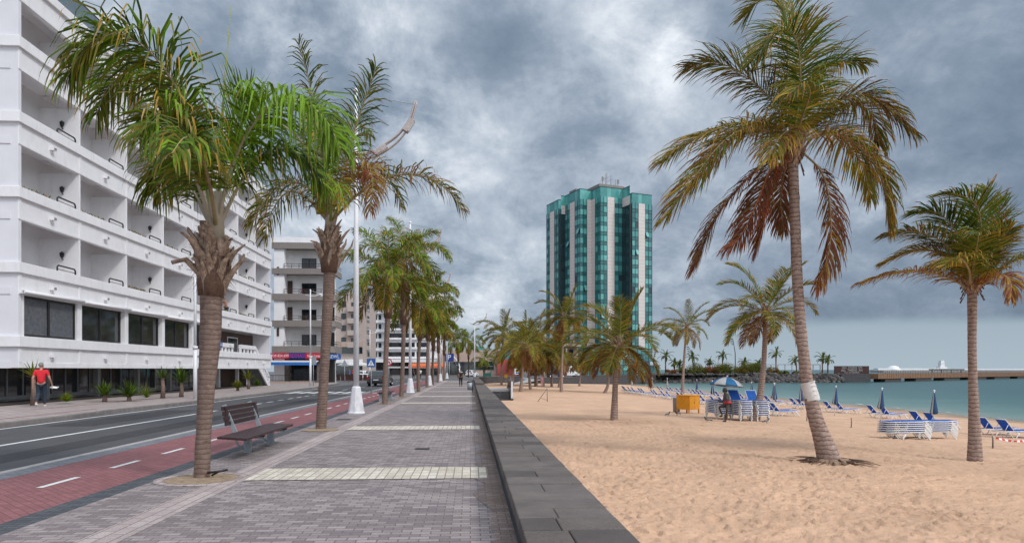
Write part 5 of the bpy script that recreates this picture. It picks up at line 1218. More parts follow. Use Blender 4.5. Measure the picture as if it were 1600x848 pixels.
def queen_palm(base, top, crown, label, seed, L=2.7, n=15, r=(.17,.14,.15), bootr=.21, group='feathery palms in a row along the promenade', far=False, boot_h=None, wind=Vector((-.03,0,0))):
    rnd = random.Random(seed); rt = thing('palm_tree', label, 'palm tree', base, 0, group)
    mid = base.lerp(top, .5)+Vector((rnd.uniform(-.08,.08),0,0)); trunk(rt, [base-Vector((0,0,.1)), mid, top], list(r), M['trunk_q'], seed=seed, n=12 if far else 18, amp=.015)
    boots(rt, top-Vector((0,0,.05)), crown-Vector((0,0,.25)), bootr, seed+1, 12 if far else 24)
    allm = MB()
    for i, (P, t) in enumerate(auto_fronds(crown, n, L, seed, wind, 1.35, -34, 82)):
        pal = GREENQ if t < .8 else ((OL,3),(GR,2),(OC,2),(BN,1)); mb = allm if far else MB()
        frond(mb, P, rnd, .72, 40 if far else 52, pal, TIPQ, 1.45, .058 if far else .040, wind*.6, 2 if i % 2 else 0, .032, .2, 3, .35, .45, mul=1.12)
        if not far: mb.build('frond', LMATS, rt)
    if far: allm.build('crown', LMATS, rt)
    b = MB()
    for i in range(3):   # flower stalk tassels
        a = rnd.uniform(0,6.28); o = Vector((math.cos(a),math.sin(a),0)); q = crown+o*.35-Vector((0,0,.1))
        if i and far: break
        for _ in range(50 if i == 0 else 20):
            s = q+Vector((rnd.uniform(-.1,.1),rnd.uniform(-.1,.1),rnd.uniform(-.1,.25))); e = s+Vector((rnd.uniform(-.14,.14),rnd.uniform(-.14,.14),-rnd.uniform(.3,.75)))
            b.face([s,s+Vector((.016,.008,0)),e], 0)
    b.build('flower_tassel', LF[STR], rt)
    return rt
# --- nearest promenade palm, leaf by leaf
D1 = 10.35
def P1(*a): return [at_d(x, y, D1+dd) for x, y, dd in a]
base = at_z(315, 748, 0); q1 = thing('palm_tree', 'tall feathery palm nearest the camera, with shaggy brown leaf bases, next to the slatted bench', 'palm tree', base, 0, 'feathery palms in a row along the promenade')
trunk(q1, P1((315,752,0),(318,680,0),(323,600,0),(329,520,0),(330,452,0)), [.118,.108,.122,.150,.158], M['trunk_q'], seed=3, n=24, rings=.09, amp=.012)
boots(q1, at_d(330,458,D1), at_d(336,376,D1), .215, 5, 50, .33)
b = MB(); b.tube(P1((335,392,0),(338,340,0),(342,300,0)), [.16,.11,.07], 12); b.build('crownshaft', M['rach_p'], q1)
b = MB(); b.tube(P1((318,395,-.1),(317,345,-.1)), [.045,.05], 8); b.tube(P1((345,400,-.15),(344,372,-.15)), [.06,.05], 8); b.tube(P1((325,440,-.1),(290,405,-.15),(268,410,-.2)), [.06,.04,.03], 6); b.build('cut_stalk', M['boot'], q1)
b = MB(); b.tube(P1((341,330,0),(348,170,0),(361,8,0)), [.022,.018,.004], 6); b.build('spear_leaf', M['rach_g'], q1)
rnd = random.Random(21)
QA = ((GR,5),(DK,2),(OL,4),(BR,2.2)); QT = ((OC,4),(OL,3),(STR,1)); QB = ((BR,6),(GR,2.5)); QTB = ((BR,3),(GR,2),(OL,1))
spec = [ # path in the survey, leaflet length, palettes, tip share
 (P1((334,352,0),(314,245,-.3),(283,150,-.6),(235,82,-.9),(180,52,-1.2),(135,75,-1.4),(106,118,-1.5)), 1.02, QA, QT, .6, 1.3, 2, 84),
 (P1((332,354,0),(312,275,.3),(288,195,.5),(250,135,.7),(210,112,.8),(170,135,.9),(150,180,1.0)), .95, QA, QT, .5, 1.3, 2, 76),
 (P1((331,358,.1),(308,310,.3),(284,268,.4),(262,258,.5),(240,300,.6)), .80, QA, QT, .45, 1.3, 2, 50),
 (P1((332,356,-.1),(308,285,-.5),(280,220,-.9),(250,185,-1.2),(222,212,-1.4)), .85, QA, QT, .6, 1.3, 2, 60),
 (P1((341,352,0),(356,280,-.2),(385,210,-.4),(425,165,-.6),(468,158,-.8),(507,185,-.9),(532,232,-1.0)), .88, QB, QTB, .35, 1.25, 2, 78),
 (P1((342,356,0),(368,300,.1),(400,250,.2),(440,232,.2),(480,250,.3),(508,296,.3)), .82, ((GR,5),(DK,3),(BR,2)), QT, .35, 1.25, 2, 58),
 (P1((337,350,-.1),(328,290,-.8),(312,235,-1.5),(290,215,-2.1),(268,240,-2.6)), .72, QA, QT, .5, 1.2, 0, 44),
 (P1((340,350,0),(360,262,.3),(374,200,.4),(384,165,.4),(394,150,.4)), .95, QB, QTB, .3, .10, 1, 46),
]
for pth, ll, pal, tp, tpp, dr, rc, prs in spec:
    mb = MB(); frond(mb, pth, rnd, ll, int(prs*1.25), pal, tp, dr*1.15, .031, Vector((-.05,0,0)), rc, .034, .27, 4, .30, tpp, lenj=.30, lift=.10, ang=(74,26), mul=1.05); mb.build('frond', LMATS, q1)
b = MB(); rr = random.Random(4); pc = Vector((base.x,base.y,0))
for k in range(3): b.lathe([(0,.03-.006*k),(.30+.1*k,.022),(.52,.006)], 26, 0, pc, rf=lambda i, q: 1+.05*math.sin(q*2.3+k)); break
structure(b.build('tree_pit_sand', M['hay']))
b = MB(); b.lathe([(.53,.004),(.53,.012),(.66,.012),(.66,.004)], 28, 0, pc); structure(b.build('tree_pit_ring', M['pave_l']))
b = MB(); b.tube([pc+Vector((.1,-.05,.10)),pc+Vector((.28,-.02,.12)),pc+Vector((.36,.06,.13))], .018, 6); b.tube([pc+Vector((.14,.02,.05)),pc+Vector((.27,.0,.12))], .014, 6); tag(b.build('tree_tie', M['black']), 'black metal bracket sticking out at the foot of the nearest palm', 'bracket')
# --- second palm
D2 = 19.0
def P2(*a): return [at_d(x, y, D2+dd) for x, y, dd in a]
base = at_z(501, 670.5, 0); q2 = thing('palm_tree', 'tall feathery palm with a hanging orange dead leaf, second from the camera', 'palm tree', base, 0, 'feathery palms in a row along the promenade')
trunk(q2, P2((501,674,0),(506,590,0),(511,500,0),(515,418,0)), [.15,.128,.14,.155], M['trunk_q'], seed=9, n=20, rings=.09, amp=.014)
boots(q2, at_d(514,422,D2), at_d(516,358,D2), .25, 15, 40, .44)
b = MB(); b.tube(P2((515,372,0),(517,330,0),(518,300,0)), [.17,.13,.08], 12); b.build('crownshaft', M['rach_p'], q2)
rnd = random.Random(33)
spec = [
 (P2((516,345,0),(500,240,-.2),(487,150,-.4),(474,95,-.6),(466,66,-.7)), .95, ((DK,3),(OL,3),(GR,2)), ((OL,1),(BN,1)), .4, .75, 0, 44),
 (P2((517,345,0),(540,250,-.4),(560,185,-.8),(578,135,-1.1),(588,104,-1.3)), .95, ((DK,3),(OL,3),(GR,2)), ((OL,1),(BN,1)), .4, .75, 0, 46),
 (P2((518,345,0),(560,303,-.3),(610,276,-.6),(660,275,-.9),(700,298,-1.1),(724,330,-1.2)), .85, ((DK,3),(OL,4),(BN,2)), ((BN,2),(OC,1)), .6, 1.1, 0, 56),
 (P2((515,348,0),(490,300,-.3),(455,285,-.6),(420,305,-.9),(392,352,-1.1)), .95, ((OL,4),(DK,3),(BN,1)), ((BN,2),(OC,1)), .5, 1.1, 0, 52),
 (P2((515,345,0),(490,255,.4),(455,205,.8),(415,190,1.1),(380,215,1.4)), .9, GREENQ, TIPQ, .4, 1.1, 0, 46),
 (P2((518,342,0),(528,255,.7),(545,205,1.5),(560,190,2.2),(580,215,3.0)), .9, GREENQ, TIPQ, .4, 1.0, 0, 44),
 (P2((516,345,0),(508,260,-.8),(500,205,-1.6),(496,190,-2.2),(494,215,-2.8)), .9, GREENQ, TIPQ, .4, 1.2, 0, 44),
 (P2((518,348,0),(545,290,.5),(580,262,.9),(610,280,1.2),(628,325,1.4)), .8, ((OL,4),(DK,3),(OC,1)), TIPQ, .5, 1.2, 0, 44),
 (P2((514,348,0),(480,310,.5),(450,300,.9),(425,330,1.3),(412,375,1.5)), .9, ((OL,4),(DK,3),(OC,1)), TIPQ, .5, 1.2, 0, 44),
 (P2((516,350,0),(520,300,-1.0),(528,285,-1.7),(535,320,-2.1)), .75, ((OL,3),(OC,2),(BR,2)), TIPQ, .5, 1.2, 1, 38),
]
for pth, ll, pal, tp, tpp, dr, rc, prs in spec:
    mb = MB(); frond(mb, pth, rnd, ll, prs, pal, tp, dr, .034, Vector((-.03,0,0)), rc, .045, .16, 4, .3, tpp, lenj=.25); mb.build('frond', LMATS, q2)
mb = MB(); frond(mb, P2((519,345,-.1),(545,290,-.6),(572,258,-1.0),(582,285,-1.2),(578,330,-1.3)), rnd, .75, 70, ((RU,3),(OC,2),(STR,2)), ((RU,1),(BN,1)), 1.2, .03, Vector((0,0,0)), 1, .03, .35, 4, .8, .5)
o = mb.build('frond', LMATS, q2); o['label'] = 'dead orange leaf hanging from the crown'
mb = MB()
for s in range(60):
    p0 = at_d(500+rnd.uniform(-6,8), 335, D2-.25); a = P2((500+rnd.uniform(-10,20),285,-.4),)[0]
    mb.face([p0, p0+Vector((.02,0,0)), a], OC if s % 2 else OL)
mb.build('young_leaf', LMATS, q2)
# --- the rest of the row
for i, (bx, by, tx, ty, cx, cy, d, seed, L, lab) in enumerate((
  (601,630.5,606,492,607,432,33.2,41,3.1,'slim feathery palm with a straw flower tassel, third in the row'),
  (627,619.5,631,500,633,408,41.4,42,3.3,'feathery palm with a long shaggy collar, fourth in the row'),
  (654,611.7,656,528,657,478,50.7,43,3.2,'bright green feathery palm, fifth in the row'),
  (667,604.6,669,528,669,470,63.8,47,3.4,'bushy feathery palm leaning over the fourth lamp, sixth in the row'),
  (676,601,677,545,677,505,72,45,3.4,'feathery palm with a yellowish crown, seventh in the row'),
  (684,597,685,548,685,502,88,46,3.7,'feathery palm with a dark collar, eighth in the row'),
  (694,593.6,694,552,694,512,106,48,3.8,'feathery palm near the parking sign, ninth in the row'),
  (716,590,716,562,716,535,128,49,3.6,'feathery palm at the far end of the row beyond the lamps'),
  (732,589,732,560,732,534,138,50,3.6,'small feathery palm beside the far white hatchback'))):
    queen_palm(at_z(bx,by,0), at_d(tx,ty,d), at_d(cx,cy,d), lab, seed, L, 18 if i < 4 else 16, (.14,.12,.135), .22 if i != 1 else .27, far=i > 1)
queen_palm(flat(757,150), at_d(757,576,150), at_d(757,562,150), 'young bright palm with a thick collar in front of the sand coloured building', 66, 3.4, 14, (.2,.2,.3), .5, None, True)
# --- coconut palms on the sand
CP = ((OL,4.5),(GR,4),(OC,1.5),(DK,1)); CT_ = ((BN,3),(OC,2),(RU,.6))
def coco(base, pts, crown, label, seed, L=3.0, n=18, r=(.24,.16,.14,.125), near=False, wind=Vector((-.42,-.05,.05)), group='coconut palms growing on the sand', pal=CP):
    rnd = random.Random(seed); rt = thing('coconut_palm', label, 'palm tree', base, 0, group)
    trunk(rt, [base-Vector((0,0,.15))]+pts+[crown-Vector((0,0,.05))], list(r), M['trunk_c'], seed=seed, rings=.14, n=14, amp=.025)
    b = MB()
    for i in range(22):
        a = i*2.4; o = Vector((math.cos(a),math.sin(a),0)); p = crown+o*.10+ZV*(-.30+.024*i); b.bar(p, p+o*.16+ZV*.30, .10, .03, 0, up=o)
        if i % 2: b.face([p+o*.05, p+o*.14-ZV*.28, p+o*.11-ZV*.30], 1)
    b.build('old_leaf_bases', [M['boot'], M['fibre']], rt)
    allm = MB()
    for i, (P, t) in enumerate(auto_fronds(crown, n, L, seed, wind, 1.0, -40, 72, .14)):
        pl = pal if t < .74 else (((OL,3),(OC,3),(BN,1)) if t < .92 else ((BN,3),(RU,1),(OC,1)))
        mb = MB() if near else allm
        frond(mb, P, rnd, .66 if near else .82, 44 if near else 40, pl, CT_, .42 if t < .8 else 1.0, .036 if near else .050, wind*.5, 0 if t > .3 else 1, .038, .16, 3, .10, .4, ang=(64,22), mul=1.2)
        if near: mb.build('frond', LMATS, rt)
    if not near: allm.build('crown', LMATS, rt)
    return rt
def along(d, *a): return [at_d(x, y, d) for x, y in a]
for (bx, by, pts, cx, cy, seed, L, n, lab, nr) in (
  (959.5,656,((961,610),(963,570)),966,538,81,3.1,22,'leafy coconut palm with pale straight trunk left of the yellow cabinet',True),
  (877,612,((878,570),(880,530)),882,494,82,4.1,21,'tall coconut palm standing before the white van and the tower',False),
  (813,611.5,((816,585),)  ,817,540,83,4.8,24,'coconut palm with a curved foot, right of the beach steps',False),
  (829,608,((827,590),(826,565)),826,546,84,4.8,24,'coconut palm leaning left close behind the curved foot palm',False),
  (783.5,601,((784,570),(785,545)),786,521,85,4.8,20,'tall coconut palm by the curved far wall, left of the ramp',False),
  (836.5,603,((836,585),),835.5,560,86,4.4,20,'short coconut palm beside the ramp',False),
  (849.5,604,((848.5,585),),848,557,87,4.4,20,'coconut palm right of the person in pink',False),
  (944,613.5,((950,600),(951,575)),951,552,88,4.1,20,'coconut palm with a sharply bent foot before the glass pavilion',False),
  (873,605,((875,590),(874,570)),872,556,89,4.2,20,'short coconut palm half hidden behind the tall palm by the van',False),
  (801,603,((802,585),),803,548,92,4.2,20,'coconut palm between the steps and the curved foot palm',False),
  (838.5,602,((839,575),(839,545)),839,518,93,4.2,20,'taller coconut palm rising behind the grove left of the tower',False),
  (862,604,((862,585),),862,548,94,4.2,20,'coconut palm left of the white van with a low spreading crown',False),
  (905,603,((907,585),),908,562,95,3.9,18,'low coconut palm before the glass pavilion, right of the tall palm',False),
  (1066,618,((1068,575),(1070,545)),1073,510,90,3.9,20,'slender coconut palm right behind the yellow cabinet',True),
  (1178,657,((1187,622),(1193,570),(1195,530)),1196,487,91,3.3,21,'curved coconut palm growing beside the stacked loungers and parasol',True)):
    bp = at_sand(bx, by); d = dep(bp)
    rr_ = (.22,.15,.13,.12) if bx != 1178 else (.29,.18,.14,.125,.12)
    coco(bp, along(d, *pts), at_d(cx, cy, d), lab, seed, L, n, rr_, nr)
# --- big leaning coconut palm on the right, leaf by leaf
bp = at_sand(1297, 722); DB = dep(bp)
PB = lambda *a: [at_d(1000+x/1.844, y/1.844, DB+dd) for x, y, dd in a]
bg = thing('coconut_palm', 'largest coconut palm, leaning with a white cloth round its trunk and hanging brown leaves', 'palm tree', bp, 0, 'coconut palms growing on the sand')
trunk(bg, [at_d(x,y,DB) for x,y in ((1300,735),(1290,700),(1275,655),(1262,600),(1252,520),(1246,440),(1242,340),(1238,240))], [.36,.225,.165,.150,.145,.145,.14,.14,.145], M['trunk_c'], rings=.13, n=24, seed=12, amp=.012)
b = MB()
for i in range(46):
    a = i*2.4; o = Vector((math.cos(a),math.sin(a),0)); c = at_d(1238,236,DB); p = c+o*.13+ZV*(-.42+.017*i); b.bar(p, p+o*.22+ZV*.34, .13, .035, 0, up=o)
    if i % 2: b.face([p+o*.06, p+o*.2-ZV*.4, p+o*.16-ZV*.42], 1)
for i in range(7): a = i*.9; b.ball(at_d(1238,236,DB)+Vector((math.cos(a)*.25,math.sin(a)*.25,-.05-.1*(i%2))), .10,.10,.13,8,6,1)
b.build('old_leaf_bases', [M['boot'], M['fibre']], bg)
rnd = random.Random(77)
G1 = ((OL,5),(GR,3.5),(DK,1.5),(OC,1.2)); B1 = ((BN,4),(RU,2),(OC,1)); O1 = ((OC,3.4),(OL,4),(GR,1.4),(BN,1.4)); R1 = ((RU,4),(BN,3))
spec = [
 (((440,420,0),(458,300,-.1),(462,190,-.3),(445,105,-.5),(395,90,-.8),(330,170,-1.0)), .95, G1, CT_, .45, .55, 0, 66, .035),
 (((440,420,0),(425,250,.3),(428,110,.6),(405,20,.8),(350,0,1.0),(300,50,1.2)), .90, G1, CT_, .4, .5, 0, 60, .035),
 (((442,420,0),(450,260,.8),(455,120,1.6),(440,20,2.0),(415,-40,2.2)), .85, G1, CT_, .4, .45, 0, 54, .03),
 (((435,415,0),(385,300,.2),(300,215,.3),(215,180,.4),(140,192,.5)), .90, ((OL,4),(DK,3),(BN,2)), CT_, .55, .5, 0, 62, .035),
 (((430,410,0),(365,358,-.2),(265,360,-.5),(155,400,-.8),(65,465,-1.0)), .85, O1, CT_, .5, .55, 0, 66, .04),
 (((425,415,0),(335,368,-.6),(250,400,-1.2),(165,500,-1.6),(75,625,-1.8)), .85, O1, CT_, .6, .55, 0, 66, .04),
 (((425,425,0),(340,485,.2),(245,590,.3),(190,690,.3),(155,775,.3)), .70, B1, ((BN,1),(RU,1)), .6, .85, 3, 60, .04),
 (((432,420,-.1),(385,470,-.6),(335,590,-.8),(290,680,-.9),(245,720,-1.0)), .65, R1, ((BN,1),(RU,2)), .6, .95, 3, 62, .05),
 (((470,440,0),(525,500,-.2),(548,600,-.3),(545,720,-.3),(505,832,-.3)), .62, B1, ((BN,2),(RU,1)), .6, .9, 0, 64, .035),
 (((470,405,0),(560,385,-.4),(640,430,-.7),(700,520,-.9),(715,650,-1.0)), .85, O1, ((BN,2),(RU,1)), .7, .8, 0, 70, .04),
 (((460,390,0),(540,312,-.2),(640,270,-.4),(715,312,-.6),(785,382,-.7)), .85, ((OL,4),(DK,2),(BN,3)), CT_, .5, .7, 0, 64, .04),
 (((450,385,0),(490,260,.2),(545,190,.4),(590,175,.6),(645,185,.7)), .75, G1, CT_, .5, .45, 0, 54, .03),
 (((460,400,0),(530,340,.5),(610,300,.9),(670,330,1.2),(690,420,1.4)), .85, ((OL,3),(BN,3),(DK,2)), CT_, .5, .8, 0, 56, .035),
 (((440,440,.1),(415,500,.6),(405,580,.9),(415,665,1.0)), .55, B1, ((BN,1),), .5, .9, 0, 44, .03),
 (((430,440,.1),(380,520,.4),(365,610,.5),(335,725,.6)), .6, R1, ((BN,1),(RU,1)), .6, .9, 3, 52, .035),
 (((440,400,.1),(380,360,.8),(290,380,1.5),(215,450,1.9),(150,545,2.2)), .8, O1, CT_, .5, .6, 0, 54, .035),
 (((455,410,.1),(510,380,.9),(580,400,1.6),(640,480,2.0),(665,570,2.2)), .8, O1, CT_, .5, .8, 0, 54, .035),
 (((445,410,-.1),(470,330,-.9),(490,270,-1.8),(475,240,-2.6),(430,270,-3.2)), .8, G1, CT_, .4, .6, 0, 52, .035),
 (((445,420,-.1),(430,380,-1.0),(400,400,-1.9),(370,460,-2.6)), .7, O1, CT_, .5, .8, 0, 46, .035),
]
for pth, ll, pal, tp, tpp, dr, rc, prs, r0 in spec:
    mb = MB(); frond(mb, PB(*pth), rnd, ll, prs, pal, tp, dr*.85, .037, Vector((-.16,0,0)), rc, r0, .11, 4, .12, tpp, ang=(68,22), lenj=.28, fold=.20, mul=1.5); mb.build('frond', LMATS, bg)
c0, c1 = at_d(1263,603,DB), at_d(1268,620,DB)
b = MB(); pth = [at_d(1261.5,596,DB), at_d(1263,602,DB), at_d(1265,609,DB), at_d(1267,616,DB), at_d(1269,624,DB)]
rw = random.Random(5); b.tube(pth, [.185,.190,.195,.203,.212], 24, 0, caps=False, jit=lambda i, k: 1+.035*math.sin(k*1.9+i*2.2)+ (.02*math.sin(i*9)))
for k in range(5): b.tube([pth[k]+Vector((.0,-.205,-.02)), pth[k]+Vector((.14,-.17,.02))], .012, 5)
o = b.build('trunk_wrap', M['cloth_w'], bg); o['label'] = 'dirty white cloth wound round the trunk'
b = MB(); rr = random.Random(9)
b.lathe([(.0,.22),(.42,.20),(.60,.06),(.95,-.02)], 28, 1, bp+Vector((.05,0,-.08)), rf=lambda i, k: 1+.12*math.sin(k*1.7)+.08*math.sin(k*4.1))
for i in range(70):
    a = rr.uniform(0,6.28); o = Vector((math.cos(a),math.sin(a),0)); s = bp+o*rr.uniform(.25,.5)+ZV*rr.uniform(.0,.14); e = bp+o*rr.uniform(.6,1.25)+Vector((rr.uniform(-.15,.15),rr.uniform(-.15,.15),rr.uniform(-.04,.03)))
    b.tube([s,(s+e)/2+ZV*.03,e], [.016,.012,.004], 5)
b.build('root_mound', [mat('palm_roots',(.12,.075,.052),.9,.4,20), mat('rooty_sand',(.27,.175,.115),.95,.4,14,.8,40)], bg)
# --- right edge coconut palm, leaf by leaf
bp = at_sand(1523, 718.5); DR_ = dep(bp)
PR = lambda *a: [at_d(1330+x/3.533, 280+y/3.533, DR_+dd) for x, y, dd in a]
rg = thing('coconut_palm', 'straight coconut palm at the right edge with a windswept green crown', 'palm tree', bp, 0, 'coconut palms growing on the sand')
trunk(rg, [at_d(x,y,DR_) for x,y in ((1523,726),(1523,690),(1521,620),(1519,550),(1519,480),(1519,452))], [.225,.175,.145,.125,.118,.125,.14], M['trunk_c'], rings=.12, n=22, seed=14, amp=.014)
b = MB()
for i in range(40):
    a = i*2.4; o = Vector((math.cos(a),math.sin(a),0)); c = at_d(1519,446,DR_); p = c+o*.10+ZV*(-.30+.013*i); b.bar(p, p+o*.2+ZV*.28, .13, .03, 0, up=o)
    if i % 2: b.face([p+o*.08, p+o*.24-ZV*.22, p+o*.2-ZV*.26], 1)
b.build('old_leaf_bases', [M['boot'], M['fibre']], rg)
rnd = random.Random(99); G2 = ((OL,4),(GR,4),(DK,3),(OC,.5))
spec = [
 (((660,590,0),(700,430,-.2),(715,240,-.4),(680,130,-.6),(590,85,-.8),(490,85,-1.0)), .85, G2, CT_, .35, .35, 0, 62),
 (((660,585,0),(630,420,-.1),(560,260,-.2),(460,180,-.3),(340,190,-.4)), .90, ((GR,4),(DK,4),(OL,2)), CT_, .35, .4, 0, 62),
 (((655,590,0),(590,440,-.2),(480,330,-.4),(340,290,-.7),(180,315,-.9)), .85, ((OL,3),(DK,4),(BN,2)), CT_, .5, .45, 0, 64),
 (((650,595,0),(590,480,.3),(460,400,.6),(330,400,.8),(180,465,1.0)), .80, O1, CT_, .5, .5, 0, 60),
 (((645,605,0),(540,545,-.4),(380,508,-.8),(210,525,-1.0),(38,578,-1.2)), .68, ((OC,3),(BN,3),(OL,1)), ((BN,3),(RU,1)), .7, .7, 0, 66),
 (((668,590,0),(705,460,.3),(750,340,.6),(800,220,.9),(835,110,1.1)), .80, G2, CT_, .35, .2, 0, 54),
 (((678,592,0),(735,480,-.4),(790,380,-.8),(840,310,-1.0),(880,275,-1.2)), .75, ((OL,3),(DK,2),(OC,2)), ((RU,1),(BN,2)), .5, .4, 0, 54),
 (((688,600,0),(780,530,-.2),(900,450,-.4),(1010,430,-.6),(1110,500,-.7)), .85, ((OL,3),(OC,3),(GR,2)), CT_, .5, .7, 0, 62),
 (((688,602,0),(760,560,-.6),(830,525,-1.2),(880,570,-1.6),(880,655,-1.8)), .62, ((OC,3),(RU,2),(BN,2)), ((RU,1),(BN,1)), .7, .9, 0, 56),
 (((668,588,.1),(690,330,.6),(712,180,1.0),(735,90,1.3),(745,40,1.5)), .75, G2, CT_, .35, .15, 0, 50),
 (((665,585,-.1),(680,440,-.8),(700,330,-1.5),(705,290,-2.1),(690,300,-2.6)), .80, G2, CT_, .3, .4, 0, 54),
 (((655,590,.1),(600,500,.9),(520,470,1.6),(430,500,2.1)), .7, O1, CT_, .5, .7, 0, 48),
 (((672,590,.1),(700,490,1.0),(740,440,1.8),(790,450,2.4)), .7, G2, CT_, .4, .6, 0, 46),
 (((662,590,-.1),(650,500,-1.0),(610,440,-1.9),(560,440,-2.5),(510,480,-2.9)), .75, ((OL,3),(GR,2),(OC,2)), CT_, .4, .6, 0, 50),
]
for pth, ll, pal, tp, tpp, dr, rc, prs in spec:
    mb = MB(); frond(mb, PR(*pth), rnd, ll, prs, pal, tp, dr, .036, Vector((-.22,0,0)), rc, .04, .11, 4, .09, tpp, ang=(66,20), lenj=.25, fold=.12, mul=1.26); mb.build('frond', LMATS, rg)
# --- planting in front of the hotel
def rosette(name, label, p, n, l, w, m, seed, stem=0.0, up=.5, group=None, droop=.35):
    rnd = random.Random(seed); r = thing(name, label, 'plant', p, 0, group); b = MB(); c = Vector((0,0,stem))
    for i in range(n):
        a = i*2.4; e = R(85-75*(i/n)**.8+rnd.uniform(-8,8)); d = Vector((math.cos(a)*math.cos(e),math.sin(a)*math.cos(e),math.sin(e))); ll = l*rnd.uniform(.8,1.15); sd = d.cross(ZV).normalized()*w/2; q = c
        pts = [c]; dd = d
        for k in range(3): q = q+dd*ll/3; pts.append(q); dd = (dd-ZV*droop*.4).normalized()
        k0 = len(b.v)
        for q, ww in zip(pts[:3], (.7,1.0,.7)): b.v.append(q-sd*ww); b.v.append(q+sd*ww)
        b.v.append(pts[3]); mm = rnd.choice(m)
        for k in range(2): b.idx((k0+2*k,k0+2*k+1,k0+2*k+3,k0+2*k+2), mm)
        b.idx((k0+4,k0+5,k0+6), mm)
    b.build('leaves', LF, r, local=True)
    if stem > .1: t = MB(); t.tube([(0,0,-.1),(.03,0,stem*.5),(0,0,stem+.05)], [.13,.10,.08], 9); t.build('stem', M['trunk_q'], r, local=True)
    return r
AG = mat('agave_leaf', (.07,.135,.075), .5, .2)
for px, d, nm, lab, n, l, w_, mm, st_ in (
  (52,29.2,'yucca_plant','yucca with a thick stem behind the man in red',26,.75,.06,(OL,GR),1.15),
  (103,30.6,'garden_shrub','low yellow green shrub on the bed right of the man in red',60,.40,.07,(OL,BR),.05),
  (163,32.4,'agave_plant','grey green agave on the bed, left one of the pair',34,.72,.09,(GR,DK),.25),
  (201,33.0,'agave_plant','grey green agave on the bed, larger one of the pair',44,.82,.09,(GR,DK),.15),
  (229,35,'garden_shrub','thin grassy clump right of the agave pair',40,.75,.035,(OL,GR),.05),
  (254,36.4,'yucca_plant','yucca with a leaning stem left of the slim street light',26,.65,.06,(GR,DK),1.0),
  (283,38,'yucca_plant','tall leafy yucca behind the slim street light',40,.9,.07,(GR,DK),.75),
  (371,49,'garden_shrub','round shrub under the hotel terrace',80,.55,.08,(OL,GR),.15),
  (388,53.5,'yucca_plant','small yucca beside the hotel stair',30,.8,.07,(GR,OL),.7),
  (402,57,'garden_shrub','dark shrub under the hotel stair',60,.6,.07,(DK,GR),.1)):
    rosette(nm, lab, flat(px, d, .16), int(n*1.2), l*1.12, w_*1.15, mm, int(px), st_)
rosette('terrace_plant', 'yellow green potted plant on the hotel entrance terrace', at_d(357,545,55), 36, .45, .06, (OL,BR), 3)
# ------------------------------------------------------------------ beach furniture
def lounger_proto(flat_=False):
    r = thing('sun_lounger', 'x', 'sun lounger'); mats = [M['plastic'], M['fab_blue']]
    b = MB()
    for y in (-.31,.31):
        b.tube([(-.95,y,.30) if flat_ else (-.36,y,.31),(.55,y,.31),(.80,y,.33),(.97,y,.31)], .024, 6)
        b.tube([(-.36,y,.31),(-.95,y,.30)], .022, 6)
    for x in (-.95,-.36,.97): b.tube([(x,-.31,.305),(x,.31,.305)], .022, 6)
    b.build('frame', M['plastic'], r, local=True)
    for y in (-.31,.31):
        f = MB(); f.bar((.72,y,.31),(.98,y,.0),.045,.06,0,up=(1,0,0)); f.build('leg', M['plastic'], r, local=True)
        f = MB(); f.tube([(-.62,y*.93,.30),(-.36,y*.93,.0),(-.22,y*.93,.0),(-.02,y*.93,.30)], .019, 6); f.build('leg', M['plastic'], r, local=True)
    f = MB(); f.bar((-.34,0,.338),(.95,0,.348),.60,.03); f.build('sling_seat', M['fab_blue'], r, local=True)
    if flat_:
        f = MB(); f.bar((-.92,0,.335),(-.40,0,.335),.55,.022); f.build('backrest', M['fab_blue'], r, local=True)
    else:
        f = MB(); a, c = Vector((-.34,0,.34)), Vector((-.78,0,.86)); f.bar(a, c, .55, .02, 1)
        for y in (-.295,.295): f.tube([a+Vector((0,y,0)), c+Vector((0,y,0))], .02, 6, 0)
        f.tube([c+Vector((0,-.295,0)), c+Vector((0,.295,0))], .02, 6, 0); f.tube([(-.62,-.28,.63),(-.80,-.28,.32)], .014, 5, 0); f.tube([(-.62,.28,.63),(-.80,.28,.32)], .014, 5, 0)
        f.build('backrest', mats, r, local=True)
    return r
def place_kids(r):
    for c in r.children: ORG[c.name] = (0,0,0)
lp, fp = lounger_proto(), lounger_proto(True)
used = {'l':False,'f':False}
ORD = ['first','second','third','fourth','fifth','sixth','seventh','eighth','ninth','tenth','eleventh','twelfth','thirteenth','fourteenth','fifteenth','sixteenth','seventeenth','eighteenth','nineteenth','twentieth','twenty-first','twenty-second','twenty-third','twenty-fourth']
rl = random.Random(6)
def put_l(X, d, label, group, key='l', rz=0, dz=0, z=None):
    px = VPX + X*FPX/d; p = flat(px, d)
    pr = lp if key == 'l' else fp
    o = place(pr, (p.x, p.y, (sand_z(p.x,p.y) if z is None else z)+dz), rz, label, first=not used[key]); used[key] = True; o['group'] = group; return o
rowA = [87,82.7,78,73,68.5,63.7,58.6,54.0,44.4]
n = 0
for d in rowA:
    for k in range(2):
        dd = d+.65-1.3*k; n += 1
        put_l(20.1+rl.uniform(-.15,.15), dd, ('farther' if k == 0 else 'nearer')+f' blue lounger of the {ORD[(n-1)//2]} pair from the far end, inland row' if n < 17 else ('blue sun lounger right of the tall stacks, the farther of the pair' if n == 17 else 'blue sun lounger right of the tall stacks, the nearer of the pair'), 'sun loungers in the inland row', rz=R(1+rl.uniform(-4,4)))
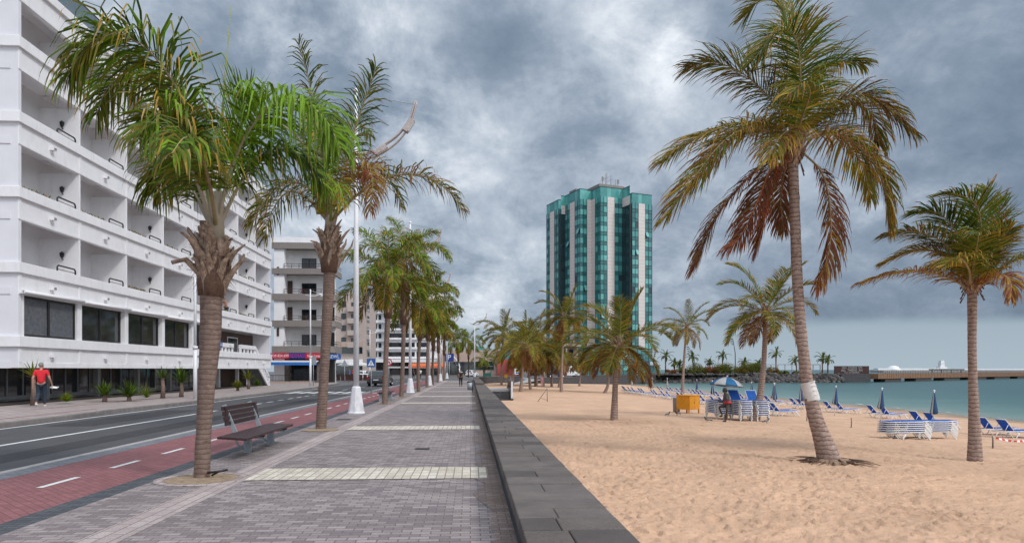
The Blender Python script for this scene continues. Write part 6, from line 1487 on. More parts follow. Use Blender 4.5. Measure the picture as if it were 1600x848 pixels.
rowB = [(99,28),(94,27.9),(89.5,28),(84.5,27.9),(81.0,27.8),(76.5,28),(70,28),(62.5,28),(57,27.8),(51.3,27.8),(45.6,27.6),(37.6,25.4),(32.6,25.5)]
n = 0
for d, x in rowB:
    for k in range(2):
        dd = d+.65-1.3*k; n += 1
        put_l(x+rl.uniform(-.12,.12), dd, ('farther' if k == 0 else 'nearer')+f' blue lounger of the {ORD[(n-1)//2]} pair from the far end, row beside the sea', 'sun loungers in the row nearest the sea', rz=R(2+rl.uniform(-4,4)))
for (px, d, rz, nn, gname, key) in ((1411,28.6,R(2),6,'left','a'),(1452,29.6,R(-4),6,'right','b')):
    p = flat(px, d); z = sand_z(p.x,p.y)
    for i in range(nn):
        lab = f'lounger in the {gname} low stack by the right palm, ' + ('bottom one' if i == 0 else 'top one' if i == nn-1 else f'{ORD[i]} from the bottom')
        o = place(fp, (p.x+rl.uniform(-.01,.01)+.012*i, p.y+rl.uniform(-.01,.01), z+.086*i), rz, lab, first=not used['f']); used['f'] = True; o['group'] = 'stacked sun loungers beside the right palm'
p = flat(1452, 29.6)
for (px, d, rz, nn, gname, raised) in ((1123,38.0,R(97),8,'left',0),(1154.5,37.0,R(-88),9,'middle',1),(1181,37.4,R(-90),9,'right',1)):
    p = flat(px, d+.9); z = sand_z(p.x,p.y)
    for i in range(nn):
        lab = f'lounger in the {gname} tall stack by the curved palm, ' + ('bottom one' if i == 0 else 'top one' if i == nn-1 else f'{ORD[i]} from the bottom')
        src = lp if (raised and i == nn-1) else fp
        o = place(src, (p.x+rl.uniform(-.015,.015), p.y+rl.uniform(-.02,.02), z+.098*i), rz+rl.uniform(-.02,.02), lab); o['group'] = 'stacked sun loungers by the curved palm'
# closed parasols
def closed(label, d, X, c1, c2, tilt, ztop=1.95):
    px = VPX+X*FPX/d; p = flat(px, d); p.z = sand_z(p.x,p.y)
    r = thing('closed_parasol', label, 'parasol', p, rl.uniform(0,6), 'closed parasols between the loungers')
    b = MB(); b.tube([(0,0,-.1),(0,0,ztop+.05)], .028, 7); b.build('pole', M['plastic'], r, local=True)
    b = MB(); b.lathe([(.032,ztop-.03),(.055,ztop-.2),(.085,ztop-.5),(.12,ztop-.8),(.165,ztop-1.05),(.14,ztop-1.16),(.05,ztop-1.18)], 16, 0, mf=lambda i, k: 1 if k % 4 == 0 else 0, rf=lambda i, k: (1.18 if k % 2 == 0 else .72)+.1*math.sin(k*3+i)); b.build('folded_canopy', [M[c1],M[c2]], r, local=True)
    b = MB(); b.ball((0,0,ztop+.07), .055,.055,.055); b.build('finial', M['plastic'], r, local=True)
    r.rotation_euler = (tilt*.5, tilt, r.rotation_euler.z)
PARA = [(104,24.6,0,'first'),(85,22.7,0,'second'),(104,30,0,'third'),(85,28.2,1,''),(64.5,22.9,1,''),(64.5,26.6,1,''),(59,26.2,1,''),(52.5,23.4,1,''),(52,25.2,1,''),(46.7,24.9,1,''),(41,24.6,1,''),(36.4,24.7,1,'')]
labs = ['closed grey parasol farthest away, on the far sand','closed grey parasol in the inland lounger row, nearest to the tower','closed grey parasol close to the boulder bank','slim closed blue parasol behind the slender palm','closed blue parasol left of the open parasol\'s pole','closed blue and white parasol behind the tall lounger stacks','closed blue parasol just right of the curved palm, the taller one behind','closed blue and white parasol just right of the curved palm, the nearer one','closed blue parasol left of the big palm\'s white cloth','closed blue parasol with white ribs right of the big palm trunk','slim closed dark blue parasol left of the low lounger stacks','closed dark blue parasol behind the low lounger stacks']
for (d, X, k, _), lab in zip(PARA, labs): closed(lab, d, X, 'fab_navy' if k else 'fab_grey', 'fab_white', rl.uniform(-.05,.05))
# open parasol over the stacks
p = flat(1131, 38.2); p.z = sand_z(p.x,p.y)
r = thing('open_parasol', 'open blue and white striped parasol over the leaning man', 'parasol', p)
zt = EYE-(588.5-577)/FPX*38.2-p.z
b = MB(); b.tube([(0,0,-.1),(0,0,zt)], .03, 8); b.tube([(.28,.3,-.1),(.28,.3,zt-.35)], .03, 8); b.build('pole', M['plastic'], r, local=True)
b = MB(); prof = [(.02,zt),(.30,zt-.06),(.62,zt-.20),(.90,zt-.42),(.91,zt-.50)]
b.lathe(prof, 24, 0, mf=lambda i, k: (k//3) % 2, rf=lambda i, k: 1-.05*abs((k % 3)-1.0)/1.0*(i/4)); c = b.build('canopy', [M['fab_white'],M['fab_blue2']], r, local=True)
s = c.modifiers.new('Solidify','SOLIDIFY'); s.thickness = .006
b = MB(); b.ball((0,0,zt+.05),.05,.05,.06); b.build('finial', M['plastic'], r, local=True)
r.rotation_euler = (0, R(6), R(20))
# yellow cabinet and bin
p = flat(1077.5, 43.2); p.z = sand_z(p.x,p.y)
r = thing('beach_cabinet', 'bright orange yellow metal cabinet on short legs on the sand', 'cabinet', p, R(38))
b = MB(); b.box(-.62,.52,-.40,.56,.26,1.12); b.build('cabinet_body', M['orange'], r, local=True, bevel=.01)
b = MB(); b.box(-.66,.56,-.44,.60,1.12,1.16); b.build('lid', M['orange'], r, local=True, bevel=.008)
for x in (-.58,.48):
    for y in (-.36,.52): b = MB(); b.box(x-.04,x+.04,y-.04,y+.04,-.1,.26); b.build('leg', M['orange'], r, local=True)
for i in range(2):
    b = MB(); x0 = -.60+.56*i; b.box(x0,x0+.53,-.415,-.402,.30,1.08); b.box(x0+.46,x0+.49,-.43,-.415,.62,.76,1); b.build('door', [M['orange'],M['black']], r, local=True)
p = flat(1057, 44.2); p.z = sand_z(p.x,p.y); r = thing('waste_bin', 'grey cylindrical bin beside the orange yellow cabinet', 'bin', p); b = MB(); b.lathe([(.22,0),(.24,.85),(.24,.9),(.20,.9),(.19,.5),(0,.5)], 14); b.build('bin_body', M['grey'], r, local=True); b = MB(); b.lathe([(.245,.86),(.26,.9),(.245,.93)], 14); b.build('rim', M['galv'], r, local=True)
# stakes, barrier tape, pigeons
def stake(px, py, h, label):
    p = at_sand(px, py); b = MB(); b.tube([(p.x,p.y,p.z-.2),(p.x+.01,p.y,p.z+h*.6),(p.x,p.y,p.z+h)], [.028,.026,.022], 7); b.lathe([(.07,p.z+.0),(.03,p.z+.04)], 8, 0, (p.x,p.y,0)); tag(b.build('wooden_stake', M['deck_g']), label, 'stake', 'short stakes in the sand'); return p
stake(1260.5, 658, .52, 'thin stake in the sand just left of the big leaning trunk'); stake(1330, 667.5, .50, 'thin stake in the sand right of the big leaning trunk')
sp = stake(1551, 701, .48, 'thicker stake right of the straight palm, holding barrier tape')
b = MB(); a = sp+Vector((0,0,.44)); e = at_d(1640,697,28.5); e.z = a.z-.10; npc = 40
for i in range(npc):
    t0, t1 = i/npc, (i+1)/npc; f = lambda t: a.lerp(e,t)-Vector((0,0,.25*math.sin(math.pi*t)))
    u, v = f(t0), f(t1); tw = .03*math.cos(i*.5); b.face([u-ZV*.035+Vector((0,tw,0)), v-ZV*.035+Vector((0,tw,0)), v+ZV*.035-Vector((0,tw,0)), u+ZV*.035-Vector((0,tw,0))], (i//2) % 2)
tag(b.build('barrier_tape', [M['sign_white'], M['cloth_r']]), 'red and white barrier tape tied to the stake at the right edge', 'tape')
p = at_sand(849, 627); r = thing('wooden_trestle', 'small thin three legged trestle standing alone on the sand', 'trestle', p); b = MB(); b.tube([(.32,0,0),(.30,.0,1.05)], .025, 6); b.tube([(-.45,0,0),(.30,0,1.05)], .022, 6); b.tube([(-.2,.02,.28),(.31,.0,.10)], .014, 5); b.build('frame', M['deck_g'], r, local=True)
def pigeon(px, py, rz, label):
    p = at_sand(px, py); r = thing('pigeon', label, 'pigeon', p, rz, 'pigeons on the sand'); b = MB()
    b.xform(Matrix()); b.tube([(-.17,0,.10),(-.10,0,.125),(-.02,0,.135),(.06,0,.155),(.10,0,.20),(.115,0,.245),(.135,0,.262),(.158,0,.258)], [.012,.035,.062,.060,.034,.027,.030,.010], 10)
    b.tube([(-.26,0,.085),(-.13,0,.115)], [.03,.022], 6)
    for y in (-.02,.02): b.tube([(.0,y,.09),(.01,y,.0)], .007, 5); b.tube([(.0,y,.004),(.045,y,.004)], .006, 4)
    b.build('body', M['pigeon'], r, local=True)
    for y in (-1,1): w = MB(); w.ball((-.04,.052*y,.135),.12,.016,.045,10,6); w.build('wing', M['grey'], r, local=True)
    w = MB(); w.tube([(.155,0,.258),(.18,0,.25)], [.007,.002], 5); w.build('beak', M['black'], r, local=True)
pigeon(1044, 650, R(30), 'dark pigeon farthest left of the group on the sand'); pigeon(1058, 648.5, R(200), 'dark pigeon close below the orange yellow cabinet'); pigeon(1105, 659, R(160), 'dark pigeon in front of the leaning man'); pigeon(1198, 661, R(10), 'dark pigeon right of the curved palm foot')
# ------------------------------------------------------------------ people: one skinned body each, clothes over it
def skin(name, verts, edges, m, parent, sub=2, extra=None, dedup=True):
    me = bpy.data.meshes.new(name); me.from_pydata([v[0] for v in verts], edges, []); o = bpy.data.objects.new(name, me); COL.objects.link(o)
    sk = o.modifiers.new('Skin','SKIN'); sk.use_smooth_shade = True
    if not me.skin_vertices: me.attributes
    for i, v in enumerate(verts):
        rr = v[1]; me.skin_vertices[0].data[i].radius = rr if isinstance(rr, tuple) else (rr,rr)
        me.skin_vertices[0].data[i].use_root = (i == 0)
    sb = o.modifiers.new('Subsurf','SUBSURF'); sb.levels = sub; sb.render_levels = sub
    bpy.context.view_layer.update(); dg = bpy.context.evaluated_depsgraph_get(); ev = o.evaluated_get(dg); nm = bpy.data.meshes.new_from_object(ev)
    bpy.data.objects.remove(o); 
    if extra:
        bm = bmesh.new(); bm.from_mesh(nm)
        em = bpy.data.meshes.new('x'); em.from_pydata([tuple(v) for v in extra.v], [], extra.f); em.polygons.foreach_set('use_smooth', [True]*len(extra.f)); bm.from_mesh(em); bm.to_mesh(nm); bm.free(); bpy.data.meshes.remove(em)
    nm.name = name; nm.materials.clear(); nm.materials.append(m)
    o = bpy.data.objects.new(name, nm); COL.objects.link(o); o.parent = parent; return o
def person(label, loc, rz, J, skinm, shirt, trousers, hair, shoes='black', shorts=False, group=None, hairlen=0, female=False, s=1.0):
    r = thing('person', label, 'person', loc, rz, group); V = lambda k: Vector(J[k])*s
    order = ['pelvis','waist','chest','neck0','neck1','head0']; vs = []; ids = {}; E = []
    def add(k, p, rad): ids[k] = len(vs); vs.append((tuple(p), rad*s if not isinstance(rad, tuple) else (rad[0]*s,rad[1]*s))); return ids[k]
    for k, rad in zip(order, (.125,.11,.125,.062,.052,.055)): add(k, V(k), rad)
    for a, c in zip(order, order[1:]): E.append((ids[a], ids[c]))
    for sd in 'LR':
        for k, rad in (('sh',.062),('el',.042),('wr',.029)): add(k+sd, V(k+sd), rad)
        E += [(ids['chest'],ids['sh'+sd]),(ids['sh'+sd],ids['el'+sd]),(ids['el'+sd],ids['wr'+sd])]
        hd = V('hd'+sd); wr = V('wr'+sd); el = V('el'+sd); add('pm'+sd, hd, (.040,.020)); E.append((ids['wr'+sd],ids['pm'+sd]))
        f = (hd-wr).normalized(); lat = f.cross(Vector((0,1,0)) if abs(f.y) < .8 else Vector((0,0,1))).normalized(); lat = f.cross(lat).normalized()
        curl = f.cross(lat)
        for q, (o_, l_) in enumerate(((-.030,.060),(-.010,.075),(.010,.080),(.030,.070))):
            b0 = add(f'f{q}{sd}', hd+lat*o_+f*.045, .009); b1 = add(f'g{q}{sd}', hd+lat*o_*1.05+f*(.045+l_*.55)+curl*.010, .0085); b2 = add(f'h{q}{sd}', hd+lat*o_*1.05+f*(.045+l_)+curl*.035, .0075); E += [(ids['pm'+sd],b0),(b0,b1),(b1,b2)]
        t0 = add('t'+sd, hd+lat*.042-f*.005+curl*.01, .0105); t1 = add('u'+sd, hd+lat*.055+f*.035+curl*.022, .009); E += [(ids['pm'+sd],t0),(t0,t1)]
        for k, rad in (('hip',.092),('kn',.058),('an',.040),('toe',.036)): add(k+sd, V(k+sd), rad)
        E += [(ids['pelvis'],ids['hip'+sd]),(ids['hip'+sd],ids['kn'+sd]),(ids['kn'+sd],ids['an'+sd]),(ids['an'+sd],ids['toe'+sd])]
    ex = MB(); hc = V('head'); fw = (Vector(J.get('face',(0,1,0)))).normalized(); sdv = fw.cross(ZV).normalized(); up = sdv.cross(fw)
    MM = Matrix((( sdv.x,fw.x,up.x,hc.x),(sdv.y,fw.y,up.y,hc.y),(sdv.z,fw.z,up.z,hc.z),(0,0,0,1)))
    h = MB()
    h.ball((0,-.008,.012), .076*s,.096*s,.108*s, 16, 12, f=lambda d: 1-.10*max(0,-d.z)*(1 if d.y < .2 else .3)); h.ball((0,.035*s,-.055*s), .052*s,.052*s,.055*s, 12, 8)       # skull and jaw
    h.ball((0,.098*s,-.012*s), .014*s,.022*s,.024*s, 8, 6)                                                                     # nose
    for q in (-1,1): h.ball((.079*s*q,-.005*s,-.005*s), .011*s,.022*s,.032*s, 8, 6); h.ball((.030*s*q,.080*s,.018*s), .018*s,.012*s,.010*s, 8, 6)   # ears, brows
    h.ball((0,.084*s,-.052*s), .024*s,.010*s,.010*s, 8, 5)
    h.xform(MM); ex.v, ex.f = h.v, h.f
    body = skin('body', vs, E, M[skinm], r, 2, ex)
    hb = MB(); hb.ball((0,-.018*s,.030*s), .084*s,.100*s,.104*s, 18, 12, f=lambda d: (1.03+.05*noise.noise(d*4)) if (d.z > .25 or d.y < .25) and d.z > -.55 and not (d.y > .55 and d.z < .62) else .80)
    if hairlen: hb.ball((0,-.09*s,-.02*s), .085*s,.07*s,.10*s, 10, 8, f=lambda d: 1+.12*noise.noise(d*3))
    hb.xform(MM); hb.build('hair', M[hair], r, local=True)
    g = MB()
    for q in (-1,1): g.ball((.030*s*q,.089*s,.008*s), .010*s,.005*s,.006*s, 8, 5)
    g.xform(MM); g.build('eyes', M['black'], r, local=True)
    if shirt:
        vs2 = []; E2 = []; k = {}
        def ad(n_, p, rad): k[n_] = len(vs2); vs2.append((tuple(p), rad*s))
        ad('w0', V('pelvis')+Vector((0,0,-.05)), .176); ad('w', V('waist'), .138); ad('c', V('chest'), .150); ad('n', V('neck0')-Vector((0,0,.01)), .078)
        E2 += [(0,1),(1,2),(2,3)]
        for sd in 'LR':
            ad('s'+sd, V('sh'+sd), .082); ad('e'+sd, V('sh'+sd).lerp(V('el'+sd), .72 if shirt != 'cloth_g' else 1.5 if False else .95), .062); E2 += [(k['c'],k['s'+sd]),(k['s'+sd],k['e'+sd])]
        skin('shirt', vs2, E2, M[shirt], r, 2)
    vs3 = [(tuple(V('pelvis')+Vector((0,0,.05))), .160*s)]; E3 = []
    for sd in 'LR':
        a = len(vs3); vs3 += [(tuple(V('hip'+sd)), .108*s),(tuple(V('kn'+sd) if not shorts else V('hip'+sd).lerp(V('kn'+sd),.9)), .078*s)]; E3 += [(0,a),(a,a+1)]
        if not shorts: vs3.append((tuple(V('an'+sd)+Vector((0,0,.02))), .064*s)); E3.append((a+1,a+2))
    skin('shorts' if shorts else 'trousers', vs3, E3, M[trousers], r, 2)
    if shoes:
        for sd in 'LR':
            a, t = V('an'+sd), V('toe'+sd); dv = (t-a); dv.z = 0; dv.normalize()
            skin('shoe', [(tuple(a+Vector((0,0,-.035))-dv*.03), .052*s),(tuple(t*.6+a*.4+Vector((0,0,-.03))), .05*s),(tuple(t+dv*.03), .040*s)], [(0,1),(1,2)], M[shoes], r, 1)
    return r
STAND = dict(pelvis=(0,0,.95),waist=(0,0,1.10),chest=(0,-.01,1.31),neck0=(0,-.01,1.46),neck1=(0,.0,1.53),head0=(0,.015,1.60),head=(0,.02,1.645),
  shL=(-.185,-.01,1.42),shR=(.185,-.01,1.42),elL=(-.245,-.02,1.13),elR=(.245,-.02,1.13),wrL=(-.25,.06,.89),wrR=(.25,.06,.89),hdL=(-.25,.08,.80),hdR=(.25,.08,.80),
  hipL=(-.095,0,.90),hipR=(.095,0,.90),knL=(-.10,.02,.50),knR=(.10,.02,.50),anL=(-.10,-.02,.09),anR=(.10,-.02,.09),toeL=(-.115,.13,.035),toeR=(.115,.13,.035))
def pose(**kw): d = dict(STAND); d.update(kw); return d
# man in red, walking away with papers in his hand
walk = pose(knL=(-.10,.02,.50),anL=(-.11,-.30,.19),toeL=(-.12,-.20,.06),knR=(.09,.10,.51),anR=(.09,.12,.085),toeR=(.10,.27,.035),elR=(.29,-.05,1.14),wrR=(.33,.08,.92),hdR=(.34,.13,.85),elL=(-.26,-.10,1.14),wrL=(-.27,-.06,.90),hdL=(-.27,-.03,.81),face=(.35,.9,-.05))
p = flat(64.5, 28.0, .12); pr = person('grey haired man in red T-shirt and dark jeans walking past the hotel', p, R(20), walk, 'skin', 'shirt_red', 'jeans', 'hair_g', 'cloth_w', s=1.03)
m_ = Matrix.Rotation(R(20),3,'Z'); hp = Vector(p) + m_ @ (Vector((.35,.20,.82))*1.03)
b = MB(); b.obox(hp+Vector((.06,0,-.05)), (.13,.03,-.02), (-.01,.08,.03), (0,0,.004)); b.obox(hp+Vector((.08,.01,-.06)), (.12,.02,.02), (-.01,.07,.02), (0,0,.003)); tag(b.build('paper_sheets', M['sign_white']), 'white folded papers held by the man in red', 'papers')
wk2 = pose(knL=(-.10,-.04,.50),anL=(-.10,-.22,.14),toeL=(-.11,-.10,.045),knR=(.09,.08,.50),anR=(.09,.10,.085),toeR=(.10,.25,.035))
p = flat(720, 67.2); person('man in black with a white shoulder stripe walking away along the promenade', p, 0, wk2, 'skin', 'cloth_k', 'cloth_k', 'hair_k', 'black')
b = MB(); b.lathe([(.158,1.352),(.156,1.40)], 20, 0); b.v = [Vector((v.x*1.42, v.y*1.0-.01, v.z)) for v in b.v]; pr = [o for o in bpy.data.objects if o.name.startswith('person')][-1]; b.build('shoulder_stripe', M['sign_white'], pr, local=True)
p = flat(646, 124); person('pedestrian in dark clothes crossing at the road end, left of the white shirt', p, R(-60), wk2, 'skin', 'cloth_k', 'cloth_k', 'hair_k', 'black')
p = flat(657, 124); person('pedestrian in a pale shirt and dark trousers at the road end', p, R(40), wk2, 'skin', 'cloth_w', 'jeans', 'hair_k', 'black')
p = flat(546.5, 95, .05); person('person in a blue top standing among the café terrace tables', p, R(90), pose(), 'skin', 'sign_blue', 'cloth_k', 'hair_k', 'black')
p = flat(551.5, 98, .05); person('person in a red top standing beside the café parasols', p, R(-90), pose(), 'skin', 'shirt_red', 'jeans', 'hair_k', 'black')
p = flat(846.8, 103); p.z = sand_z(p.x,p.y); person('person in pink standing on the far sand among the palms', p, R(160), pose(), 'skin', 'pink', 'pink', 'hair_k', 'black')
# bare-chested man on the first balcony row
y = 19.9*FPX/(735-361.5)
lean = pose(waist=(0,.06,1.08),chest=(0,.18,1.25),neck0=(0,.27,1.37),neck1=(0,.32,1.43),head0=(0,.36,1.48),head=(0,.39,1.52),shL=(-.19,.24,1.33),shR=(.19,.24,1.33),elL=(-.25,.42,1.12),elR=(.25,.42,1.12),wrL=(-.16,.64,1.08),wrR=(.16,.64,1.08),hdL=(-.12,.72,1.08),hdR=(.12,.72,1.08),face=(0,.85,-.5))
person('bare-chested man leaning forward on a lower hotel balcony', (HX-.45,y,5.78), R(165), lean, 'skin', None, 'jeans', 'hair_k', None)
# man leaning by the lounger stacks: faces left, one knee raised
p = flat(1135.5, 35.9); p.z = sand_z(p.x,p.y)
ln = pose(pelvis=(0,-.05,.90),waist=(0,-.04,1.04),chest=(0,.02,1.25),neck0=(0,.06,1.40),neck1=(0,.09,1.47),head0=(0,.11,1.53),head=(0,.12,1.575),hipL=(-.10,-.03,.85),hipR=(.10,-.03,.85),
  shL=(-.18,.03,1.36),shR=(.18,.03,1.36),elL=(-.24,.08,1.08),elR=(.24,.06,1.08),wrL=(-.16,.30,1.02),wrR=(.14,.29,1.0),hdL=(-.11,.37,1.04),hdR=(.08,.36,1.02),
  knR=(.11,.36,.72),anR=(.12,.18,.34),toeR=(.12,.32,.27),knL=(-.10,.04,.47),anL=(-.10,.08,.09),toeL=(-.11,.23,.035),face=(-.25,.95,-.12))
pr = person('man in dark grey clothes with a red waist cloth leaning by the stacked loungers', p, R(88), ln, 'skind', 'cloth_g', 'cloth_g', 'hair_k', 'black', shorts=True, hairlen=1, s=1.05)
b = MB(); b.lathe([(.172,.86),(.185,.92),(.178,1.0),(.165,1.03)], 20, 0, rf=lambda i, k: 1+.04*math.sin(k*2.1)); b.v = [Vector((v.x*1.1, v.y-.05, v.z))*1.05 for v in b.v]; b.build('waist_cloth', M['cloth_r'], pr, local=True)
# ------------------------------------------------------------------ breakwater: boulders, garden, sign wall, pier, harbour
rk = random.Random(17); b = MB()
def rockpath(t):
    for (a, c, t0, t1) in zip(pd, pd[1:], (0,.10,.58), (.10,.58,1.0)):
        if t <= t1: return a.lerp(c, (t-t0)/(t1-t0))
    return pd[-1]
for i in range(900):
    t = rk.random(); q = rockpath(t); s = rk.uniform(.35,.95); u = rk.random(); e = Vector((q.x, q.y-.7-u*3.4, .25-u*2.55)); ph = rk.uniform(0,9)
    k0 = len(b.v); Mx = Matrix.Rotation(rk.uniform(0,6),4,(rk.uniform(-1,1),rk.uniform(-1,1),rk.uniform(-1,1)))
    tb = MB(); tb.ball((0,0,0), s, s*.75, s*.65, 7, 5, f=lambda d: 1+.35*noise.noise(d*1.4+Vector((ph,ph,0)))); tb.xform(Matrix.Translation(e) @ Mx)
    b.v += tb.v; b.f += [tuple(x+k0 for x in f) for f in tb.f]; b.m += [rk.choice((0,0,1,2))]*len(tb.f); b.s += [False]*len(tb.f)
tag(b.build('boulder_bank', [M['rock'], mat('boulder_grey',(.085,.073,.068),.9,.5,1.2,.9,6), mat('boulder_dark',(.032,.029,.029),.9,.5,1.2,.9,6)]), 'sloping bank of dark boulders along the breakwater', 'boulders', kind='stuff')
top = [(p.x,p.y+.4) for p in pd] + [(pd[-1].x,232),(63,232),(50,182)]
b = MB(); b.prism(top, -2.3, .12); structure(b.build('breakwater_ground', M['soil']))
def bush(px, d, w, h, label, pal, seed):
    p = flat(px, d, .12); rnd = random.Random(seed); h *= 1.45; r = thing('bush', label, 'bush', p, 0, 'bushes on the breakwater'); b = MB()
    cl = [(rnd.uniform(-w,w)*.8, rnd.uniform(-.8,.8), rnd.uniform(.2,.75)*h, rnd.uniform(.3,.5)*h) for _ in range(int(6+w*3))]
    for i in range(int(1300*w)):
        x,y,z,q = rnd.choice(cl); dv = Vector((rnd.gauss(0,1),rnd.gauss(0,1),rnd.gauss(0,1))).normalized(); c = Vector((x,y,z))+dv*q*rnd.uniform(.6,1.1)*Vector((1,1,1)).length/1.73
        if c.z < .02: continue
        a = Vector((rnd.uniform(-1,1),rnd.uniform(-1,1),rnd.uniform(-.6,1))).normalized()*.16; sd = a.cross(dv); sd = sd.normalized()*.07 if sd.length > .01 else Vector((.07,0,0))
        b.face([c-a, c+sd, c+a, c-sd], pick(rnd, pal))
    b.build('foliage', LF, r, local=True); t = MB()
    for i in range(5): t.tube([(rnd.uniform(-w,w)*.4,0,-.05),(rnd.uniform(-w,w)*.6,rnd.uniform(-.4,.4),h*.7)], [.06,.02], 5)
    t.build('stem', M['fibre'], r, local=True)
RD = ((RU,3),(BN,2),(OL,1)); GN = ((DK,3),(GR,2),(OL,3)); OLV = ((OL,4),(DK,2),(GR,1))
for px, w, h, lab, pal in ((1049,1.9,1.0,'low reddish bush left of the slender palm trunk',RD),(1068,1.6,1.6,'green bush behind the slender palm trunk',GN),(1086,2.6,2.3,'rounded olive bush with brown patches, right of the slender palm',OLV),(1098,1.4,1.3,'small dark bush between two larger ones',GN),(1112,2.0,1.7,'reddish brown bush left of the leaning date palm',RD),
    (1126,2.2,2.3,'large olive bush under the leaning date palm',OLV),(1139,1.8,2.2,'dark green bush just left of the tall light mast',GN),(1158,2.0,1.9,'brownish bush right of the tall light mast',((OL,3),(BN,2))),(1172,2.6,2.4,'wide olive green bush left of the curved palm trunk',OLV),(1186,2.2,2.3,'dense green bush beside the curved palm trunk',GN),(1207,1.6,1.5,'thin brown bush right of the curved palm trunk',((BN,3),(OL,2))),(1224,1.9,.8,'low green bush inside the pergola posts',GN),(1244,1.7,.7,'low dark bush behind the big leaning trunk',GN)):
    bush(px, 199 if px > 1060 else 197, w, h, lab, pal, px)
def date_palm(px, ytop, d, L, label, lean=0.0, seed=0):
    base = flat(px, d, .1); c = at_d(px, ytop, d)+Vector((lean,0,0)); rnd = random.Random(seed); rt = thing('date_palm', label, 'palm tree', base, 0, 'small palms on the breakwater')
    b = MB(); b.tube([base, base.lerp(c,.5)-Vector((lean*.3,0,0)), c], [.24,.20,.26], 8); b.build('trunk', M['trunk_q'], rt); mb = MB()
    for P, t in auto_fronds(c, 16, L, seed, Vector((-.35,0,0)), 1.0, -30, 80): frond(mb, P, rnd, .5, 16, ((GR,3),(DK,3),(OL,2)), ((OL,1),), .4, .10, Vector((-.1,0,0)), 1, .05, .1, 3, .1, .3)
    mb.build('crown', LF + [M['rach'],M['rach_g'],M['rach_p'],M['rach_o']], rt)
for i, (px, yt, L, lab, ln_) in enumerate(((1040,556,2.6,'bushy palm nearest the glass shelter on the breakwater',0),(1054,568,1.9,'short palm right of the bushy one by the shelter',0),(1062,569,1.7,'smallest palm left of the slender trunk, behind the bushes',0),(1084,558,2.5,'palm beside the bent light mast',-.5),(1110,566,1.8,'low palm whose top shows above the reddish bush',-.3),(1129,556,2.3,'tall thin palm in the middle of the breakwater bushes',0),(1163,566,1.9,'palm top rising behind the bushes right of the tall light mast',0),(1188,568,1.8,'palm half hidden by the curved palm trunk',-.4),(1212.5,553,2.4,'windblown palm inside the pergola frame',0),(1245,563,2.2,'palm half hidden by the big leaning trunk',-.4),(1285,560,2.5,'left palm of the pair beside the dark sign wall',0),(1293.5,562,2.3,'right palm of the pair beside the dark sign wall',0))):
    date_palm(px, yt, 203+(i % 3)*2, L, lab, ln_, 300+i)
for px, yt, lab, ln_ in ((1148,528,'tall dark light mast rising from the breakwater bushes',-.6),(1083.5,541,'bent dark light mast behind the windblown palm',-1.6),(1021,546,'dark light mast by the glass shelter',.8)):
    base = flat(px+1, 207, .1); t = at_d(px, yt, 207); r = thing('light_mast', lab, 'light mast', base, 0, 'dark light masts on the breakwater'); b = MB(); b.tube([base, base.lerp(t,.6)-Vector((ln_*.1,0,0)), t+Vector((ln_,0,0))], [.16,.12,.07], 8); b.build('mast', M['black'], r)
    for k in range(4): b = MB(); c = t+Vector((ln_*(1-k*.08),0,-.25-k*.55)); b.bar(c-Vector((.5,0,0)), c, .28, .22); b.build('spotlight', M['black'], r)
pg = thing('pergola', 'long pale pergola frame along the breakwater', 'pergola', flat(1200,205,.1)); b = MB(); q = []
for px in range(1116,1290,11): q.append(flat(px+.5, 206)); 
for p in q: b.box(p.x-.09,p.x+.09,p.y-.09,p.y+.09,.1,3.05)
b.build('post', M['grey'], pg) if False else None
for p in q: c = MB(); c.box(p.x-.09,p.x+.09,p.y-.09,p.y+.09,.1,3.05); c.build('post', M['kerb_l'], pg)
b = MB(); b.bar(q[0]+ZV*3.14, q[-1]+ZV*3.14, .18, .18); b.build('beam', M['kerb_l'], pg)
# dark red letter wall on its stone plinth
A, B_ = flat(1303.5,198.2), flat(1357.5,200.4); dirv = (B_-A).normalized(); nrm = Vector((dirv.y,-dirv.x,0)); Lw = (B_-A).length
sw = thing('letter_wall', 'dark red steel screen wall with rows of pale letters at the breakwater end', 'sign', A)
b = MB(); m_ = (A+B_)/2; b.obox(m_+ZV*1.55, dirv*Lw/2, nrm*.12, ZV*1.13); b.obox(B_-dirv*.75+nrm*.02+ZV*-.1, dirv*.9, nrm*.1, ZV*.52); b.build('steel_wall', M['rust'], sw)
ang = math.atan2(dirv.y, dirv.x)
for txt, z, sz in (('ASLA  THUSENE  CAS', 2.22, .72), ('ALL  THIEIVE  AN', 1.42, 1.0), ('ILLA  DE MEMORIA', .74, .6)):
    p = m_+nrm*.13+ZV*z - A; words('lettering', txt, sz, Matrix.Translation(p) @ Matrix.Rotation(ang,4,'Z') @ Matrix.Rotation(R(90),4,'X'), M['fab_grey'], sw, .01, sx=.92 if sz > .8 else .98)
b = MB(); b.obox(m_+nrm*-.3+ZV*-.9, dirv*(Lw/2+.4), nrm*.55, ZV*1.30); pl = b.build('stone_plinth', M['stone'], sw)
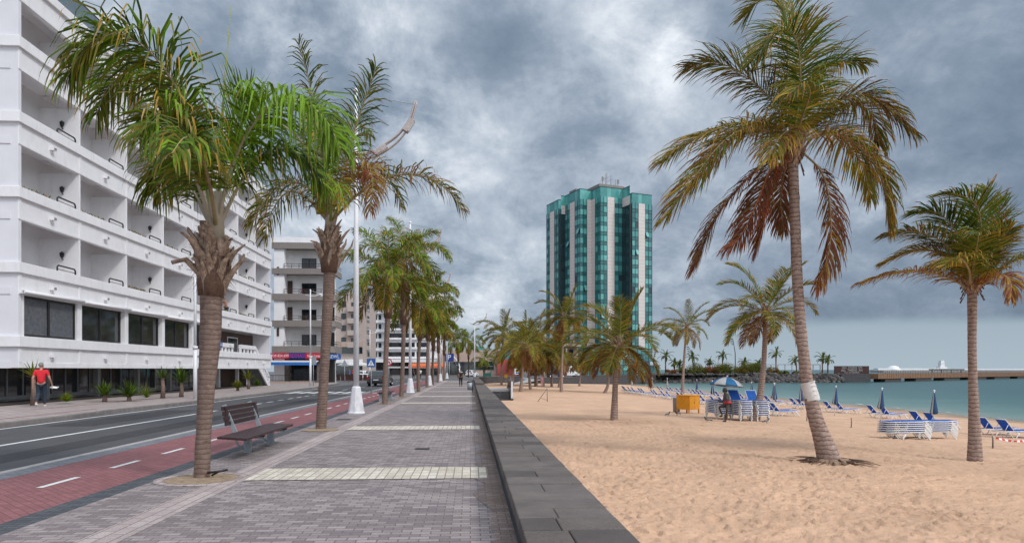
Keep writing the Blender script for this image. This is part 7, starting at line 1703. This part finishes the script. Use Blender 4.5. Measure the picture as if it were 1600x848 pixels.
# pier
pa_, pb_ = flat(1361,201), flat(1660,325)
ax = (pb_-pa_).normalized(); nx_ = Vector((ax.y,-ax.x,0)); Lp = (pb_-pa_).length
pi = thing('pier', 'long brown timber pier with railing on dark square piers', 'pier', pa_)
b = MB(); m_ = (pa_+pb_)/2
b.obox(m_+ZV*-.32-nx_*-0, ax*Lp/2, nx_*2.0, ZV*.74, 0); b.build('deck_beam', M['deck'], pi)
b = MB()
k = 0
while k*1.25 < Lp: 
    p = pa_+ax*(k*1.25)+nx_*2.04; b.obox(p+ZV*-.32, ax*.07, nx_*.05, ZV*.76); b.obox(p+ZV*.9, ax*.06, nx_*.05, ZV*.5); k += 1
b.bar(pa_+nx_*2.04+ZV*1.42, pb_+nx_*2.04+ZV*1.42, .16,.12); b.bar(pa_+nx_*2.04+ZV*1.0, pb_+nx_*2.04+ZV*1.0, .08,.08); b.bar(pa_+nx_*2.04+ZV*.7, pb_+nx_*2.04+ZV*.7, .08,.08); b.build('railing', M['deck_g'], pi)
def onpier(px):
    r = ray(px, HY); den = ax.x*r.y-ax.y*r.x; return pa_+ax*(-(pa_.x*r.y-pa_.y*r.x)/den)
for px0, px1 in ((1374,1399),(1422,1446.6),(1467,1491),(1508,1533),(1546,1570),(1582,1606)):
    u, v = onpier(px0), onpier(px1); b = MB(); c = (u+v)/2; b.obox(c+ZV*-1.9, ax*((v-u).length/2), nx_*1.7, ZV*.84); b.build('pier_support', M['stone'], pi)
p = flat(1479, 262, 0); sh = thing('pier_shelter', 'low dark flat roofed shelter on the pier', 'shelter', p); b = MB(); b.box(-6.3,6.3,-1.2,1.2,1.35,1.85); b.build('roof', M['black'], sh, local=True); b = MB()
for x in (-5.8,-2,2,5.8): b.box(x-.1,x+.1,-.1,.1,.1,1.35)
b.build('post', M['deck_g'], sh, local=True)
p = flat(1396, 520, 0); wd = thing('domed_pavilion', 'white domed building on the harbour horizon', 'building', p); b = MB(); b.lathe([(4.6,.8),(4.6,2.2),(4.2,2.3),(3.9,3.0),(3.0,3.9),(1.7,4.4),(0,4.6)], 20); b.build('dome', M['white'], wd, local=True); b = MB()
b.box(-14,34,-3,3,.8,2.6); b.build('wing', M['white2'], wd, local=True)
p = flat(1471, 540, 0); wt = thing('harbour_tower', 'small white stepped tower on the harbour horizon', 'tower', p); b = MB(); b.box(-4.2,4.2,-3,3,.8,2.6); b.box(-2.8,2.8,-2.4,2.4,2.6,3.9); b.build('base', M['white'], wt, local=True); b = MB(); b.box(-1.7,1.7,-1.6,1.6,3.9,7.4); b.box(-1.3,1.3,-1.2,1.2,7.4,8.8); b.build('shaft', M['white'], wt, local=True)
p = flat(1540, 560, 0); b = MB(); b.box(p.x-50,p.x+70,p.y-2,p.y+2,.8,2.3); tag(b.build('harbour_wall', M['white2']), 'long white harbour wall on the horizon behind the pier', 'wall')
for o in list(bpy.data.objects):
    if o.get('label') == 'x': bpy.data.objects.remove(o)
